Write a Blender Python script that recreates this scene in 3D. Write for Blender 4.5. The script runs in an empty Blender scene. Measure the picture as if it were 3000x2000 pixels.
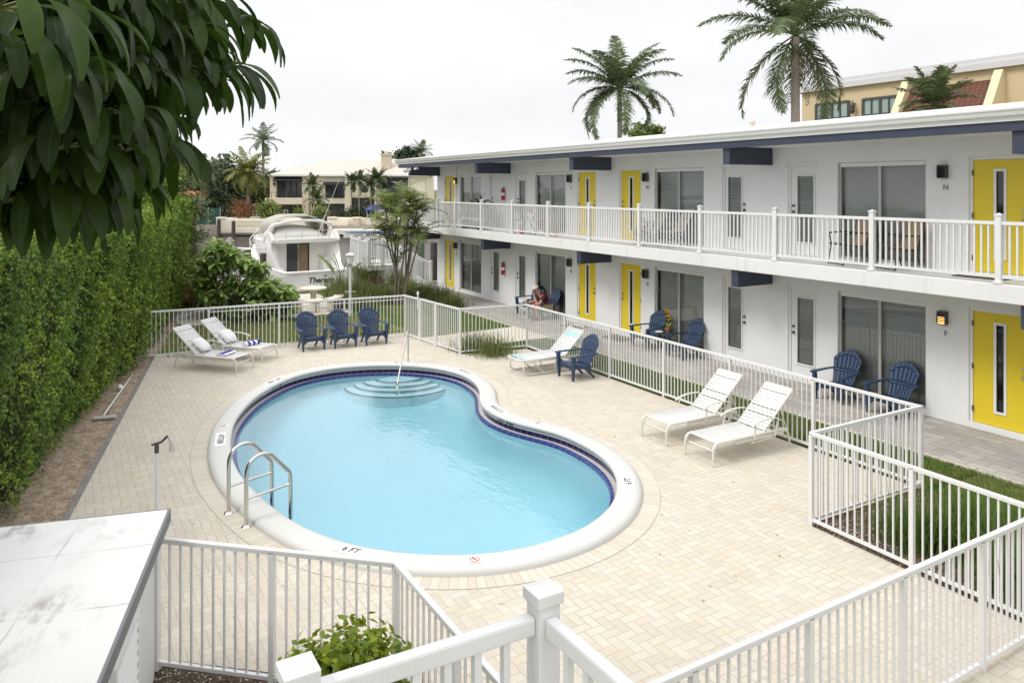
import bpy, bmesh, math, random
import numpy as np
from mathutils import Vector, Matrix
from mathutils.geometry import tessellate_polygon
R = math.radians
PI = math.pi
random.seed(7)
rng = np.random.default_rng(7)
sc = bpy.context.scene
C = sc.collection

# ---------------------------------------------------------------- view geometry
# world: x runs along the motel front, y into the motel, z up, camera above (0, 0)
F, CX, YH, H = 2194., 1500., 551., 4.37
TH = math.atan2(1304., F)
SD, CD = math.sin(TH), math.cos(TH)
def W(X, Y, z=0.):                       # metres right of / ahead of the photographer -> world
    return Vector((X*SD - Y*CD, X*CD + Y*SD, z))
def G(px, py, z=0.):                     # survey: photo point on a level surface -> world
    Y = F*(H - z)/(py - YH)
    return W((px - CX)/F*Y, Y, z)
def at(px, py, Y):                       # survey: photo point at a known distance -> world
    return W((px - CX)/F*Y, Y, H - (py - YH)*Y/F)
VIEWROT = PI/2 - TH                      # rz of a thing whose local x points to the photographer's right

# ---------------------------------------------------------------- camera, sky, sun, exposure
cam = bpy.data.objects.new('camera', bpy.data.cameras.new('camera'))
C.objects.link(cam)
cam.location = (0, 0, H)
cam.rotation_euler = (R(90), 0, VIEWROT)
cam.data.sensor_width = 36
cam.data.lens = 36*F/3000
cam.data.shift_y = -(1000 - YH)/3000
cam.data.clip_start = 0.05
cam.data.clip_end = 3000
sc.camera = cam

SUN_EL, SUN_AZ = R(50), R(-100)          # azimuth of the sun in the world's xy plane
world = bpy.data.worlds.new("World")
sc.world = world
world.use_nodes = True
wn = world.node_tree
wn.nodes.clear()
def wnode(t): return wn.nodes.new(t)
out = wnode('ShaderNodeOutputWorld')
bg = wnode('ShaderNodeBackground')
bg.inputs['Strength'].default_value = 0.10
sky = wnode('ShaderNodeTexSky')
sky.sky_type = 'NISHITA'
sky.sun_disc = False
sky.sun_elevation = SUN_EL
sky.sun_rotation = PI/2 - SUN_AZ
tc = wnode('ShaderNodeTexCoord')
sep = wnode('ShaderNodeSeparateXYZ')
wn.links.new(tc.outputs['Generated'], sep.inputs[0])
cl = wnode('ShaderNodeClamp'); wn.links.new(sep.outputs['Z'], cl.inputs[0])
ma = wnode('ShaderNodeMath'); ma.operation = 'MULTIPLY_ADD'     # overcast dome: brighter overhead
sq = wnode('ShaderNodeMath'); sq.operation = 'POWER'; wn.links.new(cl.outputs[0], sq.inputs[0]); sq.inputs[1].default_value = 2.0
wn.links.new(sq.outputs[0], ma.inputs[0]); ma.inputs[1].default_value = 8.0; ma.inputs[2].default_value = 6.9
mp = wnode('ShaderNodeMapping'); mp.inputs['Scale'].default_value = (1.3, 1.3, 4.2)
wn.links.new(tc.outputs['Generated'], mp.inputs[0])
no = wnode('ShaderNodeTexNoise'); no.inputs['Scale'].default_value = 1.6; no.inputs['Detail'].default_value = 5; no.inputs['Roughness'].default_value = 0.55
wn.links.new(mp.outputs[0], no.inputs[0])
mr = wnode('ShaderNodeMapRange'); mr.inputs[1].default_value = 0.3; mr.inputs[2].default_value = 0.7; mr.inputs[3].default_value = 0.90; mr.inputs[4].default_value = 1.06
wn.links.new(no.outputs[0], mr.inputs[0])
mm = wnode('ShaderNodeMath'); mm.operation = 'MULTIPLY'
wn.links.new(ma.outputs[0], mm.inputs[0]); wn.links.new(mr.outputs[0], mm.inputs[1])
cc = wnode('ShaderNodeMix'); cc.data_type = 'RGBA'; cc.blend_type = 'MULTIPLY'; cc.inputs[0].default_value = 1
cc.inputs['A'].default_value = (0.985, 0.99, 1.0, 1)
wn.links.new(mm.outputs[0], cc.inputs['B'])
mx = wnode('ShaderNodeMix'); mx.data_type = 'RGBA'; mx.inputs[0].default_value = 0.05
wn.links.new(cc.outputs['Result'], mx.inputs['A']); wn.links.new(sky.outputs[0], mx.inputs['B'])
wn.links.new(mx.outputs['Result'], bg.inputs['Color'])
wn.links.new(bg.outputs[0], out.inputs[0])

sun = bpy.data.objects.new('sun', bpy.data.lights.new('sun', 'SUN'))
C.objects.link(sun)
sun.data.energy = 1.25
sun.data.angle = R(20)
sun.data.color = (1.0, 0.96, 0.9)
sdir = Vector((math.cos(SUN_AZ)*math.cos(SUN_EL), math.sin(SUN_AZ)*math.cos(SUN_EL), math.sin(SUN_EL)))
sun.rotation_euler = sdir.to_track_quat('Z', 'Y').to_euler()
sun.location = (0, 0, 40)

sc.view_settings.view_transform = 'Standard'
sc.view_settings.look = 'None'
sc.view_settings.gamma = 1
sc.view_settings.exposure = 0.54
sc.view_settings.use_curve_mapping = False
sc.cycles.max_bounces = 8
sc.cycles.diffuse_bounces = 5
sc.cycles.transparent_max_bounces = 16
sc.cycles.caustics_reflective = False
sc.cycles.caustics_refractive = False

# ---------------------------------------------------------------- objects
def tag(o, label=None, cat=None, group=None, kind=None):
    if label: o['label'] = label
    if cat: o['category'] = cat
    if group: o['group'] = group
    if kind: o['kind'] = kind
    return o
def thing(name, label, cat, loc=(0, 0, 0), rz=0., group=None):
    o = bpy.data.objects.new(name, None)
    C.objects.link(o)
    o.location = loc; o.rotation_euler = (0, 0, rz); o.empty_display_size = 0.2
    return tag(o, label, cat, group, 'thing')
def kids(o): return list(o.children)
def dup(root, loc, rz, label, group=None):
    r = root.copy(); C.objects.link(r); r.location = loc; r.rotation_euler = (0, 0, rz)
    r['label'] = label
    if group: r['group'] = group
    for ch in kids(root):
        c = ch.copy(); C.objects.link(c); c.parent = r
        for g in kids(ch):
            d = g.copy(); C.objects.link(d); d.parent = c
    return r

class MB:
    """collects shapes, then links them as ONE mesh object"""
    def __init__(s): s.v = []; s.f = []; s.mi = []; s.uv = None; s.M = None; s.m = 0
    def add(s, vs, fs):
        n = len(s.v)
        if s.M is not None: vs = [s.M @ Vector(p) for p in vs]
        s.v += [tuple(p) for p in vs]
        s.f += [tuple(i + n for i in f) for f in fs]
        s.mi += [s.m]*len(fs)
        return s
    def box(s, x0, x1, y0, y1, z0, z1):
        return s.add([(x0,y0,z0),(x1,y0,z0),(x1,y1,z0),(x0,y1,z0),(x0,y0,z1),(x1,y0,z1),(x1,y1,z1),(x0,y1,z1)],
                     [(3,2,1,0),(4,5,6,7),(0,1,5,4),(1,2,6,5),(2,3,7,6),(3,0,4,7)])
    def bar(s, p, q, w, h=None, up=(0, 0, 1), w2=None, h2=None):
        p = Vector(p); q = Vector(q); h = h or w; w2 = w2 or w; h2 = h2 or h
        d = (q - p).normalized(); u = Vector(up)
        if abs(d.dot(u)) > 0.98: u = Vector((0, 1, 0)) if abs(d.y) < .9 else Vector((1, 0, 0))
        a = d.cross(u).normalized(); b = a.cross(d).normalized()
        vs = []
        for c, ww, hh in ((p, w, h), (q, w2, h2)):
            for i, j in ((-1,-1),(1,-1),(1,1),(-1,1)): vs.append(c + a*(i*ww/2) + b*(j*hh/2))
        return s.add(vs, [(0,1,2,3),(7,6,5,4),(4,5,1,0),(5,6,2,1),(6,7,3,2),(7,4,0,3)])
    def tube(s, pts, r, n=8, cap=True, closed=False, flat=1.0):
        pts = [Vector(p) for p in pts]; k = len(pts)
        rr = list(r) if hasattr(r, '__len__') else [r]*k
        vs = []; prev = None
        for i, p in enumerate(pts):
            if closed: t = pts[(i+1) % k] - pts[i-1]
            else: t = pts[min(i+1, k-1)] - pts[max(i-1, 0)]
            t.normalize()
            if prev is None:
                a = t.cross(Vector((0, 0, 1)))
                if a.length < 1e-3: a = t.cross(Vector((0, 1, 0)))
            else:
                a = prev - t*prev.dot(t)
            a.normalize(); prev = a
            b = t.cross(a)
            for j in range(n):
                an = 2*PI*j/n
                vs.append(p + a*(math.cos(an)*rr[i]) + b*(math.sin(an)*rr[i]*flat))
        fs = []
        for i in range(k if closed else k-1):
            i2 = (i+1) % k
            for j in range(n):
                j2 = (j+1) % n
                fs.append((i*n+j, i*n+j2, i2*n+j2, i2*n+j))
        if cap and not closed:
            fs.append(tuple(reversed(range(n)))); fs.append(tuple(range((k-1)*n, k*n)))
        return s.add(vs, fs)
    def lathe(s, prof, c=(0, 0, 0), n=16):
        vs = []; fs = []
        for r, z in prof:
            for j in range(n):
                a = 2*PI*j/n
                vs.append((c[0] + r*math.cos(a), c[1] + r*math.sin(a), c[2] + z))
        for i in range(len(prof)-1):
            for j in range(n):
                j2 = (j+1) % n
                fs.append((i*n+j, i*n+j2, (i+1)*n+j2, (i+1)*n+j))
        fs.append(tuple(reversed(range(n)))); fs.append(tuple(range((len(prof)-1)*n, len(prof)*n)))
        return s.add(vs, fs)
    def prism(s, poly, z0, z1):
        n = len(poly)
        vs = [(x, y, z0) for x, y in poly] + [(x, y, z1) for x, y in poly]
        fs = [tuple(reversed(range(n))), tuple(range(n, 2*n))]
        for i in range(n):
            j = (i+1) % n
            fs.append((i, j, n+j, n+i))
        return s.add(vs, fs)
    def grid(s, rows, closed=False):
        n = len(rows[0]); vs = [p for r in rows for p in r]; fs = []
        for i in range(len(rows)-1):
            for j in range(n if closed else n-1):
                j2 = (j+1) % n
                fs.append((i*n+j, i*n+j2, (i+1)*n+j2, (i+1)*n+j))
        return s.add(vs, fs)
    def quad(s, a, b, c, d): return s.add([a, b, c, d], [(0, 1, 2, 3)])
    def build(s, name, mat, parent=None, smooth=None, bevel=0, solid=0, label=None):
        me = bpy.data.meshes.new(name)
        me.from_pydata(s.v, [], s.f)
        mats = mat if isinstance(mat, (list, tuple)) else [mat]
        for m in mats: me.materials.append(m)
        if len(mats) > 1: me.polygons.foreach_set('material_index', s.mi)
        if s.uv is not None:
            l = me.uv_layers.new(name='UVMap')
            l.data.foreach_set('uv', [c for uv in s.uv for c in uv])
        me.update()
        if smooth:
            me.shade_smooth()
            me.set_sharp_from_angle(angle=R(smooth))
        o = bpy.data.objects.new(name, me)
        C.objects.link(o)
        if parent: o.parent = parent
        if solid:
            md = o.modifiers.new('thickness', 'SOLIDIFY'); md.thickness = solid; md.offset = 0
        if bevel:
            md = o.modifiers.new('edges', 'BEVEL'); md.width = bevel; md.segments = 2; md.limit_method = 'ANGLE'
        if label: o['label'] = label
        return o
def struct(o): o['kind'] = 'structure'; return o

def npmesh(name, V, Fq, mat, parent=None, smooth=False, uv=None):
    V = np.asarray(V, dtype=np.float32); Fq = np.asarray(Fq, dtype=np.int32)
    me = bpy.data.meshes.new(name)
    me.vertices.add(len(V)); me.vertices.foreach_set('co', V.ravel())
    k = Fq.shape[1]
    me.loops.add(Fq.size); me.loops.foreach_set('vertex_index', Fq.ravel())
    me.polygons.add(len(Fq))
    me.polygons.foreach_set('loop_start', np.arange(0, Fq.size, k, dtype=np.int32))
    me.polygons.foreach_set('loop_total', np.full(len(Fq), k, dtype=np.int32))
    me.materials.append(mat)
    if uv is not None:
        l = me.uv_layers.new(name='UVMap'); l.data.foreach_set('uv', np.asarray(uv, dtype=np.float32)[Fq.ravel()].ravel())
    me.update(calc_edges=True)
    if smooth: me.shade_smooth()
    o = bpy.data.objects.new(name, me); C.objects.link(o)
    if parent: o.parent = parent
    return o
def unit(a): return a/np.maximum(np.linalg.norm(a, axis=-1, keepdims=True), 1e-6)
def leafmesh(P, L, Wd, Nrm=None, spread=0.8, up=0.0):
    """one diamond leaf per point; Nrm = rough facing"""
    n = len(P)
    d = rng.normal(size=(n, 3))
    if Nrm is not None: d = unit(d)*spread + Nrm
    nn = unit(d)
    t = rng.normal(size=(n, 3)); t[:, 2] -= up
    t = unit(t - nn*np.sum(t*nn, axis=1, keepdims=True))
    b = np.cross(nn, t)
    L = np.broadcast_to(L, (n,))[:, None]; Wd = np.broadcast_to(Wd, (n,))[:, None]
    V = np.empty((n, 4, 3))
    V[:, 0] = P - t*L*.5; V[:, 1] = P + b*Wd*.5 - t*L*.05 + nn*Wd*.12
    V[:, 2] = P + t*L*.5; V[:, 3] = P - b*Wd*.5 - t*L*.05 + nn*Wd*.12
    return V.reshape(-1, 3), np.arange(n*4).reshape(n, 4)
def merge(parts):
    Vs, Fs, k = [], [], 0
    for v, f in parts:
        Vs.append(v); Fs.append(f + k); k += len(v)
    return np.concatenate(Vs), np.concatenate(Fs)

def text(body, size, M, mat, name, parent, ext=0.002, shear=0.0, bold=0.0, label=None):
    cu = bpy.data.curves.new(name, 'FONT')
    cu.body = body; cu.size = size; cu.extrude = ext; cu.align_x = 'CENTER'; cu.align_y = 'CENTER'
    cu.shear = shear; cu.offset = bold
    cu.materials.append(mat)
    tmp = bpy.data.objects.new(name, cu)
    me = bpy.data.meshes.new_from_object(tmp); me.name = name
    bpy.data.objects.remove(tmp); bpy.data.curves.remove(cu)
    if not me.materials: me.materials.append(mat)
    o = bpy.data.objects.new(name, me); C.objects.link(o)
    o.parent = parent
    o.matrix_local = M
    if label: o['label'] = label
    return o
def frame(origin, xa, ya):
    xa = Vector(xa).normalized(); za = xa.cross(Vector(ya)).normalized(); ya = za.cross(xa)
    M = Matrix((xa, ya, za)).transposed().to_4x4(); M.translation = Vector(origin)
    return M

# ---------------------------------------------------------------- materials
class NB:
    def __init__(s, name):
        s.mat = bpy.data.materials.new(name); s.mat.use_nodes = True
        s.nt = s.mat.node_tree; s.nt.nodes.clear()
        s.o = s.nt.nodes.new('ShaderNodeOutputMaterial')
    def n(s, t, **kw):
        x = s.nt.nodes.new(t)
        for k, v in kw.items(): setattr(x, k, v)
        return x
    def put(s, sock, v):
        if isinstance(v, bpy.types.NodeSocket): s.nt.links.new(v, sock)
        elif isinstance(v, (tuple, list)) and len(v) == 3 and sock.type == 'RGBA': sock.default_value = (*v, 1)
        else: sock.default_value = v
    def m(s, op, a, b=0., c=0.):
        x = s.n('ShaderNodeMath', operation=op)
        for i, v in enumerate((a, b, c)): s.put(x.inputs[i], v)
        return x.outputs[0]
    def mix(s, f, a, b, mode='MIX'):
        x = s.n('ShaderNodeMix', data_type='RGBA', blend_type=mode)
        s.put(x.inputs[0], f); s.put(x.inputs['A'], a); s.put(x.inputs['B'], b)
        return x.outputs['Result']
    def noise(s, co, scale, detail=4, rough=.55, out=0):
        x = s.n('ShaderNodeTexNoise'); s.put(x.inputs['Scale'], scale); s.put(x.inputs['Detail'], detail); s.put(x.inputs['Roughness'], rough)
        if co is not None: s.nt.links.new(co, x.inputs['Vector'])
        return x.outputs[out]
    def rng(s, v, a, b, c=0., d=1.):
        x = s.n('ShaderNodeMapRange'); s.put(x.inputs[0], v)
        for i, q in zip((1, 2, 3, 4), (a, b, c, d)): x.inputs[i].default_value = q
        return x.outputs[0]
    def pos(s): return s.n('ShaderNodeNewGeometry').outputs['Position']
    def obj(s): return s.n('ShaderNodeTexCoord').outputs['Object']
    def uvc(s): return s.n('ShaderNodeTexCoord').outputs['UV']
    def island(s): return s.n('ShaderNodeNewGeometry').outputs['Random Per Island']
    def bump(s, h, strength=.3, dist=.01):
        x = s.n('ShaderNodeBump'); s.put(x.inputs['Height'], h); x.inputs['Strength'].default_value = strength; x.inputs['Distance'].default_value = dist
        return x.outputs[0]
    def bsdf(s, col, rough=.5, metal=0., normal=None, spec=.5, coat=0.):
        x = s.n('ShaderNodeBsdfPrincipled')
        s.put(x.inputs['Base Color'], col); s.put(x.inputs['Roughness'], rough); s.put(x.inputs['Metallic'], metal)
        s.put(x.inputs['Specular IOR Level'], spec); s.put(x.inputs['Coat Weight'], coat)
        if normal is not None: s.nt.links.new(normal, x.inputs['Normal'])
        return x
    def end(s, sh):
        s.nt.links.new(sh if isinstance(sh, bpy.types.NodeSocket) else sh.outputs[0], s.o.inputs['Surface']); return s.mat

def pm(name, col, rough=.5, var=.08, scale=3., bump=0., bscale=60., metal=0., spec=.5, coat=0., dirt=None, dscale=.8, damt=.5, streak=0.):
    b = NB(name); co = b.obj()
    c = b.mix(b.noise(co, scale), tuple(x*(1-var) for x in col), tuple(min(1, x*(1+var)) for x in col))
    if dirt:
        f = b.rng(b.noise(co, dscale, 6, .65), .5, .75, 0, damt)
        c = b.mix(f, c, dirt)
    if streak:                                           # rain streaks run down
        q = b.n('ShaderNodeMapping'); b.nt.links.new(co, q.inputs[0]); q.inputs['Scale'].default_value = (5., 5., .35)
        f = b.m('MULTIPLY', b.rng(b.noise(q.outputs[0], 1.6, 5, .7), .52, .78, 0, streak), b.rng(b.noise(co, .7, 3), .35, .6))
        c = b.mix(f, c, tuple(x*.6 for x in col))
    nr = b.bump(b.noise(co, bscale, 3), bump, .01) if bump else None
    return b.end(b.bsdf(c, rough, metal, nr, spec, coat))

def leafmat(name, dark, light, rough=.45, trans=.25, spec=.4, accent=None, clump=None, vein=None, patch=None):
    b = NB(name); r = b.island()
    c = b.mix(r, dark, light)
    if clump:                                            # whole branches differ in leaf age
        f = b.rng(b.noise(b.pos(), clump, 3), .35, .65)
        c = b.mix(f, b.mix(.55, c, dark), c)
    if patch:                                            # flushes of new growth, and tired old leaf
        c = b.mix(b.m('MULTIPLY', b.rng(b.noise(b.pos(), patch[1], 4, .65), .52, .68), b.rng(r, .2, .8)), c, patch[0])
        c = b.mix(b.rng(b.noise(b.pos(), patch[1]*.45, 3, .6), .5, .7, 0, .6), c, dark)
        c = b.mix(b.m('GREATER_THAN', r, 0.996), c, (.3, .16, .05))
    if accent:
        c = b.mix(b.m('GREATER_THAN', r, 0.985), c, accent)
    if vein:
        sp = b.n('ShaderNodeSeparateXYZ'); b.nt.links.new(b.uvc(), sp.inputs[0])
        au = b.m('ABSOLUTE', sp.outputs[0])
        c = b.mix(b.rng(au, .03, .13, .75, 0), c, vein)
        w = b.m('SINE', b.m('MULTIPLY', b.m('ADD', sp.outputs[1], b.m('MULTIPLY', au, -.12)), 95.))
        c = b.mix(b.rng(w, .8, 1., 0, .22), c, vein)
        c = b.mix(b.rng(b.noise(b.pos(), 30., 4, .7), .45, .75, 0, .3), c, dark)
    p = b.bsdf(c, rough, 0, None, spec)
    t = b.n('ShaderNodeBsdfTranslucent'); b.put(t.inputs[0], b.mix(.5, c, light))
    x = b.n('ShaderNodeMixShader'); x.inputs[0].default_value = trans
    b.nt.links.new(p.outputs[0], x.inputs[1]); b.nt.links.new(t.outputs[0], x.inputs[2])
    return b.end(x)

def herringbone():
    b = NB('cream_pavers'); co = b.pos()
    sp = b.n('ShaderNodeSeparateXYZ'); b.nt.links.new(co, sp.inputs[0])
    s = 1/.107
    u = b.m('MULTIPLY', sp.outputs[0], s); v = b.m('MULTIPLY', sp.outputs[1], s)
    i = b.m('FLOOR', u); j = b.m('FLOOR', v)
    fx = b.m('SUBTRACT', u, i); fy = b.m('SUBTRACT', v, j)
    k = b.m('FLOORED_MODULO', b.m('SUBTRACT', i, j), 4.)
    e = [b.m('COMPARE', k, float(q), .3) for q in range(4)]
    d = b.m('MINIMUM', b.m('MINIMUM', b.m('ADD', fx, e[1]), b.m('ADD', b.m('SUBTRACT', 1., fx), e[0])),
            b.m('MINIMUM', b.m('ADD', fy, e[2]), b.m('ADD', b.m('SUBTRACT', 1., fy), e[3])))
    cm = b.n('ShaderNodeCombineXYZ')
    b.put(cm.inputs[0], b.m('SUBTRACT', i, e[1])); b.put(cm.inputs[1], b.m('SUBTRACT', j, e[2]))
    b.put(cm.inputs[2], b.m('ADD', e[2], e[3]))
    wn_ = b.n('ShaderNodeTexWhiteNoise', noise_dimensions='3D'); b.nt.links.new(cm.outputs[0], wn_.inputs[0])
    r = wn_.outputs['Value']
    return b, co, d, r
def paver_finish(b, co, d, r, tones, joint):
    c = b.mix(b.rng(r, 0, .8), tones[0], tones[1])
    c = b.mix(b.m('MULTIPLY', b.m('GREATER_THAN', r, .86), .65), c, tones[2])
    c = b.mix(b.rng(b.noise(co, 38, 4, .7), .35, .8, 0, .28), c, tuple(x*.72 for x in tones[0]))      # grain
    c = b.mix(b.rng(b.noise(co, .45, 6, .7), .50, .78, 0, .40), c, (tones[0][0]*.62, tones[0][1]*.6, tones[0][2]*.58))  # old dirt
    sp = b.rng(b.noise(co, 9, 2, .5), .70, .76, 0, .5)
    c = b.mix(sp, c, (.16, .13, .1))
    wob = b.m('ADD', d, b.m('MULTIPLY', b.m('SUBTRACT', b.noise(co, 60, 2), .5), .05))
    jm = b.rng(wob, .03, .07, 1, 0)
    jf = b.m('MULTIPLY', jm, b.rng(b.noise(co, 1.4, 4, .6), .3, .7, .25, .85))
    c = b.mix(jf, c, joint)
    h = b.m('ADD', b.rng(wob, .02, .14), b.m('MULTIPLY', b.noise(co, 120, 3), .25))
    return b.end(b.bsdf(c, .75, 0, b.bump(h, .35, .006), .25))
PAVE = ((.565, .51, .43), (.63, .58, .495), (.60, .52, .40))
b_, co_, d_, r_ = herringbone()
M_pavers = paver_finish(b_, co_, d_, r_, PAVE, (.37, .325, .265))

def uvbricks(name, L, tones, joint, rows=1, rough=.75, bump=.3, spec=.3, jw=.045):
    """courses laid along a curve: u = metres along it, v = 0..1 across it"""
    b = NB(name); co = b.uvc()
    sp = b.n('ShaderNodeSeparateXYZ'); b.nt.links.new(co, sp.inputs[0])
    u = b.m('DIVIDE', sp.outputs[0], L); v = b.m('MULTIPLY', sp.outputs[1], float(rows))
    i = b.m('FLOOR', u); j = b.m('FLOOR', v)
    fx = b.m('SUBTRACT', u, i); fy = b.m('SUBTRACT', v, j)
    du = b.m('MINIMUM', fx, b.m('SUBTRACT', 1., fx)); dv = b.m('MINIMUM', fy, b.m('SUBTRACT', 1., fy))
    d = b.m('MINIMUM', du, b.m('MULTIPLY', dv, 1.6))
    cm = b.n('ShaderNodeCombineXYZ'); b.put(cm.inputs[0], i); b.put(cm.inputs[1], j)
    wn_ = b.n('ShaderNodeTexWhiteNoise', noise_dimensions='3D'); b.nt.links.new(cm.outputs[0], wn_.inputs[0])
    c = b.mix(wn_.outputs['Value'], tones[0], tones[1])
    c = b.mix(b.rng(b.noise(b.pos(), 30, 4, .7), .4, .8, 0, .2), c, tuple(x*.7 for x in tones[0]))
    jm = b.rng(d, jw*.5, jw, 1, 0)
    c = b.mix(b.m('MULTIPLY', jm, .8), c, joint)
    return b.end(b.bsdf(c, rough, 0, b.bump(b.rng(d, jw*.3, jw*2), bump, .006), spec))
M_soldier = uvbricks('cream_soldier_course', .107, ((.56, .505, .425), (.625, .575, .49)), (.36, .315, .255))
M_tile = uvbricks('navy_glazed_tile', .155, ((.012, .011, .055), (.022, .018, .085)), (.3, .3, .36), rough=.12, spec=.6, jw=.03)
M_liptile = uvbricks('navy_lip_tile', .155, ((.025, .03, .19), (.035, .04, .24)), (.4, .42, .5), rough=.12, spec=.6, jw=.03)

def brickworld(name, c1, c2, joint, bw, bh, rot=0., dirt=(.2, .19, .18)):
    b = NB(name); co = b.pos()
    mp_ = b.n('ShaderNodeMapping'); b.nt.links.new(co, mp_.inputs[0]); mp_.inputs['Rotation'].default_value = (0, 0, rot)
    br = b.n('ShaderNodeTexBrick'); b.nt.links.new(mp_.outputs[0], br.inputs[0])
    b.put(br.inputs['Color1'], c1); b.put(br.inputs['Color2'], c2); b.put(br.inputs['Mortar'], joint)
    br.inputs['Scale'].default_value = 1; br.inputs['Mortar Size'].default_value = .006; br.inputs['Brick Width'].default_value = bw
    br.inputs['Row Height'].default_value = bh; br.inputs['Mortar Smooth'].default_value = .3
    br.inputs['Bias'].default_value = 0
    c = b.mix(b.rng(b.noise(co, 1.1, 5, .7), .45, .75, 0, .45), br.outputs[0], dirt)
    c = b.mix(b.rng(b.noise(co, 45, 3, .7), .4, .8, 0, .25), c, tuple(x*.6 for x in c1))
    return b.end(b.bsdf(c, .8, 0, b.bump(br.outputs['Fac'], -.35, .008), .2))
M_walk = brickworld('grey_walkway_pavers', (.36, .335, .31), (.50, .465, .43), (.2, .185, .17), .42, .21)

def ground_mat(name, cols, scales, rough=.95, bump=.6, bs=30, bd=.02, speck=None):
    b = NB(name); co = b.pos()
    c = b.mix(b.rng(b.noise(co, scales[0], 6, .65), .38, .62), cols[0], cols[1])
    c = b.mix(b.rng(b.noise(co, scales[1], 5, .7), .45, .7), c, cols[2])
    if speck:
        v = b.n('ShaderNodeTexVoronoi'); v.inputs['Scale'].default_value = speck[1]; b.nt.links.new(co, v.inputs[0])
        c = b.mix(b.m('MULTIPLY', b.m('LESS_THAN', v.outputs['Distance'], .32), b.m('GREATER_THAN', b.noise(co, speck[1]*.6, 2), speck[2])), c, speck[0])
    return b.end(b.bsdf(c, rough, 0, b.bump(b.noise(co, bs, 6, .7), bump, bd), .15))
M_lawn = ground_mat('lawn_soil', ((.075, .13, .022), (.12, .17, .04), (.24, .19, .085)), (2.2, .7))
M_dirt = ground_mat('leaf_litter_soil', ((.50, .41, .31), (.30, .225, .16), (.17, .115, .08)), (5., 16.), bump=.9, bs=22, speck=((.55, .48, .4), 28, .55))
M_mulch = ground_mat('dark_mulch', ((.11, .075, .055), (.06, .042, .032), (.2, .15, .11)), (7., 19.), bump=1., bs=30, speck=((.62, .56, .47), 34, .5))
M_ground = ground_mat('rough_ground', ((.13, .14, .06), (.2, .18, .1), (.1, .1, .05)), (.3, .1))
M_conc = ground_mat('pale_concrete', ((.72, .67, .58), (.66, .61, .52), (.58, .53, .45)), (1.2, 4.), bump=.25, bs=60, bd=.004)
M_curb = ground_mat('grey_curb', ((.3, .28, .26), (.24, .225, .21), (.18, .165, .15)), (3., 9.), bump=.4, bs=50, bd=.005)

M_white = pm('white_painted_metal', (.74, .74, .735), .35, .03, 2., dirt=(.62, .61, .58), dscale=3., damt=.25)
M_whitevinyl = pm('white_vinyl', (.78, .78, .775), .4, .02, 2., dirt=(.62, .61, .58), dscale=3., damt=.35, streak=.3, bump=.05, bscale=25)
M_coping = pm('white_coping_paint', (.60, .60, .578), .55, .03, 1.2, bump=.12, bscale=45, dirt=(.62, .60, .54), dscale=1.5, damt=.3)
M_plaster = pm('pool_plaster', (.53, .75, .83), .6, .03, 1.)
M_stepm = pm('white_step_plaster', (.80, .93, .97), .6, .03, 1.)
M_gutter = pm('gutter_grey', (.55, .53, .52), .5, .06, 4.)
M_black = pm('black_print', (.02, .02, .025), .6, .1)
M_red = pm('red_print', (.55, .06, .05), .5, .1)
M_signwhite = pm('white_print_tile', (.82, .82, .81), .35, .02)
M_chrome = pm('stainless_steel', (.62, .60, .56), .16, .05, 8., metal=1.)
M_wall = pm('white_stucco', (.78, .785, .79), .8, .02, 1., bump=.35, bscale=55, dirt=(.68, .68, .67), dscale=.6, damt=.35, streak=.15)
M_wallold = pm('shed_stucco', (.74, .75, .74), .8, .03, 1.5, bump=.35, bscale=35)
M_slab = pm('white_concrete_edge', (.78, .78, .775), .7, .02, 1., bump=.15, bscale=40, dirt=(.64, .63, .61), dscale=1.2, damt=.35, streak=.5)
M_soffit = pm('soffit_paint', (.70, .70, .69), .8, .03, 1.)
M_bluepaint = pm('slate_blue_trim', (.043, .052, .086), .5, .08, 3., bump=.05)
M_gut = pm('white_gutter', (.82, .82, .81), .4, .02)
M_roofw = pm('white_roof_coating', (.74, .73, .70), .8, .06, .8, dirt=(.45, .42, .38), dscale=.8, damt=.4)
M_yellow = pm('yellow_door_paint', (.74, .57, .028), .42, .05, 1.5)
M_doorwhite = pm('white_door_paint', (.76, .765, .77), .45, .02)
M_frame = pm('grey_aluminium', (.48, .48, .47), .4, .05, 5., metal=.3)
M_framew = pm('white_frame', (.78, .78, .78), .45, .02)
M_blind = pm('grey_blind', (.66, .66, .64), .55, .08, 9.)
M_blindsky = pm('sky_reflection_blind', (.78, .79, .80), .55, .08, 9.)  # sky reflection on the glass painted into the blind colour
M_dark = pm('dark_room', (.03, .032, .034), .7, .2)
M_lampb = pm('bronze_lamp', (.075, .07, .068), .45, .1)
M_letter = pm('grey_letter', (.22, .21, .2), .4, .05, metal=.5)
M_navy = pm('navy_resin', (.029, .056, .116), .40, .12, 3., spec=.45, bump=.02)
M_strap = pm('white_vinyl_strap', (.68, .68, .68), .4, .02)
M_cream = pm('cream_powder_coat', (.66, .645, .585), .4, .03, 4.)
M_aqua = pm('aqua_strap', (.42, .70, .70), .4, .03)
M_mat = pm('brown_doormat', (.11, .095, .085), .95, .2, 20., bump=.6, bscale=150)
M_terra = pm('terracotta', (.42, .16, .085), .7, .1, 6.)
M_rubber = pm('black_metal', (.02, .02, .022), .45, .1)
M_woodgrey = pm('weathered_wood', (.25, .22, .19), .8, .2, 6., bump=.4, bscale=30)
M_piling = pm('dark_piling', (.09, .075, .068), .85, .3, 5., bump=.5, bscale=20)
M_pilegreen = pm('green_piling', (.15, .2, .16), .85, .2, 4., bump=.4, bscale=20)
M_trunk = pm('palm_trunk', (.30, .26, .22), .9, .18, 4., bump=.7, bscale=18)
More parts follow.
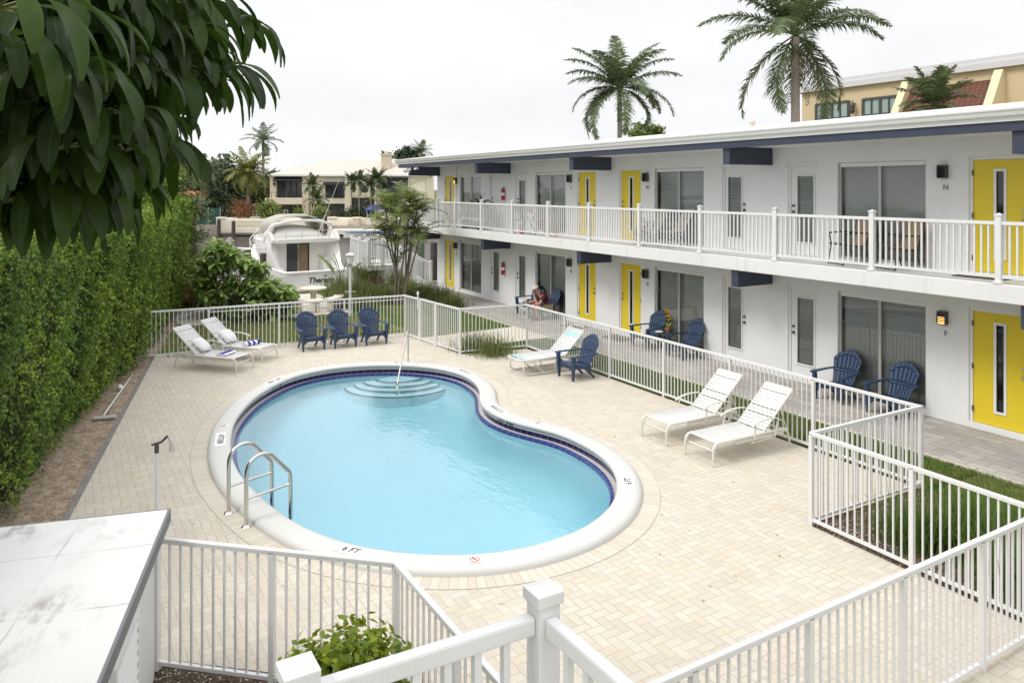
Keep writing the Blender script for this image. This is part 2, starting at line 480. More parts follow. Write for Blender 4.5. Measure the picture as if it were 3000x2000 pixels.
M_bark = pm('grey_bark', (.20, .165, .13), .9, .2, 7., bump=.7, bscale=25)
M_skin = pm('skin', (.50, .27, .19), .55, .08, 8.)
M_maroon = pm('maroon_cotton', (.085, .012, .022), .85, .15, 12.)
M_khaki = pm('khaki_cotton', (.38, .29, .17), .85, .1, 12.)
M_capc = pm('beige_cap_cotton', (.62, .53, .45), .85, .06, 12.)
M_towelw = pm('white_towel', (.80, .80, .82), .95, .03, 8., bump=.5, bscale=120)
M_towelb = pm('blue_towel_stripe', (.028, .03, .34), .95, .06, 8., bump=.5, bscale=120)
M_gel = pm('white_gelcoat', (.80, .79, .75), .25, .02, .6, spec=.5, coat=.2)
M_canvas = pm('beige_canvas', (.44, .42, .36), .9, .08, 2.)
M_smoke = pm('smoked_glass', (.05, .052, .055), .12, .2, 1.)
M_tan = pm('tan_curtain', (.25, .18, .115), .8, .2, 3.)
M_house = pm('cream_house_paint', (.84, .765, .61), .8, .03, .3)
M_housedark = pm('cream_house_trim', (.62, .55, .42), .8, .03, .3)
M_awning = pm('black_awning', (.018, .019, .024), .7, .15, 1.)
M_hglass = pm('dark_house_glass', (.07, .075, .08), .08, .3, .3)
M_yb = pm('yellow_stucco', (.62, .50, .31), .85, .03, .4, bump=.2, bscale=6)
M_cornice = pm('grey_cornice', (.60, .59, .59), .8, .04, .5)
M_ybtrim = pm('cream_parapet', (.74, .64, .42), .8, .03, .5)
M_winteal = pm('curtained_glass', (.32, .42, .39), .15, .08, .7)
M_greenscreen = pm('green_windscreen', (.02, .075, .06), .8, .2, .8)
M_deckwood = pm('cream_dock_boards', (.84, .77, .64), .7, .05, 1.)
M_seawall = pm('seawall_concrete', (.32, .29, .26), .9, .15, 1., bump=.5, bscale=8)
M_umb = pm('blue_canvas', (.055, .06, .30), .8, .08, 2.)
M_orange = pm('redwood_resin', (.30, .085, .045), .6, .12, 5.)
M_tansling = pm('tan_sling', (.26, .18, .11), .85, .08, 20.)
M_slat = pm('grey_teak', (.45, .38, .32), .8, .12, 8.)
M_cast = pm('cast_concrete', (.66, .60, .52), .85, .08, 4., bump=.4, bscale=60)
M_ext = pm('red_enamel', (.40, .018, .025), .3, .05)
M_lantern = pm('frosted_lantern', (.70, .72, .68), .3, .03)
M_yflower = leafmat('orchid_petals', (.62, .36, .02), (.75, .5, .05), .6, .3)

def roofpanel(name, col, pitch, axis, dark):
    b = NB(name); co = b.obj(); sp = b.n('ShaderNodeSeparateXYZ'); b.nt.links.new(co, sp.inputs[0])
    u = b.m('DIVIDE', sp.outputs[axis], pitch); f = b.m('FRACT', u)
    d = b.m('MINIMUM', f, b.m('SUBTRACT', 1., f))
    c = b.mix(b.noise(co, .7), tuple(x*.94 for x in col), tuple(min(1, x*1.05) for x in col))
    c = b.mix(b.rng(d, .04, .09, .75, 0), c, dark)
    return b.end(b.bsdf(c, .5, 0, b.bump(b.rng(d, .03, .12), .5, .03), .3))
M_metalroof = roofpanel('cream_metal_roof', (.60, .54, .47), .46, 0, (.36, .30, .25))
def rooftile(name, c1, c2, w, h):
    b = NB(name); co = b.obj(); sp = b.n('ShaderNodeSeparateXYZ'); b.nt.links.new(co, sp.inputs[0])
    fu = b.m('FRACT', b.m('DIVIDE', sp.outputs[0], w)); fz = b.m('FRACT', b.m('DIVIDE', sp.outputs[2], h))
    hump = b.m('SINE', b.m('MULTIPLY', fu, PI))
    c = b.mix(b.noise(co, 3., 4), c1, c2)
    c = b.mix(b.rng(fz, 0., .25, .6, 0), c, tuple(x*.3 for x in c1))
    c = b.mix(b.rng(hump, 0., .4, .5, 0), c, tuple(x*.4 for x in c1))
    return b.end(b.bsdf(c, .8, 0, b.bump(hump, .8, .06), .2))
M_orangetile = rooftile('orange_roof_tile', (.62, .20, .085), (.74, .3, .15), .3, .35)
M_browntile = rooftile('brown_roof_tile', (.13, .055, .04), (.21, .10, .075), .26, .17)

def glass_mat(name, tint=(.75, .8, .8), ior=1.5, boost=1.0, rough=.01, wob=0.):
    b = NB(name)
    t = b.n('ShaderNodeBsdfTransparent'); b.put(t.inputs[0], tint)
    g = b.n('ShaderNodeBsdfGlossy'); g.inputs['Roughness'].default_value = rough
    fr = b.n('ShaderNodeFresnel'); fr.inputs[0].default_value = ior
    if wob:
        nr = b.bump(b.noise(b.pos(), 1.3, 2), wob, .03)
        b.nt.links.new(nr, g.inputs['Normal'])
    f = b.m('MINIMUM', b.m('MULTIPLY', fr.outputs[0], boost), 1.)
    x = b.n('ShaderNodeMixShader'); b.nt.links.new(f, x.inputs[0])
    b.nt.links.new(t.outputs[0], x.inputs[1]); b.nt.links.new(g.outputs[0], x.inputs[2])
    return b.end(x)
M_glass = glass_mat('window_glass', (.88, .91, .90), 1.5, 1.75, .01, .012)

def water_mat(name, tint, ripple, scale, rough=.02, boost=1.0):
    b = NB(name); co = b.pos()
    mp_ = b.n('ShaderNodeMapping'); b.nt.links.new(co, mp_.inputs[0]); mp_.inputs['Rotation'].default_value = (0, 0, .5); mp_.inputs['Scale'].default_value = (1, 1.7, 1)
    area = b.rng(b.noise(co, .45, 3), .38, .62)
    h = b.m('ADD', b.m('MULTIPLY', b.noise(mp_.outputs[0], scale, 3, .5), b.m('ADD', b.m('MULTIPLY', area, .75), .25)), b.m('MULTIPLY', b.noise(co, scale*.25, 2), .8))
    nr = b.bump(h, ripple, .05)
    t = b.n('ShaderNodeBsdfTransparent'); b.put(t.inputs[0], tint)
    g = b.n('ShaderNodeBsdfGlossy'); g.inputs['Roughness'].default_value = rough; b.nt.links.new(nr, g.inputs['Normal'])
    fr = b.n('ShaderNodeFresnel'); fr.inputs[0].default_value = 1.33; b.nt.links.new(nr, fr.inputs['Normal'])
    x = b.n('ShaderNodeMixShader'); b.nt.links.new(b.m('MINIMUM', b.m('MULTIPLY', fr.outputs[0], boost), 1.), x.inputs[0])
    b.nt.links.new(t.outputs[0], x.inputs[1]); b.nt.links.new(g.outputs[0], x.inputs[2])
    return b.end(x)
M_water = water_mat('pool_water', (.76, .93, .97), .13, 6., boost=1.75)
def canal_mat():
    b = NB('canal_water'); co = b.pos()
    mp_ = b.n('ShaderNodeMapping'); b.nt.links.new(co, mp_.inputs[0]); mp_.inputs['Rotation'].default_value = (0, 0, -VIEWROT); mp_.inputs['Scale'].default_value = (.55, 1.6, 1)
    h = b.m('ADD', b.noise(mp_.outputs[0], 1.5, 5, .65), b.m('MULTIPLY', b.noise(mp_.outputs[0], .3, 2), .6))
    return b.end(b.bsdf((.040, .034, .026), .06, 0, b.bump(h, .9, .16), .5))
M_canal = canal_mat()
def lit_mat():
    b = NB('lit_lamp_glow'); e = b.n('ShaderNodeEmission'); b.put(e.inputs[0], (1., .55, .16)); e.inputs[1].default_value = 2.2
    return b.end(e)
M_lit = lit_mat()

L_hedge = leafmat('hedge_leaf', (.026, .078, .010), (.34, .50, .045), .5, .25, .35, clump=1.6, patch=((.44, .56, .06), 1.1))
L_shef = leafmat('umbrella_leaf', (.010, .029, .006), (.062, .120, .018), .36, .40, .28, vein=(.065, .11, .025))
L_palm = leafmat('palm_frond', (.05, .085, .035), (.17, .215, .09), .5, .25)
L_palmy = leafmat('yellow_palm_frond', (.09, .11, .025), (.28, .28, .07), .5, .3)
L_palmd = leafmat('dry_palm_frond', (.08, .07, .05), (.2, .18, .12), .7, .25)
L_areca = leafmat('areca_frond', (.055, .105, .028), (.28, .34, .085), .45, .3)
L_plum = leafmat('plumeria_leaf', (.07, .15, .028), (.33, .45, .11), .4, .25)
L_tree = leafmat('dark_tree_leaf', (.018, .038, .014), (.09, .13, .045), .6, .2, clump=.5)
L_tree2 = leafmat('olive_tree_leaf', (.08, .11, .04), (.32, .36, .17), .6, .25, clump=.8)
L_shrub = leafmat('lime_shrub_leaf', (.09, .15, .012), (.38, .45, .03), .4, .35, clump=5.)
L_grass = leafmat('grass_blade', (.045, .11, .012), (.17, .25, .045), .6, .25, clump=1.2)
L_lawn = leafmat('lawn_blade', (.05, .12, .014), (.17, .27, .05), .65, .25, accent=(.4, .32, .16), clump=.9)
L_dry = leafmat('dry_lawn_blade', (.12, .12, .035), (.34, .29, .11), .7, .2, clump=.6)
L_tuft = leafmat('tuft_blade', (.05, .09, .02), (.23, .25, .08), .6, .25)
L_croton = leafmat('croton_leaf', (.13, .045, .03), (.35, .17, .06), .5, .2)
M_shadecore = pm('hedge_shade_green', (.022, .03, .012), .95, .3, 4., bump=.8, bscale=12)  # dark green painted as the hedge's shaded inside

# ---------------------------------------------------------------- pool outline (surveyed on the deck)
far_pts = [(609,1355),(607.4,1313.8),(618,1263),(632.7,1233.5),(659.5,1200.7),(695,1168),(743,1138),(784.5,1117.4),(835,1098),(897.6,1083),(972,1071),(1046,1064.4),
           (1135.7,1061.4),(1210,1063),(1299,1070.5),(1350.5,1081),(1392.6,1093),(1426,1111.6),(1448.7,1132.6),(1456,1153),(1455.5,1174.7),
           (1465.6,1193),(1491,1208),(1524.5,1222.4),(1580.6,1236),(1665,1255.5),(1721,1276.5),(1777,1304),(1822,1332),(1861,1371),(1878,1405)]
near_pts = [(1884,1440),(1884,1460),(1875,1498),(1847,1537),(1805,1573.6),(1749,1607.3),(1651,1643.8),(1552.5,1670.4),(1454,1686),(1370,1692),(1300,1693),(1229,1690.8),
            (1110,1680.6),(1015,1663.6),(933,1641.5),(838,1604),(763,1558),(690,1494),(641.7,1439),(620,1399)]
ctrl = [G(x, y, .05) for x, y in far_pts] + [G(x, y, 0) for x, y in near_pts]
ctrl = [(p.x, p.y) for p in ctrl]
def closed_curve(pts, n, passes=6):
    P = np.array(pts); k = len(P); o = []
    for i in range(k):
        a, b, c, d = P[i-1], P[i], P[(i+1) % k], P[(i+2) % k]
        for t in np.linspace(0, 1, 24, endpoint=False):
            o.append(.5*((2*b) + (-a+c)*t + (2*a-5*b+4*c-d)*t*t + (-a+3*b-3*c+d)*t**3))
    o = np.array(o)
    def res(o, n):
        q = np.vstack([o, o[:1]]); s = np.r_[0, np.cumsum(np.linalg.norm(np.diff(q, axis=0), axis=1))]
        t = np.linspace(0, s[-1], n, endpoint=False)
        return np.stack([np.interp(t, s, q[:, 0]), np.interp(t, s, q[:, 1])], 1), s[-1]
    o, _ = res(o, n)
    for _ in range(passes): o = .5*o + .25*np.roll(o, 1, 0) + .25*np.roll(o, -1, 0)
    return res(o, n)
POOL, PLEN = closed_curve(ctrl, 260, 14)
if np.sum(POOL[:, 0]*np.roll(POOL[:, 1], -1) - POOL[:, 1]*np.roll(POOL[:, 0], -1)) < 0: POOL = POOL[::-1].copy()
def normals(P):
    t = np.roll(P, -1, 0) - np.roll(P, 1, 0); t = t/np.linalg.norm(t, axis=1, keepdims=True)
    return np.stack([-t[:, 1], t[:, 0]], 1)            # inward (anticlockwise curve)
PN = normals(POOL)
def off(d):
    o = POOL + PN*d
    for _ in range(3): o = .5*o + .25*np.roll(o, 1, 0) + .25*np.roll(o, -1, 0)
    return o
def flat(poly, holes, z, name, mat):
    loops = [[Vector((x, y, 0)) for x, y in poly]] + [[Vector((x, y, 0)) for x, y in h] for h in holes]
    tri = tessellate_polygon(loops)
    vs = [(p.x, p.y, z) for l in loops for p in l]
    fs = []
    for t in tri:
        a, b, c = (vs[i] for i in t)
        fs.append(t if (b[0]-a[0])*(c[1]-a[1]) - (b[1]-a[1])*(c[0]-a[0]) > 0 else t[::-1])
    m = MB(); m.add(vs, fs)
    return struct(m.build(name, mat))
def ribbon(name, d0, d1, z0, z1, mat, parent, seg=None, smooth=40):
    """strip that follows the pool edge; uv: metres along, 0..1 across"""
    A, B = off(d0), off(d1); n = len(A); m = MB(); uv = []
    s = np.r_[0, np.cumsum(np.linalg.norm(np.diff(np.vstack([A, A[:1]]), axis=0), axis=1))]
    for i in range(n):
        j = (i+1) % n
        m.quad((*A[i], z0), (*A[j], z0), (*B[j], z1), (*B[i], z1))
        uv += [(s[i], 0), (s[i+1], 0), (s[i+1], 1), (s[i], 1)]
    m.uv = uv
    return m.build(name, mat, parent, smooth=smooth)

# ---------------------------------------------------------------- ground sheets
SEAX = -31.7                              # the seawall on this side, square to the motel
WZ = -1.3                                 # canal level
FARW = 91.5                               # metres ahead: far bank
hole = off(.2)
def V2(X, Y): p = W(X, Y); return (p.x, p.y)
flat([(SEAX, -120), (200, -120), (200, 200), (SEAX, 200)], [hole], -.03, 'ground', M_ground)
DECK = [(-21.65, 2.0), (-11.67, .05), (-7.85, -.75), (-7.62, .78), (-6.88, 1.64), (-6.0, 2.5), (-1.0, 2.5), (-1.0, 8.26), (-3.6, 8.26), (-6.40, 8.29), (-6.37, 10.68), (-17.35, 10.76), (-17.62, 8.95), (-18.2, 8.9), (-21.0, 8.72)]
flat(DECK, [hole], 0., 'pool_deck', M_pavers)
flat([(-31.5, 12.16), (6, 12.16), (6, 14.5), (-31.5, 14.5)], [], .012, 'walkway', M_walk)
flat([(-31.5, 2.2), (-21.2, 1.9), (-20.9, 8.85), (-17.75, 9.02), (-17.5, 10.82), (-6.3, 10.78), (-6.3, 10.2), (2.5, 10.2), (2.5, 12.155), (-31.5, 12.155)], [], -.012, 'lawn', M_lawn)
flat([(-20.15, 8.7), (-18.3, 8.95), (-18.3, 12.155), (-20.3, 12.155)], [], -.002, 'garden_path', M_conc)
flat([(-6.38, 8.3), (2.5, 8.3), (2.5, 10.25), (-6.38, 10.7)], [], -.006, 'mulch_bed', M_mulch)
flat([(-31.0, 2.6), (-25.7, 3.2), (-25.6, 8.7), (-27.7, 9.0), (-31.0, 8.9)], [], -.004, 'canal_patio', M_conc)
flat([(-31.5, 4.2), (-21.64, 2.02), (-11.67, .06), (-7.86, -.74), (-7.9, -4), (-14, -2.4), (-31.5, 1.3)], [], -.007, 'planting_strip', M_dirt)
flat([(-8.2, .3), (-7.64, .8), (-6.9, 1.66), (-6.02, 2.5), (-3.55, 2.5), (-3.55, -2), (-8.2, -2)], [], -.016, 'soil_bed', M_mulch)
# kerbs
k = MB()
k.bar((-21.64, 1.96, -.02), (-7.9, -.72, -.02), .09, .06)
struct(k.build('kerb', M_curb))
k = MB()
for a, b in (((-7.66, .74), (-6.9, 1.6)), ((-6.9, 1.6), (-6.02, 2.46)), ((-6.02, 2.46), (-3.7, 2.46))): k.bar((*a, -.09), (*b, -.09), .16, .17)
struct(k.build('deck_edge_kerb', M_curb))
k = MB(); k.box(-31.5, 6, 12.08, 12.162, -.06, .014)
struct(k.build('walkway_edge', M_conc))
# canal
m = MB()
m.quad(W(-400, 20, WZ), W(400, 20, WZ), W(400, FARW+.6, WZ), W(-400, FARW+.6, WZ))
struct(m.build('canal_water', M_canal))
m = MB(); m.quad(W(-400, FARW, -.25), W(400, FARW, -.25), W(1500, 1600, -.25), W(-1500, 1600, -.25))
struct(m.build('far_bank', M_ground))
m = MB(); m.box(SEAX-.25, SEAX+.25, -120, 200, -2.2, .05)
tag(m.build('seawall', M_seawall), 'concrete seawall along the near edge of the canal', 'seawall')
m = MB(); m.M = Matrix.Rotation(VIEWROT, 4, 'Z'); m.box(-200, 200, FARW-.5, FARW+.05, -2.2, -.2)
tag(m.build('seawall', M_seawall), 'weathered concrete seawall on the opposite bank of the canal', 'seawall')

# ---------------------------------------------------------------- swimming pool
pool = thing('swimming_pool', 'kidney shaped swimming pool with white coping and pale blue water', 'pool', (0, 0, 0))
ribbon('soldier_course', -.26, .03, .004, .004, M_soldier, pool)
prof = [(0, -.03), (0, .03), (.012, .055), (.04, .08), (.09, .095), (.16, .10), (.26, .10), (.32, .096), (.352, .082), (.362, .06), (.357, .035), (.338, .02), (.30, .012)]
rows = [[(*p, z) for p in off(d)] for d, z in prof]
m = MB(); m.grid(rows, closed=True); m.build('coping', M_coping, pool, smooth=60)
m = MB(); m.grid([[(*p, .016) for p in off(.31)], [(*p, -.04) for p in off(.31)]], closed=True); m.build('pool_wall', M_coping, pool, smooth=60)
ribbon('waterline_tile', .308, .308, -.04, -.12, M_tile, pool)
m = MB(); m.grid([[(*p, -.12) for p in off(.305)], [(*p, -.135) for p in off(.36)], [(*p, -.125) for p in off(.405)]], closed=True); m.build('gutter', M_gutter, pool, smooth=60)
ribbon('gutter_lip_tile', .40, .455, -.104, -.104, M_liptile, pool)
ribbon('gutter_lip_tile', .455, .458, -.104, -.2, M_liptile, pool)
def depth(x, y):
    Y = -x*CD + y*SD
    return .5 + .75*max(0, min(1, (17.0 - Y)/7.5))
rows = []
for d, zf in ((.457, None), (.475, .3), (.53, .58), (.64, .80), (.8, .92), (1.05, 1.0)):
    rows.append([(x, y, -.16 if zf is None else -.16 - zf*(depth(x, y) - .16)) for x, y in off(d)])
m = MB(); m.grid(rows, closed=True)
loop = [Vector((x, y, 0)) for x, y in off(1.05)]
tri = tessellate_polygon([loop])
m.add([(p.x, p.y, -.16 - (depth(p.x, p.y) - .16)) for p in loop], [t if (loop[t[1]]-loop[t[0]]).cross(loop[t[2]]-loop[t[0]]).z > 0 else t[::-1] for t in tri])
m.build('basin', M_plaster, pool, smooth=50)
# entry steps: concentric quarter rounds against the far wall
c0 = G(1168, 1102, -.12)
ax = Vector((G(1140, 1300).x - c0.x, G(1140, 1300).y - c0.y, 0)).normalized(); sd_ = Vector((-ax.y, ax.x, 0))
m = MB(); nz = MB()
for k, (r, rb, z) in enumerate(((.32, .56, -.17), (.56, .84, -.22), (.80, 1.06, -.27), (1.06, 1.28, -.325))):
    A = [R(a) for a in np.linspace(-84, 84, 33)]
    P = [c0 + ax*(math.cos(a)*r) + sd_*(math.sin(a)*rb) for a in A]
    base = c0 - ax*.25
    poly = [(p.x, p.y) for p in P] + [(base.x, base.y)]
    if (Vector(poly[1]) - Vector(poly[0])).to_3d().cross((Vector(poly[2]) - Vector(poly[1])).to_3d()).z < 0: poly = poly[::-1]
    m.prism(poly, -1.1, z)
    nz.grid([[(p.x + (c0.x-p.x)/r*w, p.y + (c0.y-p.y)/r*w, z + .004) for p in P] for w in (.0, .034)])
    nz.grid([[(p.x + (c0.x-p.x)/r*w, p.y + (c0.y-p.y)/r*w, zz) for p in P] for w, zz in ((-.004, z + .004), (-.004, z - .02))])
st = m.build('steps', M_stepm, pool)
nz.build('step_nosing', M_tile, st)
st['kind'] = 'thing'
m = MB(); w_ = off(.457)
loop = [Vector((x, y, 0)) for x, y in w_]
tri = tessellate_polygon([loop])
m.add([(p.x, p.y, -.128) for p in loop], [t if (loop[t[1]]-loop[t[0]]).cross(loop[t[2]]-loop[t[0]]).z > 0 else t[::-1] for t in tri])
struct(m.build('pool_water', M_water))

# depth marks and no-diving tiles, on the coping top (read from the deck) and on the wall (read from the pool)
def onpool(px, py, d, z):
    g = G(px, py, .1); q = np.argmin(np.sum((off(.2) - np.array([g.x, g.y]))**2, axis=1))
    p = off(d)[q]; n_ = PN[q]
    return Vector((*p, z)), Vector((*n_, 0))
for px, py, s in ((1030, 1615, '6 FT'), (1845, 1411, '6 FT'), (640, 1288, '4 FT 8 IN'), (808, 1114, '3 FT 6 IN'), (1352, 1092, '3 FT 6 IN'), (1450, 1196, '4 FT 8 IN')):
    p, n_ = onpool(px, py, .19, .1025)
    xa = Vector((n_.y, -n_.x, 0))
    tl = MB(); wd = .21 if len(s) < 5 else .36
    fr_ = frame(p, xa, n_); tl.M = fr_
    tl.box(-wd, wd, -.085, .085, -.004, .002); plate = tl.build('depth_tile', M_signwhite, pool)
    text(s, .15, fr_ @ Matrix.Translation((0, 0, .004)) @ Matrix.Diagonal((.82, 1, 1, 1)), M_black, 'depth_number', plate, .001, bold=.002)
for px, py, s in ((848, 1122, '3 FT 6 IN'), (1383, 1110, '3 FT 6 IN'), (1464, 1222, '4 FT 8 IN')):
    p, n_ = onpool(px, py, .314, -.008)
    xa = Vector((-n_.y, n_.x, 0))
    text(s, .085, frame(p, xa, (0, 0, 1)) @ Matrix.Diagonal((1.3, .75, 1, 1)), M_black, 'depth_number', pool, .001, bold=.003)
def ring(m, r0, r1, z, n=24):
    m.grid([[(r*math.cos(2*PI*i/n), r*math.sin(2*PI*i/n), z) for i in range(n)] for r in (r0, r1)], closed=True)
for px, py in ((1382, 1643), (1562, 1240), (1158, 1066), (652, 1246)):
    p, n_ = onpool(px, py, .19, .1025)
    fr_ = frame(p, Vector((n_.y, -n_.x, 0)), n_)
    tl = MB(); tl.M = fr_; tl.box(-.08, .08, -.085, .085, -.004, .002); plate = tl.build('warning_tile', M_signwhite, pool)
    rg = MB(); rg.M = fr_; ring(rg, .047, .058, .0045)
    rg.M = fr_ @ Matrix.Translation((0, .0, 0)); rg.bar((-.036, .036, .0045), (.036, -.036, .0045), .009, .001)
    rg.build('warning_ring', M_red, plate)
    fg = MB(); fg.M = fr_
    fg.bar((-.006, .012, .004), (.012, -.022, .004), .016, .001); fg.bar((.0, .008, .004), (.024, .022, .004), .007, .001); fg.bar((-.004, .01, .004), (-.024, .0, .004), .007, .001)
    fg.lathe([(.009, .0), (.009, .001)], (-.013, .026, .004), 10)
    fg.build('diver_figure', M_black, plate)
    text('NO DIVING', .021, fr_ @ Matrix.Translation((0, -.068, .004)), M_red, 'warning_text', plate, .0005)

# ---------------------------------------------------------------- handrail and ladder
hr = thing('pool_handrail', 'slim steel handrail rising beside the pool entry steps', 'handrail')
b0 = G(1196, 1062, .0)
e0 = c0 + ax*.85
dv = Vector((e0.x - b0.x, e0.y - b0.y, 0)); dn = dv.normalized()
p = [b0, b0 + Vector((0, 0, .4)), b0 + Vector((0, 0, .70)), b0 + Vector((0, 0, .79)) + dn*.03, b0 + Vector((0, 0, .82)) + dn*.10, b0 + dn*.2 + Vector((0, 0, .775)), b0 + dv*.94 + Vector((0, 0, .02)), b0 + dv + Vector((0, 0, -.08)), b0 + dv*1.01 + Vector((0, 0, -.75))]
MB().tube(p, .021, 10).build('rail', M_chrome, hr, smooth=50)
MB().lathe([(.05, 0), (.05, .01), (.03, .03), (.022, .03)], b0).build('base_plate', M_chrome, hr, smooth=40)
ld = thing('pool_ladder', 'polished steel ladder rails curving over the left pool edge', 'ladder')
pd = Vector((-.23, .97, 0)).normalized()
for bx, by in ((-10.60, 1.87), (-10.06, 1.99)):
    b = Vector((bx, by, 0)); U = Vector((0, 0, 1))
    arc = [b + U*.01, b + U*.62]
    for a in range(15, 136, 15):
        q = R(a); arc.append(b + U*.66 + pd*(.21 - .21*math.cos(q)) + U*(.23*math.sin(q)))
    arc += [b + pd*.56 + U*.60, b + pd*.60 + U*.555, b + pd*.615 + U*.49, b + pd*.62 + U*.35, b + pd*.62 - U*1.1]
    rl = MB().tube(arc, .027, 12).build('ladder_rail', M_chrome, ld, smooth=50)
    MB().tube([b + U*.36, b + pd*.30 + U*.375, b + pd*.615 + U*.39], .019, 10).build('cross_bar', M_chrome, rl, smooth=50)
    MB().lathe([(.062, 0), (.062, .008), (.045, .026), (.026, .034)], b, 20).build('base_plate', M_chrome, rl, smooth=40)
m = MB()
for z in (-.35, -.62, -.9): m.bar(Vector((-10.60, 1.87, z)) + pd*.62, Vector((-10.06, 1.99, z)) + pd*.62, .08, .03)
m.build('treads', M_gutter, ld)

# ---------------------------------------------------------------- motel
WY = 14.18; FL = 2.815
XL, XR = -30.37, 3.2
motel = thing('motel_building', 'two storey white motel with yellow doors and slate blue beams', 'building')
def col_openings():
    L = []
    # one room: list of (kind, x0, x1) ; doors slide between a long wall run
    L += [('yellow', -29.62, -28.74, 'r'), ('win', -28.12, -26.28), ('solid', -25.52, -24.82, 'l'), ('jal', -23.6, -22.9, 'l'), ('win', -22.24, -20.42), ('yellow', -19.70, -18.80, 'r')]
    L += [('yellow', -17.55, -16.66, 'l'), ('win', -16.01, -14.16), ('jal', -13.46, -12.76, 'r'), ('jal', -11.46, -10.74, 'l'), ('win', -10.2, -8.32), ('yellow', -7.46, -6.54, 'r')]
    L += [('yellow', -5.4, -4.5, 'l'), ('win', -3.9, -2.05), ('jal', -1.3, -.6, 'r')]
    return L
walls = MB()
doors = []
REV = .13
for s, (z0, z1) in enumerate(((0., 2.52), (FL, 5.31))):
    base = .11 if s == 0 else FL + .035
    ops = []
    for o in col_openings():
        k, x0, x1 = o[:3]
        m_ = .05 if k != 'win' else .02
        ops.append((o, x0 - m_, x1 + m_, base - (.0 if k != 'win' else -.02), base + 2.03 + (.06 if k != 'win' else .03)))
    x = XL
    for o, a, b, c, d in ops:
        walls.quad((x, WY, z0), (a, WY, z0), (a, WY, z1), (x, WY, z1))
        walls.quad((a, WY, z0), (b, WY, z0), (b, WY, c), (a, WY, c))
        walls.quad((a, WY, d), (b, WY, d), (b, WY, z1), (a, WY, z1))
        walls.quad((a, WY, c), (a, WY + REV, c), (a, WY + REV, d), (a, WY, d))
        walls.quad((b, WY, d), (b, WY + REV, d), (b, WY + REV, c), (b, WY, c))
        walls.quad((a, WY, d), (a, WY + REV, d), (b, WY + REV, d), (b, WY, d))
        walls.quad((a, WY, c), (b, WY, c), (b, WY + REV, c), (a, WY + REV, c))
        x = b
        doors.append((s, o, a, b, c, d))
    walls.quad((x, WY, z0), (XR, WY, z0), (XR, WY, z1), (x, WY, z1))
walls.quad((XL, 22, 0), (XL, WY, 0), (XL, WY, 5.31), (XL, 22, 5.31))
walls.quad((XR, WY, 0), (XR, 22, 0), (XR, 22, 5.31), (XR, WY, 5.31))
walls.quad((XR, 22, 0), (XL, 22, 0), (XL, 22, 5.31), (XR, 22, 5.31))
walls.quad((XL, WY, 2.52), (XR, WY, 2.52), (XR, WY, FL), (XL, WY, FL))
walls.build('wall', M_wall, motel)
MB().box(XL - .5, XR, 12.97, WY - .002, 2.515, FL).build('balcony_slab', M_slab, motel, bevel=.012)
MB().box(XL - .9, XR, 12.75, 24, 5.30, 5.42).build('soffit', M_soffit, motel)
MB().box(XL - .93, XR, 12.70, 12.748, 5.262, 5.412).build('fascia', M_bluepaint, motel)
MB().box(XL - .95, XL - .902, 12.75, 24, 5.262, 5.412).build('fascia', M_bluepaint, motel)
m = MB()
gp = [(12.70, 5.415), (12.665, 5.415), (12.665, 5.49), (12.62, 5.492), (12.60, 5.50), (12.575, 5.545), (12.572, 5.575), (12.55, 5.58), (12.545, 5.59), (12.545, 5.615), (12.56, 5.62), (12.70, 5.62)]
m.grid([[(x, y, z) for y, z in gp] for x in (XL - 1.05, XR)])
m.add([(XL - 1.05, y, z) for y, z in gp], [tuple(range(len(gp)))])
m.build('gutter', M_gut, motel, smooth=30)
m = MB(); m.box(XL - 1.0, XR, 12.702, 24, 5.421, 5.60)
m.add([(x, y, z) for x in (XL - 1.0, XR) for y, z in ((12.60, 5.622), (18, 6.26), (24, 5.61))], [(0, 3, 4, 1), (1, 4, 5, 2), (0, 1, 2), (3, 5, 4)])
m.build('roof', M_roofw, motel)
m = MB()
for bx in (-30.19, -24.05, -18.06, -12.03, -6.0, .1):
    MB().box(bx - .10, bx + .10, 12.76, WY - .003, 4.905, 5.298).build('beam', M_bluepaint, motel, bevel=.006)
    MB().box(bx - .10, bx + .10, 13.03, WY - .003, 2.13, 2.513).build('beam', M_bluepaint, motel, bevel=.006)

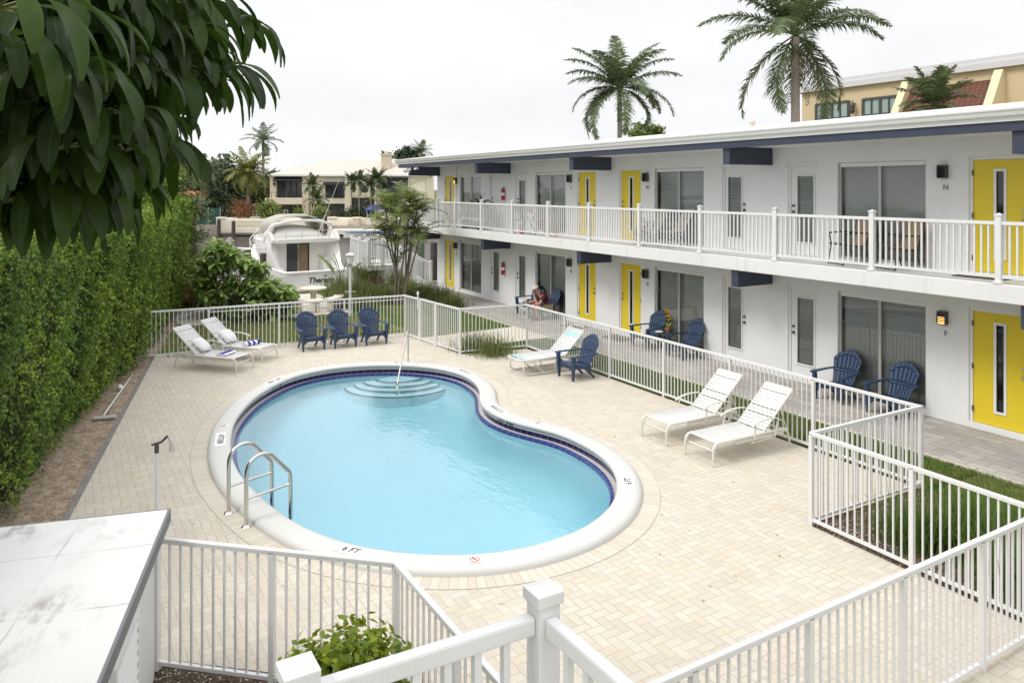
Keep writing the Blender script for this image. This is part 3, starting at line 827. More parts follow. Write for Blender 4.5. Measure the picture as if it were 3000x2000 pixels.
def slats(m, x0, x1, z0, z1, y, pitch, w, tilt):
    z = z0 + pitch/2
    c, s_ = math.cos(tilt)*w/2, math.sin(tilt)*w/2
    while z < z1:
        m.quad((x0, y - s_, z - c), (x1, y - s_, z - c), (x1, y + s_, z + c), (x0, y + s_, z + c))
        z += pitch
wi = 0
for s, o, a, b, c, d in doors:
    k, x0, x1 = o[:3]
    Y = WY + REV
    if k == 'win':
        f = MB(); y0, y1 = Y - .075, Y - .025; xm = (x0 + x1)/2 - .03
        for q in ((a + .002, a + .05), (xm - .03, xm + .03), (b - .05, b - .002)): f.box(q[0], q[1], y0, y1, c + .002, d - .002)
        for u, v in ((a + .051, xm - .031), (xm + .031, b - .051)):
            f.box(u, v, y0 + .003, y1, d - .1, d - .003); f.box(u, v, y0 + .003, y1, c + .003, c + .05)
        w_ = f.build('window', M_frame, motel)
        g = MB()
        for u, v in ((a + .05, xm - .03), (xm + .03, b - .05)): g.quad((u, Y - .05, c + .05), (v, Y - .05, c + .05), (v, Y - .05, d - .1), (u, Y - .05, d - .1))
        g.build('pane', M_glass, w_)
        pale = s == 1 and x0 < -15  # far upper windows: paler blinds stand in for reflected sky
        bl = MB()
        slats(bl, a + .05, b - .05, c + .03, d - .06, Y + .05, .052, .056, R((14, 22, 10, 30)[wi % 4]))
        bl.build('blind', M_blindsky if pale else M_blind, w_)
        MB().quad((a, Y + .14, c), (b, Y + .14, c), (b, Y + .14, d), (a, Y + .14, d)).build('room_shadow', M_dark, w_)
        h = MB(); h.box(a + .04, b - .04, Y - .079, Y - .076, d - .09, d - .012); h.build('head_track', M_framew, w_)
        wi += 1
        continue
    fr = MB()
    fr.box(a + .002, x0, Y - .09, Y - .002, c + .002, d - .002); fr.box(x1, b - .002, Y - .09, Y - .002, c + .002, d - .002); fr.box(x0 + .001, x1 - .001, Y - .09, Y - .002, d - .06, d - .003)
    if k == 'yellow':
        D = MB(); gw = .075; xc = (x0 + x1)/2; zt = c + 1.83; zb = c + .27
        D.box(x0 + .004, xc - gw, Y - .06, Y - .015, c + .01, d - .064); D.box(xc + gw, x1 - .004, Y - .06, Y - .015, c + .01, d - .064)
        D.box(xc - gw + .0005, xc + gw - .0005, Y - .06, Y - .015, zt, d - .064); D.box(xc - gw + .0005, xc + gw - .0005, Y - .06, Y - .015, c + .01, zb)
        dr = D.build('door', M_yellow, motel)
        fr.build('door_frame', M_framew, dr)
        t = MB(); e = .03
        t.box(xc - gw - e, xc - gw + .012, Y - .078, Y - .0605, zb - e, zt + e); t.box(xc + gw - .012, xc + gw + e, Y - .078, Y - .0605, zb - e, zt + e)
        t.box(xc - gw + .013, xc + gw - .013, Y - .078, Y - .0605, zt - .012, zt + e); t.box(xc - gw + .013, xc + gw - .013, Y - .078, Y - .0605, zb - e, zb + .012)
        t.build('window_trim', M_framew, dr)
        MB().quad((xc - gw, Y - .045, zb), (xc + gw, Y - .045, zb), (xc + gw, Y - .045, zt), (xc - gw, Y - .045, zt)).build('door_glass', M_glass, dr)
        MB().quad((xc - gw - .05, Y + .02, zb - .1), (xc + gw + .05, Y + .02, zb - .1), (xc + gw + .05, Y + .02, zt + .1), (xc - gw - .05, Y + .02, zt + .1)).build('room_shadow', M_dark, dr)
    else:
        D = MB(); xc = (x0 + x1)/2 + (.03 if o[3] == 'l' else -.03); gw = .225; zt = c + 1.80; zb = c + .30
        solid = k == 'solid' and s == 1
        if solid: D.box(x0 + .004, x1 - .004, Y - .06, Y - .015, c + .01, d - .064)
        else:
            D.box(x0 + .004, xc - gw, Y - .06, Y - .015, c + .01, d - .064); D.box(xc + gw, x1 - .004, Y - .06, Y - .015, c + .01, d - .064)
            D.box(xc - gw + .0005, xc + gw - .0005, Y - .06, Y - .015, zt, d - .064); D.box(xc - gw + .0005, xc + gw - .0005, Y - .06, Y - .015, c + .01, zb)
        dr = D.build('door', M_doorwhite, motel)
        fr.build('door_frame', M_framew, dr)
        if not solid:
            t = MB(); e = .022
            t.box(xc - gw - e, xc - gw + .01, Y - .085, Y - .0605, zb - e, zt + e); t.box(xc + gw - .01, xc + gw + e, Y - .085, Y - .0605, zb - e, zt + e)
            t.box(xc - gw + .011, xc + gw - .011, Y - .085, Y - .0605, zt - .01, zt + e); t.box(xc - gw + .011, xc + gw - .011, Y - .085, Y - .0605, zb - e, zb + .01)
            t.build('window_trim', M_doorwhite, dr)
            j = MB(); slats(j, xc - gw, xc + gw, zb, zt, Y - .045, .105, .112, R(-5)); j.build('louver_glass', M_glass, dr)
            j = MB(); slats(j, xc - gw, xc + gw, zb, zt, Y - .012, .05, .049, R(10)); j.build('blind', M_blind, dr)
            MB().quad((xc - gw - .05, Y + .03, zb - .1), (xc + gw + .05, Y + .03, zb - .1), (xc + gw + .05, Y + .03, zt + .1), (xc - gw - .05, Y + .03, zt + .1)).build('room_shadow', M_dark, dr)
    hx = x1 - .07 if o[3] == 'r' else x0 + .07
    h = MB()
    for z in (.98, 1.12):
        h.tube([(hx, Y - .06, c + z), (hx, Y - .105, c + z)], .026 if z > 1 else .03, 10)
    h.build('handle', M_chrome if k == 'yellow' else M_lampb, dr, smooth=40)
    if k == 'yellow':
        g = MB(); hx = x0 + .002 if o[3] == 'r' else x1 - .002
        for z in (.25, 1.02, 1.8): g.box(hx - .014, hx + .014, Y - .096, Y - .091, c + z - .05, c + z + .05)
        g.build('hinge', M_lampb, dr)

# louvred wall lamps and unit letters
def wall_lamp(x, z, lit):
    m = MB()
    m.box(x - .078, x + .078, WY - .03, WY - .002, z - .125, z + .125)
    m.box(x - .078, x + .078, WY - .12, WY - .031, z + .10, z + .125)
    m.box(x - .078, x + .078, WY - .12, WY - .031, z - .125, z - .11)
    for sx in (-1, 1): m.box(x + sx*.072 - .006, x + sx*.072 + .006, WY - .118, WY - .031, z - .109, z + .099)
    for i in range(7):
        zz = z + .085 - i*.027
        m.quad((x - .082, WY - .142, zz - .010), (x + .082, WY - .142, zz - .010), (x + .082, WY - .117, zz + .005), (x - .082, WY - .117, zz + .005))
    l = m.build('wall_lamp', M_lampb, motel, label='lit louvred wall lamp' if lit else None)
    if lit:
        MB().lathe([(.03, -.07), (.045, -.03), (.03, .02)], (x, WY - .075, z - .05), 10).build('bulb', M_lit, l)
        MB().quad((x - .065, WY - .11, z - .108), (x + .065, WY - .11, z - .108), (x + .065, WY - .108, z + .02), (x - .065, WY - .108, z + .02)).build('glow_plate', M_lit, l)
for s, names in ((0, 'JHGFE'), (1, 'KLMNP')):
    for x, ch in zip((-28.45, -20.10, -16.35, -7.95, -4.1), names):
        z = (.11 if s == 0 else FL + .035) + 1.83
        wall_lamp(x, z, ch in 'FK')
        if ch in 'EP': continue
        text(ch, .14, frame((x + .03, WY - .006, z - .30), (1, 0, 0), (0, 0, 1)), M_letter, 'unit_letter', motel, .008)
for i, x in enumerate((-30.32, -30.0, -29.3)):
    m = MB(); y = 12.72
    m.tube([(x, y, 5.27), (x, y - .02, 5.2)], .02, 8)
    if i < 2: m.tube([(x - .02, y + .04, 5.19), (x + .06, y - .13, 5.09)], [.055, .085], 12)
    else: m.box(x - .12, x + .12, y - .08, y + .04, 5.15, 5.22)
    m.build('flood_light', M_framew, motel, smooth=40)
m = MB(); m.tube([(-28.45, WY - .015, 4.84), (-28.45, WY - .015, 5.27), (-29.6, WY - .015, 5.285)], .012, 6); m.tube([(-28.45, WY - .015, 4.5), (-28.45, WY - .015, 3.7)], .014, 6)
m.build('conduit', M_slab, motel)
m = MB(); q = (1728*1.2755 - CX)/F; m.lathe([(.06, 0), (.06, .18), (.10, .2), (.07, .27)], (17.2*(SD*q - CD)/(SD + CD*q), 17.2, 6.08), 12); m.build('roof_vent', M_housedark, motel, smooth=40)

# ---------------------------------------------------------------- balcony railing
rail = thing('balcony_railing', 'white picket railing along the upper balcony of the motel', 'railing')
RY = 13.03
posts = [-30.75, -29.4, -27.85, -26.23, -24.1, -21.89, -19.69, -17.53, -15.32, -13.1, -10.89, -8.65, -6.42, -4.2, -2.0, .2]
def post_mesh(m, x, y, z, h=1.10, w=.095):
    q = w/2
    m.box(x-q, x+q, y-q, y+q, z, z+h)
    m.box(x-q-.012, x+q+.012, y-q-.012, y+q+.012, z+h, z+h+.022)
    t = z + h + .022
    m.add([(x-q-.012, y-q-.012, t), (x+q+.012, y-q-.012, t), (x+q+.012, y+q+.012, t), (x-q-.012, y+q+.012, t), (x, y, t+.035)], [(0,1,4),(1,2,4),(2,3,4),(3,0,4)])
    m.box(x-q-.022, x+q+.022, y-q-.022, y+q+.022, z, z+.045)
def panel(m, a, b, z, top, bot, sp, pk=.02, rw=.05, rh=.05, mid=None):
    a = Vector(a); b = Vector(b); L = (b-a).length; d = (b-a)/L
    m.bar(a + Vector((0, 0, z+top-rh/2)), b + Vector((0, 0, z+top-rh/2)), rw, rh)
    m.bar(a + Vector((0, 0, z+bot)), b + Vector((0, 0, z+bot)), rw*.8, rh*.8)
    n = max(1, round(L/sp))
    for i in range(1, n):
        p = a + d*(L*i/n)
        m.bar(p + Vector((0, 0, z+bot)), p + Vector((0, 0, z+top-rh)), pk, pk, up=(d.x, d.y, 0))
    if mid: m.bar(a + Vector((0, 0, z+mid)), b + Vector((0, 0, z+mid)), rw*.6, rh*.5)
for i, x in enumerate(posts):
    m = MB(); post_mesh(m, x, RY, FL); m.build('post', M_whitevinyl, rail, bevel=.006)
    if i + 1 < len(posts):
        m = MB(); panel(m, (x + .05, RY, 0), (posts[i+1] - .05, RY, 0), FL, 1.015, .115, .112, .028, .06, .055); m.build('picket_panel', M_whitevinyl, rail)
m = MB(); panel(m, (-30.75, RY + .05, 0), (-30.75, WY, 0), FL, 1.015, .115, .112, .028, .06, .055); m.build('picket_panel', M_whitevinyl, rail)

# ---------------------------------------------------------------- pool fences
def fence(name, label, cat, a, b, nposts, group='white picket fences round the pool', ends=(1, 1), h=1.2, mid=None, sp=.102):
    fence.k = getattr(fence, 'k', 0) + 1; h += .004*(fence.k % 2)
    a = Vector((*a, 0)); b = Vector((*b, 0)); o = thing(name, label, cat, a, 0, group)
    d = b - a; L = d.length; u = d/L
    ts = np.linspace(0, L, nposts)
    for i, t in enumerate(ts):
        if (i == 0 and not ends[0]) or (i == nposts-1 and not ends[1]): continue
        p = u*t; m = MB(); m.bar(p, p + Vector((0, 0, h - .04)), .052, .052, up=(u.x, u.y, 0)); m.build('post', M_white, o)
    for i in range(nposts-1):
        m = MB(); g = .027
        panel(m, u*(ts[i] + g), u*(ts[i+1] - g), 0, h, .07, sp, .018, .046, .042, mid if (mid and i >= 1) else None)
        m.build('picket_panel', M_white, o)
    m = MB(); m.bar(Vector((0, 0, h-.012)) - u*.02, u*(L+.02) + Vector((0, 0, h-.012)), .05, .03); m.build('top_rail', M_white, o, bevel=.006)
    return o
PA, PB, PC, PD, PE, PF, PG = (-21.36, 1.44), (-20.72, 8.62), (-17.65, 8.90), (-17.38, 10.80), (-6.34, 10.70), (-6.38, 8.32), (-3.66, 8.28)
fence('pool_fence', 'white picket fence run behind the three blue deck chairs and left loungers', 'fence', PA, PB, 5, mid=1.08)
g1 = (-19.85, 8.70); g2 = (-18.9, 8.79)
fence('pool_fence', 'short white fence piece at the back corner, left of the gate', 'fence', PB, g1, 2, ends=(0, 1))
gt = fence('pool_gate', 'white picket gate in the back fence before the palm clump', 'gate', (g1[0]+.06, g1[1]+.006), (g2[0]-.06, g2[1]-.006), 2, group='picket gates of the pool fence')
MB().tube([(-.06, -.05, .9), (-.06, -.05, 1.33)], .022, 8).lathe([(.035, 0), (.035, .05), (.012, .09)], (-.06, -.05, 1.32), 10).build('latch', M_white, gt, smooth=40)
fence('pool_fence', 'white fence piece right of the back gate, ending at the grass tuft', 'fence', g2, PC, 2)
fence('pool_fence', 'short white fence return behind the sun lounger with aqua bands', 'fence', PC, PD, 2, ends=(0, 1))
fence('pool_fence', 'long white picket fence between the pool deck and the motel walkway', 'fence', PD, PE, 7, ends=(0, 1))
fence('pool_fence', 'short white fence return just right of the two right loungers', 'fence', PE, PF, 2, ends=(0, 1))
fence('pool_fence', 'white fence run in front of the tall grass bed', 'fence', PF, PG, 3, ends=(0, 1))
fence('pool_fence', 'near white fence run crossing the lower right of the photo', 'fence', (-3.66, 7.1), (-3.66, 2.4), 5, ends=(0, 1), sp=.105)
gt = fence('pool_gate', 'white picket gate at the near right corner with hinges showing', 'gate', (-3.66, 8.2), (-3.66, 7.14), 2, ends=(0, 1), group='picket gates of the pool fence', sp=.105)
m = MB()
for z in (.28, .98): m.box(-.04, .0, -1.075, -.99, z - .05, z + .05)
m.build('hinge', M_white, gt, bevel=.01)
fence('pool_fence', 'white fence run from the near corner toward the green shrub, seen along its length', 'fence', (-3.66, 2.4), (-5.97, 2.4), 3, ends=(0, 1), sp=.105)
fence('pool_fence', 'white fence run between the white shed and the green shrub', 'fence', (-5.97, 2.4), (-7.50, .70), 3, ends=(0, 1), sp=.108)

# ---------------------------------------------------------------- railing of the stair landing, close to the camera
sr = thing('stair_railing', 'thick white stair landing railing in the near foreground with square capped posts', 'railing')
def stout_post(x, y, zt):
    m = MB(); m.box(x-.05, x+.05, y-.05, y+.05, .9, zt-.055); m.build('post', M_whitevinyl, sr, bevel=.006)
    m = MB(); m.box(x-.062, x+.062, y-.062, y+.062, zt-.06, zt-.012)
    m.add([(x-.062, y-.062, zt-.012), (x+.062, y-.062, zt-.012), (x+.062, y+.062, zt-.012), (x-.062, y+.062, zt-.012), (x, y, zt)], [(0,1,4),(1,2,4),(2,3,4),(3,0,4)])
    m.build('post_cap', M_whitevinyl, sr, bevel=.005)
stout_post(-2.54, 1.657, 2.765); stout_post(-2.575, .68, 2.75)
stout_post(-1.2, 1.68, 2.765)
for a, b in (((-2.575, .73), (-2.54, 1.607)), ((-2.49, 1.657), (-1.25, 1.68))):
    m = MB(); m.bar((*a, 2.625), (*b, 2.625), .055, .075); m.build('hand_rail', M_whitevinyl, sr, bevel=.012)
    m = MB(); d = Vector(b) - Vector(a); n = round(d.length/.125)
    for i in range(1, n):
        p = Vector(a) + d*(i/n); m.bar((p.x, p.y, 1.78), (p.x, p.y, 2.588), .03, .03)
    m.bar((*a, 1.77), (*b, 1.77), .05, .05); m.build('picket_panel', M_whitevinyl, sr)
MB().box(-2.64, -1.1, .58, 1.76, 1.5, 1.66).build('landing_slab', M_slab, sr)
for x, y in ((-2.5, .75), (-1.25, 1.6)): MB().box(x-.06, x+.06, y-.06, y+.06, -.02, 1.5).build('support_post', M_slab, sr)

# ---------------------------------------------------------------- resin deck chairs (front faces local -y)
def make_adirondack(name, label, mat):
    t = thing(name, label, 'deck chair', (0, 0, 0), 0, 'blue resin deck chairs')
    # back: fan of slats with a solid arched head, leaning back and slightly curved
    def bp(u, h):                                   # u -1..1 across, h 0..1 up the back
        w = .21 + .10*min(1, h/.72) - .035*max(0, h-.72)/.28
        y = .17 + .27*h + .05*(1-u*u)*.8; z = .27 + .68*h
        if h < .28: y -= .02*(.28-h)/.28
        return Vector((u*w, y, z))
    def top(u): return 1.0 - .19*u*u - .07*abs(u)**4
    m = MB(); ns = 7; gap = .018
    for i in range(ns):
        u0, u1 = -1 + 2*i/ns, -1 + 2*(i+1)/ns
        a0 = u0 if i == 0 else u0 + gap; a1 = u1 if i == ns-1 else u1 - gap
        for h0, h1 in ((0, .37), (.42, None)):
            rows = []
            for k in range(7):
                r = []
                for q in range(3):
                    u = a0 + (a1-a0)*q/2
                    hh = (h1 if h1 else top((u0+u1)/2) - .15)
                    r.append(bp(u, h0 + (hh-h0)*k/6))
                rows.append(r)
            m.grid(rows)
        rows = []
        for k in range(4):
            r = []
            for q in range(5):
                u = u0 + (u1-u0)*q/4; hb = top((u0+u1)/2) - .152
                r.append(bp(u, hb + (top(u)-hb)*k/3))
            rows.append(r)
        m.grid(rows)
    m.grid([[bp(-1.02 + 2.04*q/14, h) + Vector((0, -.004, 0)) for q in range(15)] for h in (.365, .425)])
    m.build('backrest', mat, t, smooth=35, solid=.018)
    m = MB()
    sp = [(-.335, .325), (-.33, .352), (-.31, .362), (-.27, .360), (-.1, .315), (.05, .28), (.19, .262)]
    n = 5
    for i in range(n):
        f0, f1 = (-.36, -.16, -.02, .1) if 0 else (0, 0), 0
    ys = [-.335, -.235, -.135, -.035, .065, .185]
    def sz(y): return float(np.interp(y, [p[0] for p in sp], [p[1] for p in sp]))
    for i in range(5):
        y0, y1 = ys[i], ys[i+1] - .012
        yy = ([-.338, -.335, -.325, -.30] if i == 0 else [y0]) + list(np.linspace(y0 + .04 if i else -.28, y1, 4))
        zz = ([.30, .335, .357, .363] if i == 0 else [sz(y0)]) + [sz(v) for v in np.linspace(y0 + .04 if i else -.28, y1, 4)]
        m.grid([[(x, y, z) for x in np.linspace(-.265, .265, 5)] for y, z in zip(yy, zz)])
    m.build('seat', mat, t, smooth=35, solid=.016)
    m = MB()                                       # arched apron below the seat front
    top_, bot = [], []
    for q in range(13):
        x = -.27 + .54*q/12; top_.append((x, -.325, .315)); bot.append((x, -.325, .255 - .10*abs(x/.27)**4))
    m.grid([top_, bot]); m.build('apron', mat, t, smooth=35, solid=.02)
    for s in (-1, 1):
        m = MB(); rows = []
        for k, (y, w, z, x) in enumerate(((.36, .05, .575, .275), (.26, .075, .578, .30), (.1, .09, .578, .325), (-.1, .105, .578, .338), (-.28, .115, .576, .345), (-.36, .11, .57, .345), (-.385, .08, .565, .345))):
            rows.append([(s*(x - w/2), y, z - .006), (s*x, y, z + .004), (s*(x + w/2), y, z - .01), (s*(x + w/2), y, z - .03), (s*(x - w/2), y, z - .028)])
        m.grid(rows, closed=True); m.add(rows[-1], [(0, 1, 2, 3, 4)]); m.build('armrest', mat, t, smooth=45)
        m = MB()
        m.bar((s*.315, -.335, .56), (s*.30, -.33, .33), .075, .08, up=(0, 1, 0), w2=.07, h2=.085)
        m.bar((s*.30, -.33, .33), (s*.285, -.325, 0), .07, .085, up=(0, 1, 0), w2=.042, h2=.05)
        m.build('leg', mat, t, bevel=.008)
        m = MB(); m.bar((s*.25, .02, .27), (s*.235, .30, 0), .045, .075, up=(0, 1, 1), w2=.04, h2=.04)
        m.bar((s*.268, -.3, .31), (s*.255, .2, .25), .03, .075)
        m.build('leg', mat, t, bevel=.006)
    return t
GB = 'blue resin deck chairs'
ch = make_adirondack('deck_chair', 'navy slatted deck chair, leftmost of the three along the back fence', M_navy)
ch.location = (-20.37, 5.70, 0); ch.rotation_euler = (0, 0, R(92))
for x, y, z, rz, lab in ((-20.28, 6.56, 0, R(90), 'navy slatted deck chair in the middle of three along the back fence'),
                         (-20.22, 7.43, 0, R(89), 'navy slatted deck chair, rightmost of the three along the back fence'),
                         (-14.13, 10.17, 0, R(-1), 'navy deck chair standing alone beside the aqua banded lounger'),
                         (-15.79, 13.76, .012, R(2), 'navy deck chair left of the potted orchid, beside the yellow door'),
                         (-14.33, 13.73, .012, R(-3), 'navy deck chair right of the small black table with orchid'),
                         (-9.87, 13.70, .012, R(4), 'navy deck chair left of two before the large window near lit lamp F'),
                         (-8.69, 13.72, .012, R(-2), 'navy deck chair right of two before the large window near lit lamp F'),
                         (-22.06, 13.84, .012, R(6), 'empty navy deck chair left of the seated person'),
                         (-20.98, 13.80, .012, R(-4), 'navy deck chair in which the person in maroon sits')):
    dup(ch, (x, y, z), rz, lab, GB)
oc = make_adirondack('deck_chair', 'reddish brown deck chair under the plumeria on the canal patio', M_orange)
p = at(545, 960, 27.2); oc.location = (p.x, p.y, 0); oc.rotation_euler = (0, 0, R(-92)); oc['group'] = 'deck chairs on the canal patio'
wc = make_adirondack('deck_chair', 'white deck chair behind the fence, partly hidden by plumeria leaves', M_cream)
p = at(640, 985, 26.6); wc.location = (p.x, p.y, 0); wc.rotation_euler = (0, 0, R(-60)); wc['group'] = 'deck chairs on the canal patio'

# ---------------------------------------------------------------- strap loungers (foot legs at local y = 0, head toward +y)
def make_lounger(label):
    t = thing('sun_lounger', label, 'sun lounger', (0, 0, 0), 0, 'white strap sun loungers')
    hx = .31; zr = .345; hy = 1.17
    fr = MB()
    for s in (-1, 1):
        fr.tube([(s*hx, .10, zr), (s*hx, .3, zr), (s*hx, 1.0, zr), (s*hx, 1.62, zr), (s*hx, 1.70, zr-.02)], .021, 8)
        fr.tube([(s*(hx-.03), hy, zr+.012), (s*(hx-.03), hy+.70, zr+.012+.60)], .016, 8)
        fr.bar((s*hx, .5, zr-.05), (s*hx, 1.6, zr-.05), .02, .05)
        fr.tube([(s*(hx-.05), hy+.42, zr+.34), (s*(hx-.05), 1.74, zr-.02)], .011, 6)
    for y in (.07, 1.66): fr.tube([(-hx, y, zr-.13 if y < 1 else zr-.03), (hx, y, zr-.13 if y < 1 else zr-.03)], .018, 8)
    fr.tube([(-hx+.03, hy+.70, zr+.612), (hx-.03, hy+.70, zr+.612)], .018, 8)
    fr.build('frame', M_cream, t, smooth=40)
    st = MB(); y = .135
    while y < hy - .02:
        w = .052; x = hx + .012
        st.grid([[(-x, yy, zr+.010), (-x+.02, yy, zr+.024), (0, yy, zr+.016), (x-.02, yy, zr+.024), (x, yy, zr+.010), (x-.005, yy, zr-.02)] for yy in (y, y+w)]); y += .0615
    st.grid([[(-hx-.01, .10, zr-.0), (hx+.01, .10, zr-.0)], [(-hx-.01, .115, zr+.018), (hx+.01, .115, zr+.018)], [(-hx-.01, .13, zr+.022), (hx+.01, .13, zr+.022)]])
    st.build('seat_straps', M_strap, t, smooth=60)
    bs = MB(); L = math.hypot(.70, .60); d = Vector((0, .70, .60))/L; nrm = Vector((0, -.60, .70))/L; s_ = .02
    i = 0
    while s_ < L - .03:
        w = .058; x = hx - .012
        a = Vector((0, hy, zr+.012)) + d*s_ + nrm*.018; b = a + d*w
        bs.grid([[Vector((-x, 0, 0)) + q - nrm*.02, Vector((-x+.02, 0, 0)) + q, q - nrm*.006, Vector((x-.02, 0, 0)) + q, Vector((x, 0, 0)) + q - nrm*.02] for q in (a, b)])
        s_ += .0665 + (.012 if i in (3, 5, 10) else 0); i += 1
    bs.build('back_straps', M_strap, t, smooth=60)
    for s in (-1, 1):
        m = MB(); m.tube([(s*hx, .14, zr), (s*hx, .07, zr-.012), (s*(hx+.002), .03, zr-.05), (s*(hx+.003), .012, zr-.11), (s*(hx+.006), 0, 0)], [.021, .023, .023, .022, .017], 10); m.build('leg', M_cream, t, smooth=50)
        m = MB(); m.tube([(s*hx, 1.50, zr-.05), (s*hx, 1.64, zr-.02), (s*hx, 1.72, zr-.08), (s*(hx+.003), 1.79, 0)], [.02, .022, .02, .016], 10); m.build('leg', M_cream, t, smooth=50)
        m = MB(); x = s*(hx+.035); m.tube([(x, .83, zr+.155), (x, .92, zr+.195), (x, 1.05, zr+.225), (x, 1.2, zr+.235), (x, 1.38, zr+.225), (x, 1.52, zr+.17)], [.018, .021, .021, .02, .018, .014], 8, flat=.75)
        m.tube([(x, .92, zr+.19), (x, .90, zr-.02), (s*hx, .86, zr-.12)], .013, 8); m.tube([(x, 1.45, zr+.2), (x, 1.36, zr-.08)], .013, 8)
        m.tube([(s*hx, .86, zr-.12), (s*hx, 1.36, zr-.1)], .011, 6)
        m.build('armrest', M_cream, t, smooth=50)
    return t
GL = 'white strap sun loungers'
lo = make_lounger('white strap lounger at right, the far one of the pair by the fence')
lo.location = (-9.88, 8.72, 0)
dup(lo, (-8.80, 8.71, 0), R(-1), 'white strap lounger at right, the near one of the pair by the fence', GL)
LR = R(131.5)
l1 = dup(lo, (-18.66, 3.66, 0), LR, 'white lounger by the hedge with a flat folded striped towel', GL)
l2 = dup(lo, (-19.48, 4.43, 0), LR + R(1), 'white lounger nearer the back fence with a rumpled striped towel', GL)
def place(o, base, x, y, z=0, rz=0):
    c, s = math.cos(base.rotation_euler.z), math.sin(base.rotation_euler.z)
    o.location = (base.location.x + x*c - y*s, base.location.y + x*s + y*c, z); o.rotation_euler = (o.rotation_euler.x, o.rotation_euler.y, base.rotation_euler.z + rz)
def pillow(label):
    m = MB(); n = 12
    def pt(u, v, s):
        e = (1 - abs(u)**3)*(1 - abs(v)**3)
        k = .9 + .1*e
        return (u*.21*(1 - .10*v*v), v*.21*(1 - .10*u*u), s*.075*max(0, e)**.55)
    for s in (1, -1):
        m.grid([[pt(-1 + 2*i/n, -1 + 2*j/n, s) for i in range(n+1)][::s] for j in range(n+1)])
    return tag(m.build('pillow', M_towelw, None, smooth=60), label, 'pillow', 'white pillows on the left loungers')
for l, lab, rz in ((l1, 'white square pillow on the lounger by the hedge', .15), (l2, 'white square pillow on the lounger nearer the back fence', -.1)):
    o = pillow(lab); o.rotation_euler = (R(40), 0, 0); place(o, l, .02, 1.27, .345 + .21, rz)
def towel(label, twist):
    t = thing('beach_towel', label, 'towel', (0, 0, 0), 0, 'blue striped towels on the left loungers')
    n = 24; L = .44
    m = MB()
    for i in range(n):
        for j in range(20):
            def pt(i, j):
                a = 2*PI*j/20; rr = 1 + .05*math.sin(3*a + i*.7)
                return ((i/n - .5)*L, math.cos(a)*(.085 if twist else .125)*rr, .052 + math.sin(a)*(.055 if twist else .030)*rr - (0 if twist else .022))
            m.m = int((i//4) % 2 == 1) if twist else int((3 <= j < 7) or (j in (12, 13)) or (j in (18, 19)))
            m.quad(pt(i, j), pt(i+1, j), pt(i+1, j+1), pt(i, j+1))
    m.m = 0
    for e in (0, n): m.add([pt(e, j) for j in range(20)], [tuple(range(20))])
    m.build('towel_roll', [M_towelw, M_towelb], t, smooth=70)
    return t
o = towel('folded white towel with bold blue stripe lying flat on a lounger', False); place(o, l1, -.02, .52, .367, .05)
o = towel('rumpled blue and white striped towel on the lounger nearer the fence', True); place(o, l2, -.05, .52, .367, -.25)

# lounger with bent skid legs and aqua bands
t = thing('sun_lounger', 'white lounger on bent tube skids with aqua bands at foot and head', 'sun lounger', (-15.10, 9.02, 0), R(-1), GL)
hx = .32; zr = .37; hy = 1.22
m = MB()
for s in (-1, 1):
    pts = [(s*hx, 1.72, .03), (s*hx, .5, .03), (s*hx, .30, .03)]
    for a in range(0, 181, 30): pts.append((s*hx, .22 - .14*math.sin(R(a)), .17 - .14*math.cos(R(a))))
    pts += [(s*hx, .5, .32), (s*hx, 1.2, .33), (s*hx, 1.6, .33), (s*hx, 1.74, .28), (s*hx, 1.78, .18), (s*hx, 1.78, .09)]
    m.tube(pts, .02, 8)
    q = [(s*hx, .95, .03), (s*hx, .95, .2), (s*hx, 1.0, .29), (s*hx, 1.1, .32)]; m.tube(q, .017, 8)
    m.tube([(s*hx, .35, .30), (s*hx, .62, .04)], .015, 8)
    m.tube([(s*hx, 1.3, .32), (s*hx, 1.5, .04)], .015, 8)
m.tube([(-hx, 1.5, .05), (hx, 1.5, .05)], .016, 8); m.tube([(-hx, .62, .06), (hx, .62, .06)], .016, 8)
m.build('skid_legs', M_cream, t, smooth=50)
m = MB()
m.tube([(hx, hy, zr), (hx, .12, zr), (hx-.03, .03, zr), (hx-.12, 0, zr), (-hx+.12, 0, zr), (-hx+.03, .03, zr), (-hx, .12, zr), (-hx, hy, zr)], .021, 8)
m.tube([(hx, hy, zr), (hx, hy+.55, zr+.52), (hx-.04, hy+.61, zr+.575), (hx-.12, hy+.64, zr+.60), (-hx+.12, hy+.64, zr+.60), (-hx+.04, hy+.61, zr+.575), (-hx, hy+.55, zr+.52), (-hx, hy, zr)], .021, 8)
m.tube([(hx-.02, hy+.4, zr+.36), (hx, 1.70, zr-.02)], .012, 6); m.tube([(-hx+.02, hy+.4, zr+.36), (-hx, 1.70, zr-.02)], .012, 6)
m.build('frame', M_white, t, smooth=50)
S = {0: MB(), 1: MB()}
y = .10; i = 0
while y < hy - .03:
    S[1 if i in (0, 1) else 0].grid([[(-hx-.024, yy, zr), (-hx, yy, zr+.024), (0, yy, zr+.012), (hx, yy, zr+.024), (hx+.024, yy, zr), (hx, yy, zr-.024)] for yy in (y, y+.054)]); y += .06; i += 1
S[0].build('seat_straps', M_strap, t, smooth=60); S[1].build('aqua_band', M_aqua, t, smooth=60)
S = {0: MB(), 1: MB()}
L = math.hypot(.55, .52); d = Vector((0, .55, .52))/L; nr = Vector((0, -.52, .55))/L; s_ = .03; i = 0
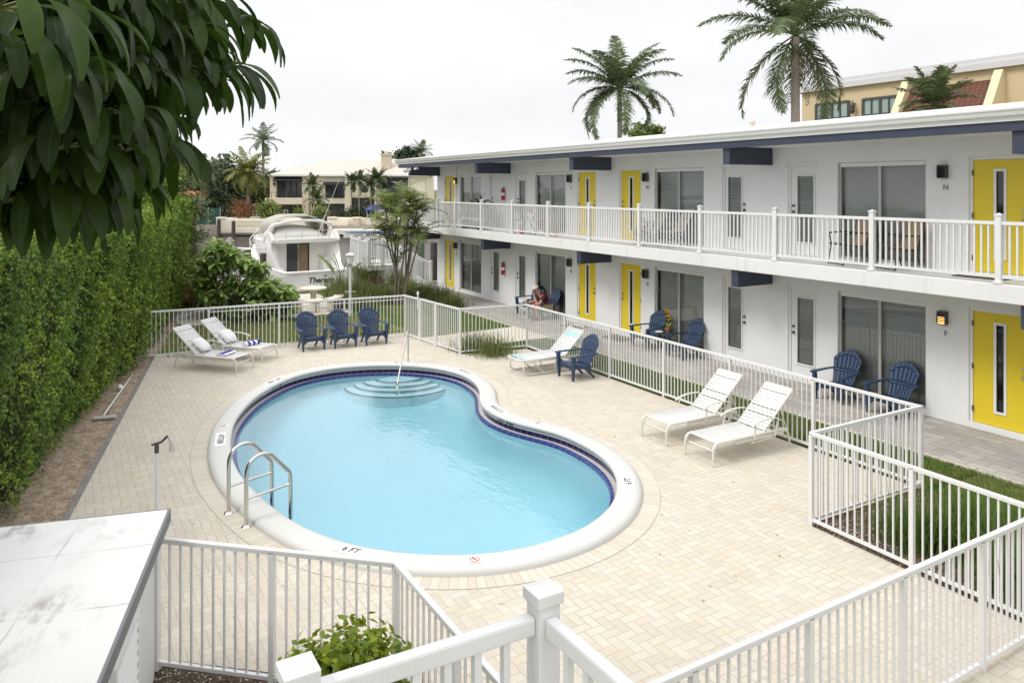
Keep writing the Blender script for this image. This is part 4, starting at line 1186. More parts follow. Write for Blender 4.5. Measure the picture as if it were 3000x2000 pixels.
while s_ < L + .02:
    a = Vector((0, hy, zr)) + d*s_; b = a + d*.05
    S[1 if i in (8, 9) else 0].grid([[q + Vector((-hx-.024, 0, 0)), q + Vector((-hx, 0, 0)) + nr*.024, q + nr*.012, q + Vector((hx, 0, 0)) + nr*.024, q + Vector((hx+.024, 0, 0)), q + Vector((hx, 0, 0)) - nr*.024] for q in (a, b)]); s_ += .0635; i += 1
S[0].build('back_straps', M_strap, t, smooth=60); S[1].build('aqua_band', M_aqua, t, smooth=60)

# ---------------------------------------------------------------- orchid table, doormats, extinguishers
tb = thing('side_table', 'small black metal table between two navy chairs by the window', 'table', (-15.08, 13.72, .012))
m = MB(); m.lathe([(.0, .50), (.24, .50), (.25, .51), (.24, .52), (0, .52)], n=24); m.build('tabletop', M_rubber, tb, smooth=40)
for k in range(4):
    a = PI/4 + k*PI/2; m = MB(); m.tube([(.2*math.cos(a), .2*math.sin(a), .5), (.10*math.cos(a), .10*math.sin(a), .25), (.25*math.cos(a), .25*math.sin(a), 0)], .01, 6); m.build('leg', M_rubber, tb)
m = MB(); m.lathe([(.02, .004), (.09, .004), (.11, .02), (.105, .025), (.06, .01), (.0, .01)], n=16); tag(m.build('ashtray', M_gel, None, smooth=40), 'pale shallow dish on the small black table', 'dish').location = (-15.14, 13.55, .532)
pt = thing('potted_orchid', 'yellow orchid in a clay pot on the small black table', 'flower pot', (-15.02, 13.76, .532))
MB().lathe([(.05, 0), (.075, .09), (.085, .09), (.085, .12), (.07, .12), (.06, .105), (0, .105)], n=16).build('pot', M_terra, pt, smooth=40)
m = MB()
m.tube([(0, 0, .1), (.01, .0, .3), (-.01, .0, .5), (-.05, .0, .62)], .006, 5); m.tube([(0, 0, .1), (.04, .0, .3), (.06, .0, .46)], .006, 5)
for k in range(7):
    a = k*.9; m.grid([[(math.cos(a)*r - math.sin(a)*w, math.sin(a)*r + math.cos(a)*w, .1 + h) for w in (-wd, 0, wd)] for r, h, wd in ((.01, 0, .012), (.1, .12, .02), (.19, .14, .015), (.25, .09, .002))])
m.build('stem_leaves', L_plum, pt)
P = np.array([(rng.normal(0, .025) + dx, rng.normal(0, .03), z) for dx, z in [(-.03, .55), (-.05, .6), (0, .5), (-.02, .45), (.05, .44), (.06, .38), (.04, .34), (.02, .42), (-.04, .53), (.0, .57)] for _ in range(7)])
v, f = leafmesh(P, .055, .045); npmesh('flowers', v, f, M_yflower, pt)
for x, z, lab in ((-19.25, .018, 'dark doormat at the yellow door right of the seated person'), (-17.1, .018, 'dark doormat at the yellow door of unit G'), (-7.0, FL + .004, 'brown doormat at the upper yellow door of unit N')):
    m = MB(); m.box(x - .42, x + .42, 13.46, 13.98, z, z + .014); tag(m.build('doormat', M_mat), lab, 'doormat', 'doormats at the yellow doors')
def extinguisher(x, z, lab):
    e = thing('fire_extinguisher', lab, 'extinguisher', (x, WY - .09, z), 0, 'red fire extinguishers on the motel wall')
    MB().lathe([(.055, 0), (.07, .02), (.07, .17), (.07, .18)], n=14).build('cylinder', M_ext, e, smooth=40)
    MB().lathe([(.0705, .175), (.0705, .27)], n=14).build('white_band', M_signwhite, e, smooth=40)
    MB().lathe([(.07, .265), (.07, .36), (.05, .41), (.022, .43), (.022, .45)], n=14).build('shoulder', M_ext, e, smooth=40)
    m = MB(); m.bar((-.02, 0, .46), (.09, 0, .50), .025, .02); m.bar((-.02, 0, .45), (.08, 0, .455), .025, .012); m.tube([(-.02, 0, .45), (-.09, 0, .42), (-.10, 0, .25), (-.085, 0, .08)], .011, 6)
    m.build('valve_hose', M_rubber, e)
    MB().box(-.03, .03, .07, .088, .1, .45).build('bracket', M_frame, e)
extinguisher(-24.38, 1.12, 'red and white fire extinguisher on the ground floor wall')
extinguisher(-24.38, FL + 1.1, 'red and white fire extinguisher on the upper balcony wall')

# ---------------------------------------------------------------- things on the balcony
def sling_chair(label):
    t = thing('sling_chair', label, 'chair', (0, 0, 0), 0, 'tan sling chairs on the balcony')
    m = MB()
    rows = [[(x, y, z) for x in (-.23, 0, .23)] for y, z in ((-.27, .44), (-.2, .44), (0, .40), (.16, .39), (.21, .42), (.27, .62), (.33, .88), (.345, .92))]
    m.grid(rows); m.build('sling', M_tansling, t, smooth=60, solid=.008)
    for s in (-1, 1):
        m = MB(); x = s*.25
        m.tube([(x, -.28, .42), (x, 0, .385), (x, .18, .385), (x, .23, .45), (x, .36, .93)], .014, 6)
        m.tube([(x*1.1, -.31, .63), (x*1.1, .0, .655), (x*1.1, .26, .64)], .018, 6)
        m.build('frame', M_rubber, t, smooth=50)
        m = MB(); m.tube([(x*1.1, -.27, .63), (x, -.24, .42), (x*1.05, -.3, 0)], .013, 6); m.build('leg', M_rubber, t)
        m = MB(); m.tube([(x*1.05, .18, .64), (x, .15, .4), (x*1.05, .3, 0)], .013, 6); m.build('leg', M_rubber, t)
    m = MB(); m.tube([(-.26, -.3, .02), (.26, -.3, .02)], .01, 6); m.tube([(-.26, .3, .02), (.26, .3, .02)], .01, 6); m.tube([(-.25, -.28, .41), (.25, -.28, .41)], .012, 6); m.build('stretcher', M_rubber, t)
    return t
sc1 = sling_chair('tan sling chair on the balcony, left of the pair by door N'); sc1.location = (-9.62, 13.72, FL); sc1.rotation_euler = (0, 0, R(-22))
dup(sc1, (-8.55, 13.70, FL), R(-18), 'tan sling chair on the balcony, right of the pair by door N', 'tan sling chairs on the balcony')
def slat_chair(label):
    t = thing('folding_chair', label, 'chair', (0, 0, 0), 0, 'grey slatted folding chairs on the balcony')
    m = MB()
    for i in range(8): x = -.18 + .36*i/7; m.bar((x, .10, .42), (x, .42, .98), .022, .01)
    for z, y in ((.43, .105), (.98, .42), (.7, .265)): m.bar((-.22, y, z), (.22, y, z), .03, .02)
    for s in (-1, 1): m.bar((s*.22, .08, .40), (s*.22, .44, 1.02), .03, .025)
    m.build('backrest', M_slat, t)
    m = MB()
    for i in range(6): y = -.3 + .4*i/5; m.bar((-.2, y, .42 - .02*i/5), (.2, y, .42 - .02*i/5), .055, .014)
    m.build('seat', M_slat, t)
    for s in (-1, 1):
        m = MB(); m.bar((s*.24, .10, .42), (s*.24, -.38, 0), .03, .02); m.build('leg', M_slat, t)
        m = MB(); m.bar((s*.21, -.3, .42), (s*.21, .35, 0), .03, .02); m.build('leg', M_slat, t)
        m = MB(); m.bar((s*.25, -.34, .62), (s*.25, .2, .63), .05, .018); m.bar((s*.25, -.25, .61), (s*.24, -.18, .42), .02, .02); m.build('armrest', M_slat, t)
    return t
sl = slat_chair('grey slatted folding chair on the balcony, left of the pair by window M'); sl.location = (-15.62, 13.72, FL); sl.rotation_euler = (0, 0, R(-15))
dup(sl, (-14.72, 13.74, FL), R(-12), 'grey slatted folding chair on the balcony, right of the pair by window M', 'grey slatted folding chairs on the balcony')
pl = thing('plant_stand', 'wire plant stand with trailing plant left of the folding chairs', 'plant stand', (-16.32, 13.9, FL))
m = MB()
for k in range(3): m.tube([(.14*math.cos(2*PI*i/14), .14*math.sin(2*PI*i/14), .25 + .22*k) for i in range(14)], .008, 5, closed=True)
for a in (0, 2.1, 4.2): m.tube([(.14*math.cos(a), .14*math.sin(a), 0), (.14*math.cos(a), .14*math.sin(a), .8)], .008, 5)
m.build('wire_frame', M_rubber, pl)
P = rng.normal(size=(160, 3))*np.array((.11, .11, .15)) + np.array((0, 0, .32)); v, f = leafmesh(P, .10, .05); npmesh('foliage', v, f, L_areca, pl)
def bistro(label, x, y, rz):
    t = thing('bistro_chair', label, 'chair', (x, y, FL), rz, 'black folding bistro chairs on the balcony')
    for s in (-1, 1):
        m = MB(); m.bar((s*.2, .34, .86), (s*.2, -.26, 0), .022, .016); m.build('leg', M_rubber, t)
        m = MB(); m.bar((s*.18, -.16, .45), (s*.18, .26, 0), .022, .016); m.build('leg', M_rubber, t)
    m = MB(); [m.bar((-.19, -.18 + .07*i, .45), (.19, -.18 + .07*i, .45), .05, .014) for i in range(6)]; m.build('seat', M_rubber, t)
    m = MB(); [m.bar((-.2, .27 + .03*i, .76 + .05*i), (.2, .27 + .03*i, .76 + .05*i), .035, .012, up=(0, 1, 0)) for i in range(3)]; m.build('backrest', M_rubber, t)
bistro('black bistro chair left of the red pots on the balcony', -22.35, 13.55, R(78))
bistro('black bistro chair right of the red pots on the balcony', -20.75, 13.6, R(-75))
bt = thing('bistro_table', 'white topped bistro table carrying red pots on the balcony', 'table', (-21.6, 13.62, FL))
MB().lathe([(0, .69), (.26, .69), (.27, .70), (.26, .715), (0, .715)], n=20).build('tabletop', M_gel, bt, smooth=40)
for k in range(3):
    a = k*2.1; m = MB(); m.tube([(.2*math.cos(a), .2*math.sin(a), .69), (-.15*math.cos(a), -.15*math.sin(a), 0)], .012, 6); m.build('leg', M_rubber, bt)
def pot(name, label, x, y, z, r, h, leaf=None, n=60, lh=.2, grp='clay pots on the balcony', mat=None):
    t = thing(name, label, 'flower pot', (x, y, z), 0, grp)
    MB().lathe([(r*.7, 0), (r*.95, h*.85), (r*1.05, h*.85), (r*1.05, h), (r*.85, h), (r*.8, h*.9), (0, h*.9)], n=14).build('pot', mat or M_terra, t, smooth=40)
    if leaf:
        P = rng.normal(size=(n, 3))*np.array((r*.7, r*.7, lh*.4)) + np.array((0, 0, h + lh*.5))
        v, f = leafmesh(P, lh*.55, lh*.16, np.array([[0., 0., .2]]), up=-1.5); npmesh('foliage', v, f, leaf, t)
    return t
pot('flower_pot', 'wide red pot on top of the white bistro table', -21.66, 13.58, FL + .715, .12, .17, None)
pot('flower_pot', 'red pot with sprout under the bistro table', -21.72, 13.3, FL, .11, .3, L_areca, 40, .25)
pot('flower_pot', 'small clay pot with spiky plant right of window L', -20.12, 13.62, FL, .09, .17, L_areca, 30, .3)
pot('flower_pot', 'reddish flower pot on the balcony by the far yellow door', -27.7, 13.5, FL, .13, .5, L_croton, 60, .35)
for i, x in enumerate((-26.0, -25.6, -25.15, -24.7)):
    pot('potted_plant', ('dark potted plant behind the railing below window K', 'bushy dark plant left of the white balcony door', 'tall dark spiky plant before the white balcony door', 'dark spiky plant under the balcony extinguisher')[i], x, 13.65, FL, .16, .28, L_tree, 260, .52, 'dark potted plants on the balcony', M_rubber)
bn = thing('bench', 'low white bench among the dark plants on the balcony', 'bench', (-25.3, 13.3, FL))
MB().box(-.75, .75, -.16, .16, .36, .41).build('seat', M_gel, bn, bevel=.01)
for x in (-.6, .6): MB().box(x-.03, x+.03, -.14, .14, 0, .36).build('leg', M_rubber, bn)
cz = thing('garden_chaise', 'pale chaise with raised back on the far end of the balcony', 'chaise', (-27.0, 13.55, FL), R(90))
MB().box(-.25, .25, -.7, .3, .33, .38).build('seat', M_gel, cz, bevel=.01)
m = MB(); m.bar((0, .3, .36), (0, .62, .85), .48, .04, up=(1, 0, 0)); m.bar((0, .3, .36), (0, .62, .85), .48, .03); m.build('backrest', M_cream, cz)
for x, y in ((-.2, -.6), (.2, -.6), (-.2, .25), (.2, .25)): MB().box(x-.02, x+.02, y-.02, y+.02, 0, .33).build('leg', M_gel, cz)
st_ = thing('side_table', 'small white table by the far yellow door on the balcony', 'table', (-28.6, 13.5, FL))
MB().lathe([(0, .48), (.25, .48), (.25, .5), (0, .5)], n=16).build('tabletop', M_gel, st_, smooth=30)
for k in range(3): a = k*2.1; m = MB(); m.tube([(.2*math.cos(a), .2*math.sin(a), .48), (.22*math.cos(a), .22*math.sin(a), 0)], .014, 6); m.build('leg', M_rubber, st_)

# ---------------------------------------------------------------- white pump shed, outdoor shower, broom, ball
SR = R(-14.9)
sh = thing('pump_shed', 'low white shed with flat white roof and dark grey roof edge', 'shed', (-7.46, .79, 0), SR)
b = NB('shed_roof_membrane'); co = b.obj()
c = b.mix(b.noise(co, 1.5), (.64, .64, .63), (.70, .70, .69))
str_ = b.n('ShaderNodeMapping'); b.nt.links.new(co, str_.inputs[0]); str_.inputs['Scale'].default_value = (1.2, 2.2, 1)
f = b.rng(b.noise(str_.outputs[0], 2.1, 7, .72), .47, .66, 0, .85)
zone = b.rng(b.noise(co, 1.1, 2), .40, .56)
c = b.mix(b.m('MULTIPLY', f, zone), c, (.30, .27, .26))
sp_ = b.n('ShaderNodeSeparateXYZ'); b.nt.links.new(co, sp_.inputs[0])
wv = b.m('MULTIPLY', b.m('SUBTRACT', b.noise(co, 2.5, 2), .5), .05)
for sock, off_, per in ((sp_.outputs[0], .35, .92), (sp_.outputs[1], .2, .95)):
    fr_ = b.m('FRACT', b.m('DIVIDE', b.m('ADD', b.m('ADD', sock, off_ + 10), wv), per)); d_ = b.m('MINIMUM', fr_, b.m('SUBTRACT', 1., fr_))
    c = b.mix(b.m('MULTIPLY', b.rng(d_, .003, .011, 1, 0), b.rng(b.noise(co, 1.7, 3), .4, .6, .15, .85)), c, (.36, .33, .32))
M_shedroof = b.end(b.bsdf(c, .75, 0, b.bump(b.noise(co, 14, 4), .15, .01), .3))
MB().box(0, 4.2, -2.3, 0, 1.40, 1.45).build('roof', M_shedroof, sh, bevel=.006)
m = MB(); m.box(-.002, 4.2, .001, .022, 1.335, 1.447); m.box(-.022, -.001, -2.3, .022, 1.335, 1.447); m.build('roof_edge', pm('shed_edge_grey', (.16, .17, .18), .6, .1, 4.), sh)
MB().box(.08, 4.1, -2.2, -.10, -.05, 1.398).build('wall', M_wallold, sh)
m = MB(); vx0, vx1, vz0, vz1 = .95, 1.65, .45, 1.0
for q in ((vx0-.05, vx0, vz0-.05, vz1+.05), (vx1, vx1+.05, vz0-.05, vz1+.05), (vx0, vx1, vz1, vz1+.05), (vx0, vx1, vz0-.05, vz0)): m.box(q[0], q[1], -.10, -.06, q[2], q[3])
vt = m.build('vent', M_framew, sh)
m = MB()
for i in range(6): z = vz0 + .05 + i*.09; m.quad((vx0, -.06, z), (vx1, -.06, z), (vx1, -.095, z + .07), (vx0, -.095, z + .07))
m.build('louver', M_framew, vt)
shw = thing('outdoor_shower', 'thin white pole shower standing behind the shed', 'shower', W(-3.615, 7.62, 0))
MB().tube([(0, 0, 0), (0, 0, 1.72)], .019, 8)  .build('pole', M_white, shw, smooth=40)
m = MB(); rv = Vector((SD, CD, 0))
m.tube([Vector((0, 0, 1.68)), Vector((0, 0, 1.77))], .022, 8); m.tube([rv*-.05 + Vector((0, 0, 1.76)), rv*.05 + Vector((0, 0, 1.79)), rv*.11 + Vector((0, 0, 1.85))], .013, 8); m.build('valve', M_lampb, shw, smooth=40)
m = MB(); m.tube([rv*.12 + Vector((0, 0, 1.84)), rv*.15 + Vector((0, 0, 1.78)), rv*.155 + Vector((0, 0, 1.70))], [.010, .016, .032], 12); m.build('shower_head', M_frame, shw, smooth=40)
br = thing('pool_brush', 'white pool brush pole lying in the leaf litter by the hedge', 'pool brush', (0, 0, 0))
a = G(388, 1097, .03); b_ = G(305, 1214, .05)
m = MB(); m.tube([a, a.lerp(b_, .25)], .013, 8); m.tube([a.lerp(b_, .25), b_], .018, 8); m.build('pole', M_white, br)
h0, h1 = G(273, 1225, .04), G(338, 1220, .04)
m = MB(); m.bar(h0, h1, .09, .05); m.bar(h0.lerp(h1, .5), b_, .05, .03); m.build('brush_head', M_gutter, br, bevel=.015)
m = MB(); bl_ = G(351, 1134, .06); m.lathe([(.0, -.06)] + [(.06*math.cos(R(q)), .06*math.sin(R(q))) for q in range(-75, 90, 15)], (0, 0, 0), 14)
o = tag(m.build('ball', M_gel, None, smooth=80), 'small white ball in the leaf litter beside the brush pole', 'ball'); o.location = bl_

# ---------------------------------------------------------------- hedge
HA, HB = Vector((-31.5, 4.15, 0)), Vector((-3.0, -3.0, 0))
hd = (HB - HA).normalized(); hn = Vector((-hd.y, hd.x, 0))      # faces the pool
hg = thing('hedge', 'tall clipped green hedge along the left side of the pool', 'hedge', HA)
HL = (HB - HA).length
def hfront(s, z):                        # bulge of the clipped face
    return .05*np.sin(s*1.7 + z) + .07*np.sin(s*.63 + 1) + .07*np.sin(z*3.1 + s*2.2) + .05*np.sin(s*5.1 + z*2)
htop = lambda s: 3.5 + .35*np.exp(-(s/3.)**2) + .14*np.sin(s*.8) + .12*np.sin(s*2.3 + 1) + .08*np.sin(s*5.7)
n1 = 105000
# denser where the hedge is nearer
s = HL*np.sqrt(rng.random(n1)); s = np.where(rng.random(n1) < .45, HL*rng.random(n1), s); z = rng.random(n1)**.95*3.75
keep = z < htop(s); s, z = s[keep], z[keep]
dep = rng.exponential(.10, len(s))
clump = .06*np.sin(s*7.3 + 2.5*np.sin(z*5.1) + 1.7*np.sin(s*1.9))*np.sin(z*6.2 + 2.2*np.sin(s*3.7)) + .05*np.sin(s*13 + z*11 + 2*np.sin(z*3 + s*2)) + .05*np.sin(z*15 - s*9)
o_ = hfront(s, z) + clump - dep + .1 - .16*np.clip((.5 + .25*np.sin(s*4.3) - z)/.5, 0, 1)
keep = rng.random(len(s)) < np.clip(.35 + (z - .1)/.55 + .25*np.sin(s*6.1), .3, 1); s, z, o_, dep = s[keep], z[keep], o_[keep], dep[keep]
P = np.outer(s, hd) + np.outer(o_, hn); P[:, 2] = np.maximum(z, .05)
lay = np.where(s > HL*.55, .060, .078); lay = lay*(.8 + .45*rng.random(len(s)))
Nf = np.tile(np.array(hn) + np.array((0, 0, .35)), (len(s), 1))
A1 = leafmesh(P, lay, lay*.6, Nf, .85, .3)
n2 = 24000
s = HL*rng.random(n2); w = rng.random(n2)*1.15
P = np.outer(s, hd) - np.outer(w - .1, hn); P[:, 2] = htop(s) + .10*rng.normal(size=n2) + .09*np.sin(s*9)*np.sin(w*8)
A2 = leafmesh(P, .08, .048, np.tile(np.array((0, 0, 1.)), (n2, 1)), .9)
n3 = 1500                                # end face by the canal
z = rng.random(n3)*3.3; w = rng.random(n3)*1.1
P = np.outer(-.08*rng.random(n3), hd) - np.outer(w - .1, hn); P[:, 2] = z
A3 = leafmesh(P, .11, .06, np.tile(-np.array(hd), (n3, 1)), .9)
V, Fq = merge([A1, A2, A3]); npmesh('foliage', V, Fq, L_hedge, hg)
m = MB(); rows = []  # solid dark core in place of the shaded interior, stops see-through
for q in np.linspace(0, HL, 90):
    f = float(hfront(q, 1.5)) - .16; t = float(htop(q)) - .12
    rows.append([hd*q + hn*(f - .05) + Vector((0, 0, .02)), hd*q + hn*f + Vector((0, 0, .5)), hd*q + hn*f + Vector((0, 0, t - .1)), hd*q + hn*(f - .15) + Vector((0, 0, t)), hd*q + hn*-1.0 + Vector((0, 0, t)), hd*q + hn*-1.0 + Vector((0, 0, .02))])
m.grid(rows); m.add(rows[0], [(0, 1, 2, 3, 4, 5)]); m.build('shade_core', M_shadecore, hg)

# ---------------------------------------------------------------- umbrella tree hanging in from the upper left
ut = thing('umbrella_tree', 'large dark umbrella tree hanging in close from the upper left', 'tree', W(-4.5, 3.1, 0))
ub = np.array(ut.location)
def leaflet(base, d, L, Wd, droop, roll):
    """drooping glossy leaflet: folded along the midrib, bent down along its length"""
    d = d/np.linalg.norm(d); up = np.array((0, 0, 1.))
    side = np.cross(d, up); side /= max(np.linalg.norm(side), 1e-4)
    prof = (.14, .30, .48, .65, .79, .90, .97, 1.0, .99, .93, .80, .55, .20); n = len(prof)
    V = []; U = []; p = np.array(base, float); az = d.copy(); el = math.asin(max(-1, min(1, d[2])))
    hz = np.array((d[0], d[1], 0.)); hz /= max(np.linalg.norm(hz), 1e-4)
    for i, w in enumerate(prof):
        t = hz*math.cos(el) + up*math.sin(el)
        nrm = np.cross(side, t)
        sd2 = side*math.cos(roll) + nrm*math.sin(roll)
        fold = .16*w*Wd
        wav = .05*Wd*math.sin(i*.8 + roll*9)
        V += [p + sd2*w*Wd/2 - nrm*(-fold) + nrm*wav, p, p - sd2*w*Wd/2 + nrm*fold - nrm*wav]
        U.append((-1, i/n)); U.append((0, i/n)); U.append((1, i/n))
        p = p + t*L/(n-1); el = max(el - droop/(n-1)*(1.35 if i < 5 else .78), -1.5)
    Fq = []
    for i in range(n-1):
        a = i*3; Fq += [(a, a+1, a+4, a+3), (a+1, a+2, a+5, a+4)]
    leaflet.uv = np.array(U, float)
    return np.array(V), np.array(Fq)
leaves_, stalks = [], MB()
def rosette(c, L, n, dirw=None, spread=1.0, el0=.25):
    c = np.array(c); ph = rng.random()*6.28
    for k in range(n):
        a = ph + 2*PI*k/n + rng.normal(0, .12)
        d = np.array((math.cos(a), math.sin(a), 0.))
        if dirw is not None: d = d*spread + np.array(dirw)*.62
        d[2] = el0 + rng.normal(0, .13)
        d /= np.linalg.norm(d)
        q = c + d*.07*L/.3
        stalks.tube([c - ub, q - ub], .0045, 4, cap=False)
        l = L*(.70 + .48*rng.random())
        v, f = leaflet(q, d, l, l*(.175 + .04*rng.random()), 1.6 + .5*rng.random(), rng.normal(0, .22))
        leaves_.append((v - ub, f))
def vxy(x, y, Y): p = at(x*1.2755, y*1.2755, Y); return p
right = W(1, 0, 0); fwd = W(0, 1, 0)
spec = [(518, 80, 3.75, .33, 11, (.9, 0, -.02)), (462, 200, 3.6, .32, 11, (.9, .1, 0)), (450, 52, 3.6, .33, 11, (.6, -.2, 0)), (392, 300, 3.5, .19, 9, (.2, 0, 0)), (375, 25, 3.2, .36, 10, (.5, -.2, 0)),
        (405, 130, 3.3, .33, 9, (.4, -.2, 0)), (340, 95, 3.0, .34, 11, None), (365, 205, 3.1, .31, 10, (.3, -.2, 0)), (275, 325, 2.9, .33, 11, (.8, 0, 0)), (215, 345, 2.75, .32, 11, (.2, -.3, 0)),
        (290, 160, 2.8, .34, 11, None), (230, 60, 2.6, .34, 11, None), (190, 210, 2.6, .34, 11, None), (110, 120, 2.4, .33, 11, None), (60, 20, 2.4, .34, 11, None), (40, 190, 2.2, .32, 11, (-.2, -.3, 0)),
        (-15, 140, 2.0, .32, 11, (.4, -.5, 0)), (110, 330, 2.5, .33, 11, None), (40, 385, 2.5, .33, 11, None), (165, 425, 2.7, .33, 11, None), (95, 455, 2.6, .33, 11, None), (20, 470, 2.6, .33, 11, None),
        (60, 500, 2.75, .32, 11, None), (140, 490, 2.8, .30, 11, None), (-20, 480, 2.6, .33, 11, None), (210, 440, 2.9, .30, 10, None), (-30, 320, 2.3, .33, 11, None), (310, 10, 2.8, .34, 11, None), (150, -20, 2.5, .34, 11, None),
        (250, 240, 2.7, .33, 11, None), (130, 20, 2.3, .32, 10, None), (310, 110, 3.6, .36, 11, None), (230, 140, 3.4, .36, 11, None), (150, 290, 3.2, .36, 11, None), (60, 280, 3.0, .36, 11, None), (200, 380, 3.3, .33, 11, None),
        (120, 200, 3.3, .36, 11, None), (20, 90, 3.2, .36, 11, None), (250, 40, 3.5, .36, 11, None), (180, 100, 3.6, .36, 11, None), (40, 330, 3.4, .36, 11, None), (280, 260, 3.6, .33, 11, None), (300, 190, 3.8, .34, 11, None),
        (90, 400, 3.4, .35, 11, None), (-20, 230, 3.2, .36, 11, None), (-20, 400, 3.1, .36, 11, None), (205, 300, 2.35, .30, 10, None), (140, 370, 2.3, .29, 10, None)]
trunk_top = np.array(W(-4.3, 3.3, 3.6))
cs = []
for x, y, Y, L, n, dw in spec:
    c = vxy(x, y, Y); cs.append((c, L))
    c = c + Vector((0, 0, .04)); L *= .95
    dwv = None if dw is None else np.array(right*dw[0]*.8 + fwd*dw[1])
    rosette(c, L, n, dwv, el0=.36 if x > 380 else .25)
    for q in range(2 if x < 330 else 0):
        c2 = c + Vector((rng.normal(0, .11), rng.normal(0, .11), abs(rng.normal(.0, .10)))) - right*(.20 if x > 300 else 0) + fwd*.18*q
        rosette(c2, L*rng.uniform(.75, 1.0), n, None if dwv is None else dwv*.5, el0=.30)
    tw = Vector(trunk_top).lerp(c, .55) + Vector((0, 0, .35))
    stalks.tube([c - ut.location, c.lerp(tw, .45) + Vector((0, 0, .05)) - ut.location, tw - ut.location, Vector(trunk_top) - ut.location], [.006, .01, .022, .05], 5)
for _ in range(95):                       # unseen rosettes added above the frame to block skylight
    X, Y = rng.uniform(-3.6, -.7), rng.uniform(1.6, 4.6); Z = rng.uniform(.35, 1.7) + 4.37 + .251*Y + .33
    if X/Y > -.22: continue
    rosette(W(X, Y, Z), .36, 10)
for _ in range(26):                       # unseen rosettes left of the frame, also added to block skylight
    X, Y, Z = rng.uniform(-5.2, -2.9), rng.uniform(2.2, 5.0), rng.uniform(3.6, 6.3)
    if X/Y > -.72: continue
    rosette(W(X, Y, Z), .33, 10)
for _ in range(60):                       # deep inside the crown
    x, y = rng.uniform(-40, 380), rng.uniform(-60, 440)
    if x > 250 and y > 260 or x > 330 and y > 150: continue
    rosette(vxy(x, y, rng.uniform(3.7, 4.6)), .33, 10)
V, Fq = merge(leaves_); npmesh('crown', V, Fq, L_shef, ut, smooth=True, uv=np.tile(leaflet.uv, (len(leaves_), 1)))
stalks.build('branches', pm('green_stalk', (.15, .17, .06), .6, .2, 8.), ut, smooth=60)
MB().tube([(0, 0, -.05), W(.1, .05, 1.5), W(.15, .1, 2.8), Vector(trunk_top) - ut.location], [.17, .14, .11, .07], 10).build('trunk', M_bark, ut, smooth=60)

# ---------------------------------------------------------------- lime green shrub near the lower fence corner
sb = thing('shrub', 'lime green leafy shrub between the near fences', 'shrub', (-5.5, 1.85, 0))
P, Nn, tips = [], [], MB()
for k in range(210):
    a = rng.random()*6.28; r = .47*math.sqrt(rng.random()); h = .74 + .32*rng.random() - .45*r
    tip = Vector((r*math.cos(a), r*math.sin(a), h)); b0_ = Vector((r*.25*math.cos(a), r*.25*math.sin(a), .0))
    tips.tube([b0_, b0_.lerp(tip, .45), b0_.lerp(tip, .85)], [.008, .005, .002], 4)
    for q in range(26):
        t = 1 - .75*rng.random()**1.6; p_ = b0_.lerp(tip, t) + Vector((rng.normal(0, .045), rng.normal(0, .045), rng.normal(0, .03)))
        P.append(p_); Nn.append((p_.x, p_.y, .7))
v, f = leafmesh(np.array(P), .085*(.6 + .8*rng.random(len(P))), .044, np.array(Nn), .7)
npmesh('foliage', v, f, L_shrub, sb); tips.build('stems', M_bark, sb)

# ---------------------------------------------------------------- grass: blade builder
def blades(P, L, Wd, lean, curl=.5):
    n = len(P); a = rng.random(n)*6.28; d = np.stack([np.cos(a), np.sin(a), np.zeros(n)], 1); sd2 = np.stack([-np.sin(a), np.cos(a), np.zeros(n)], 1)
    L = np.broadcast_to(L, (n,))*(.6 + .6*rng.random(n)); ln = np.broadcast_to(lean, (n,))*rng.random(n)**.7
    V = np.empty((n, 7, 3)); Wd = np.broadcast_to(Wd, (n,))[:, None]/2
    p = np.array(P, float); el = PI/2 - ln*.4
    for i in range(3):
        V[:, 2*i] = p - sd2*Wd*(1 - .25*i); V[:, 2*i+1] = p + sd2*Wd*(1 - .25*i)
        p = p + (d*np.cos(el)[:, None] + np.array((0, 0, 1.))*np.sin(el)[:, None])*(L/3)[:, None]
        el = el - ln*curl
    V[:, 6] = p
    k = np.arange(n)[:, None]*7
    Fq = np.concatenate([k + np.array((0, 1, 3, 2)), k + np.array((2, 3, 5, 4)), k + np.array((4, 5, 6, 6))])
    return V.reshape(-1, 3), Fq
def bladeobj(name, parts, mat, parent=None):
    V, Fq = merge(parts)
    tri = Fq[Fq[:, 2] == Fq[:, 3]][:, :3]; q = Fq[Fq[:, 2] != Fq[:, 3]]
    tri2 = np.concatenate([tri, q[:, [0, 1, 2]], q[:, [0, 2, 3]]])
    return npmesh(name, V, tri2, mat, parent)
def rect(n, x0, x1, y0, y1, z=0.): return np.stack([rng.uniform(x0, x1, n), rng.uniform(y0, y1, n), np.full(n, z)], 1)
ps = [blades(rect(34000, -17.4, -6.2, 10.84, 12.13, -.012), .055, .007, .9), blades(rect(24000, -6.3, 1.5, 10.3, 12.13, -.012), .075, .007, .9),
      blades(rect(5000, -18.25, -17.3, 9.0, 12.13, -.012), .06, .01, .9), blades(rect(9000, -25.5, -20.3, 9.0, 12.1, -.012), .07, .012, .9),
      blades(rect(6000, -25.6, -21.0, 2.2, 8.8, -.012), .07, .013, .9), blades(rect(5000, -31.4, -27.8, 9.0, 12.1, -.012), .09, .016, .9)]
tag(bladeobj('lawn_grass', ps, L_lawn), kind='stuff')
q_ = rect(15000, -25.6, -21.2, 3.0, 8.8, -.012); q_ = q_[rng.random(len(q_)) < .3 + .7*np.exp(-((q_[:, 1] - 6.2)/2.2)**2)]
tag(bladeobj('dry_lawn_grass', [blades(q_, .06, .012, 1.0), blades(rect(2500, -17.4, -6.2, 11.2, 11.8, -.012)[::1], .06, .008, 1.0)], L_dry), kind='stuff')
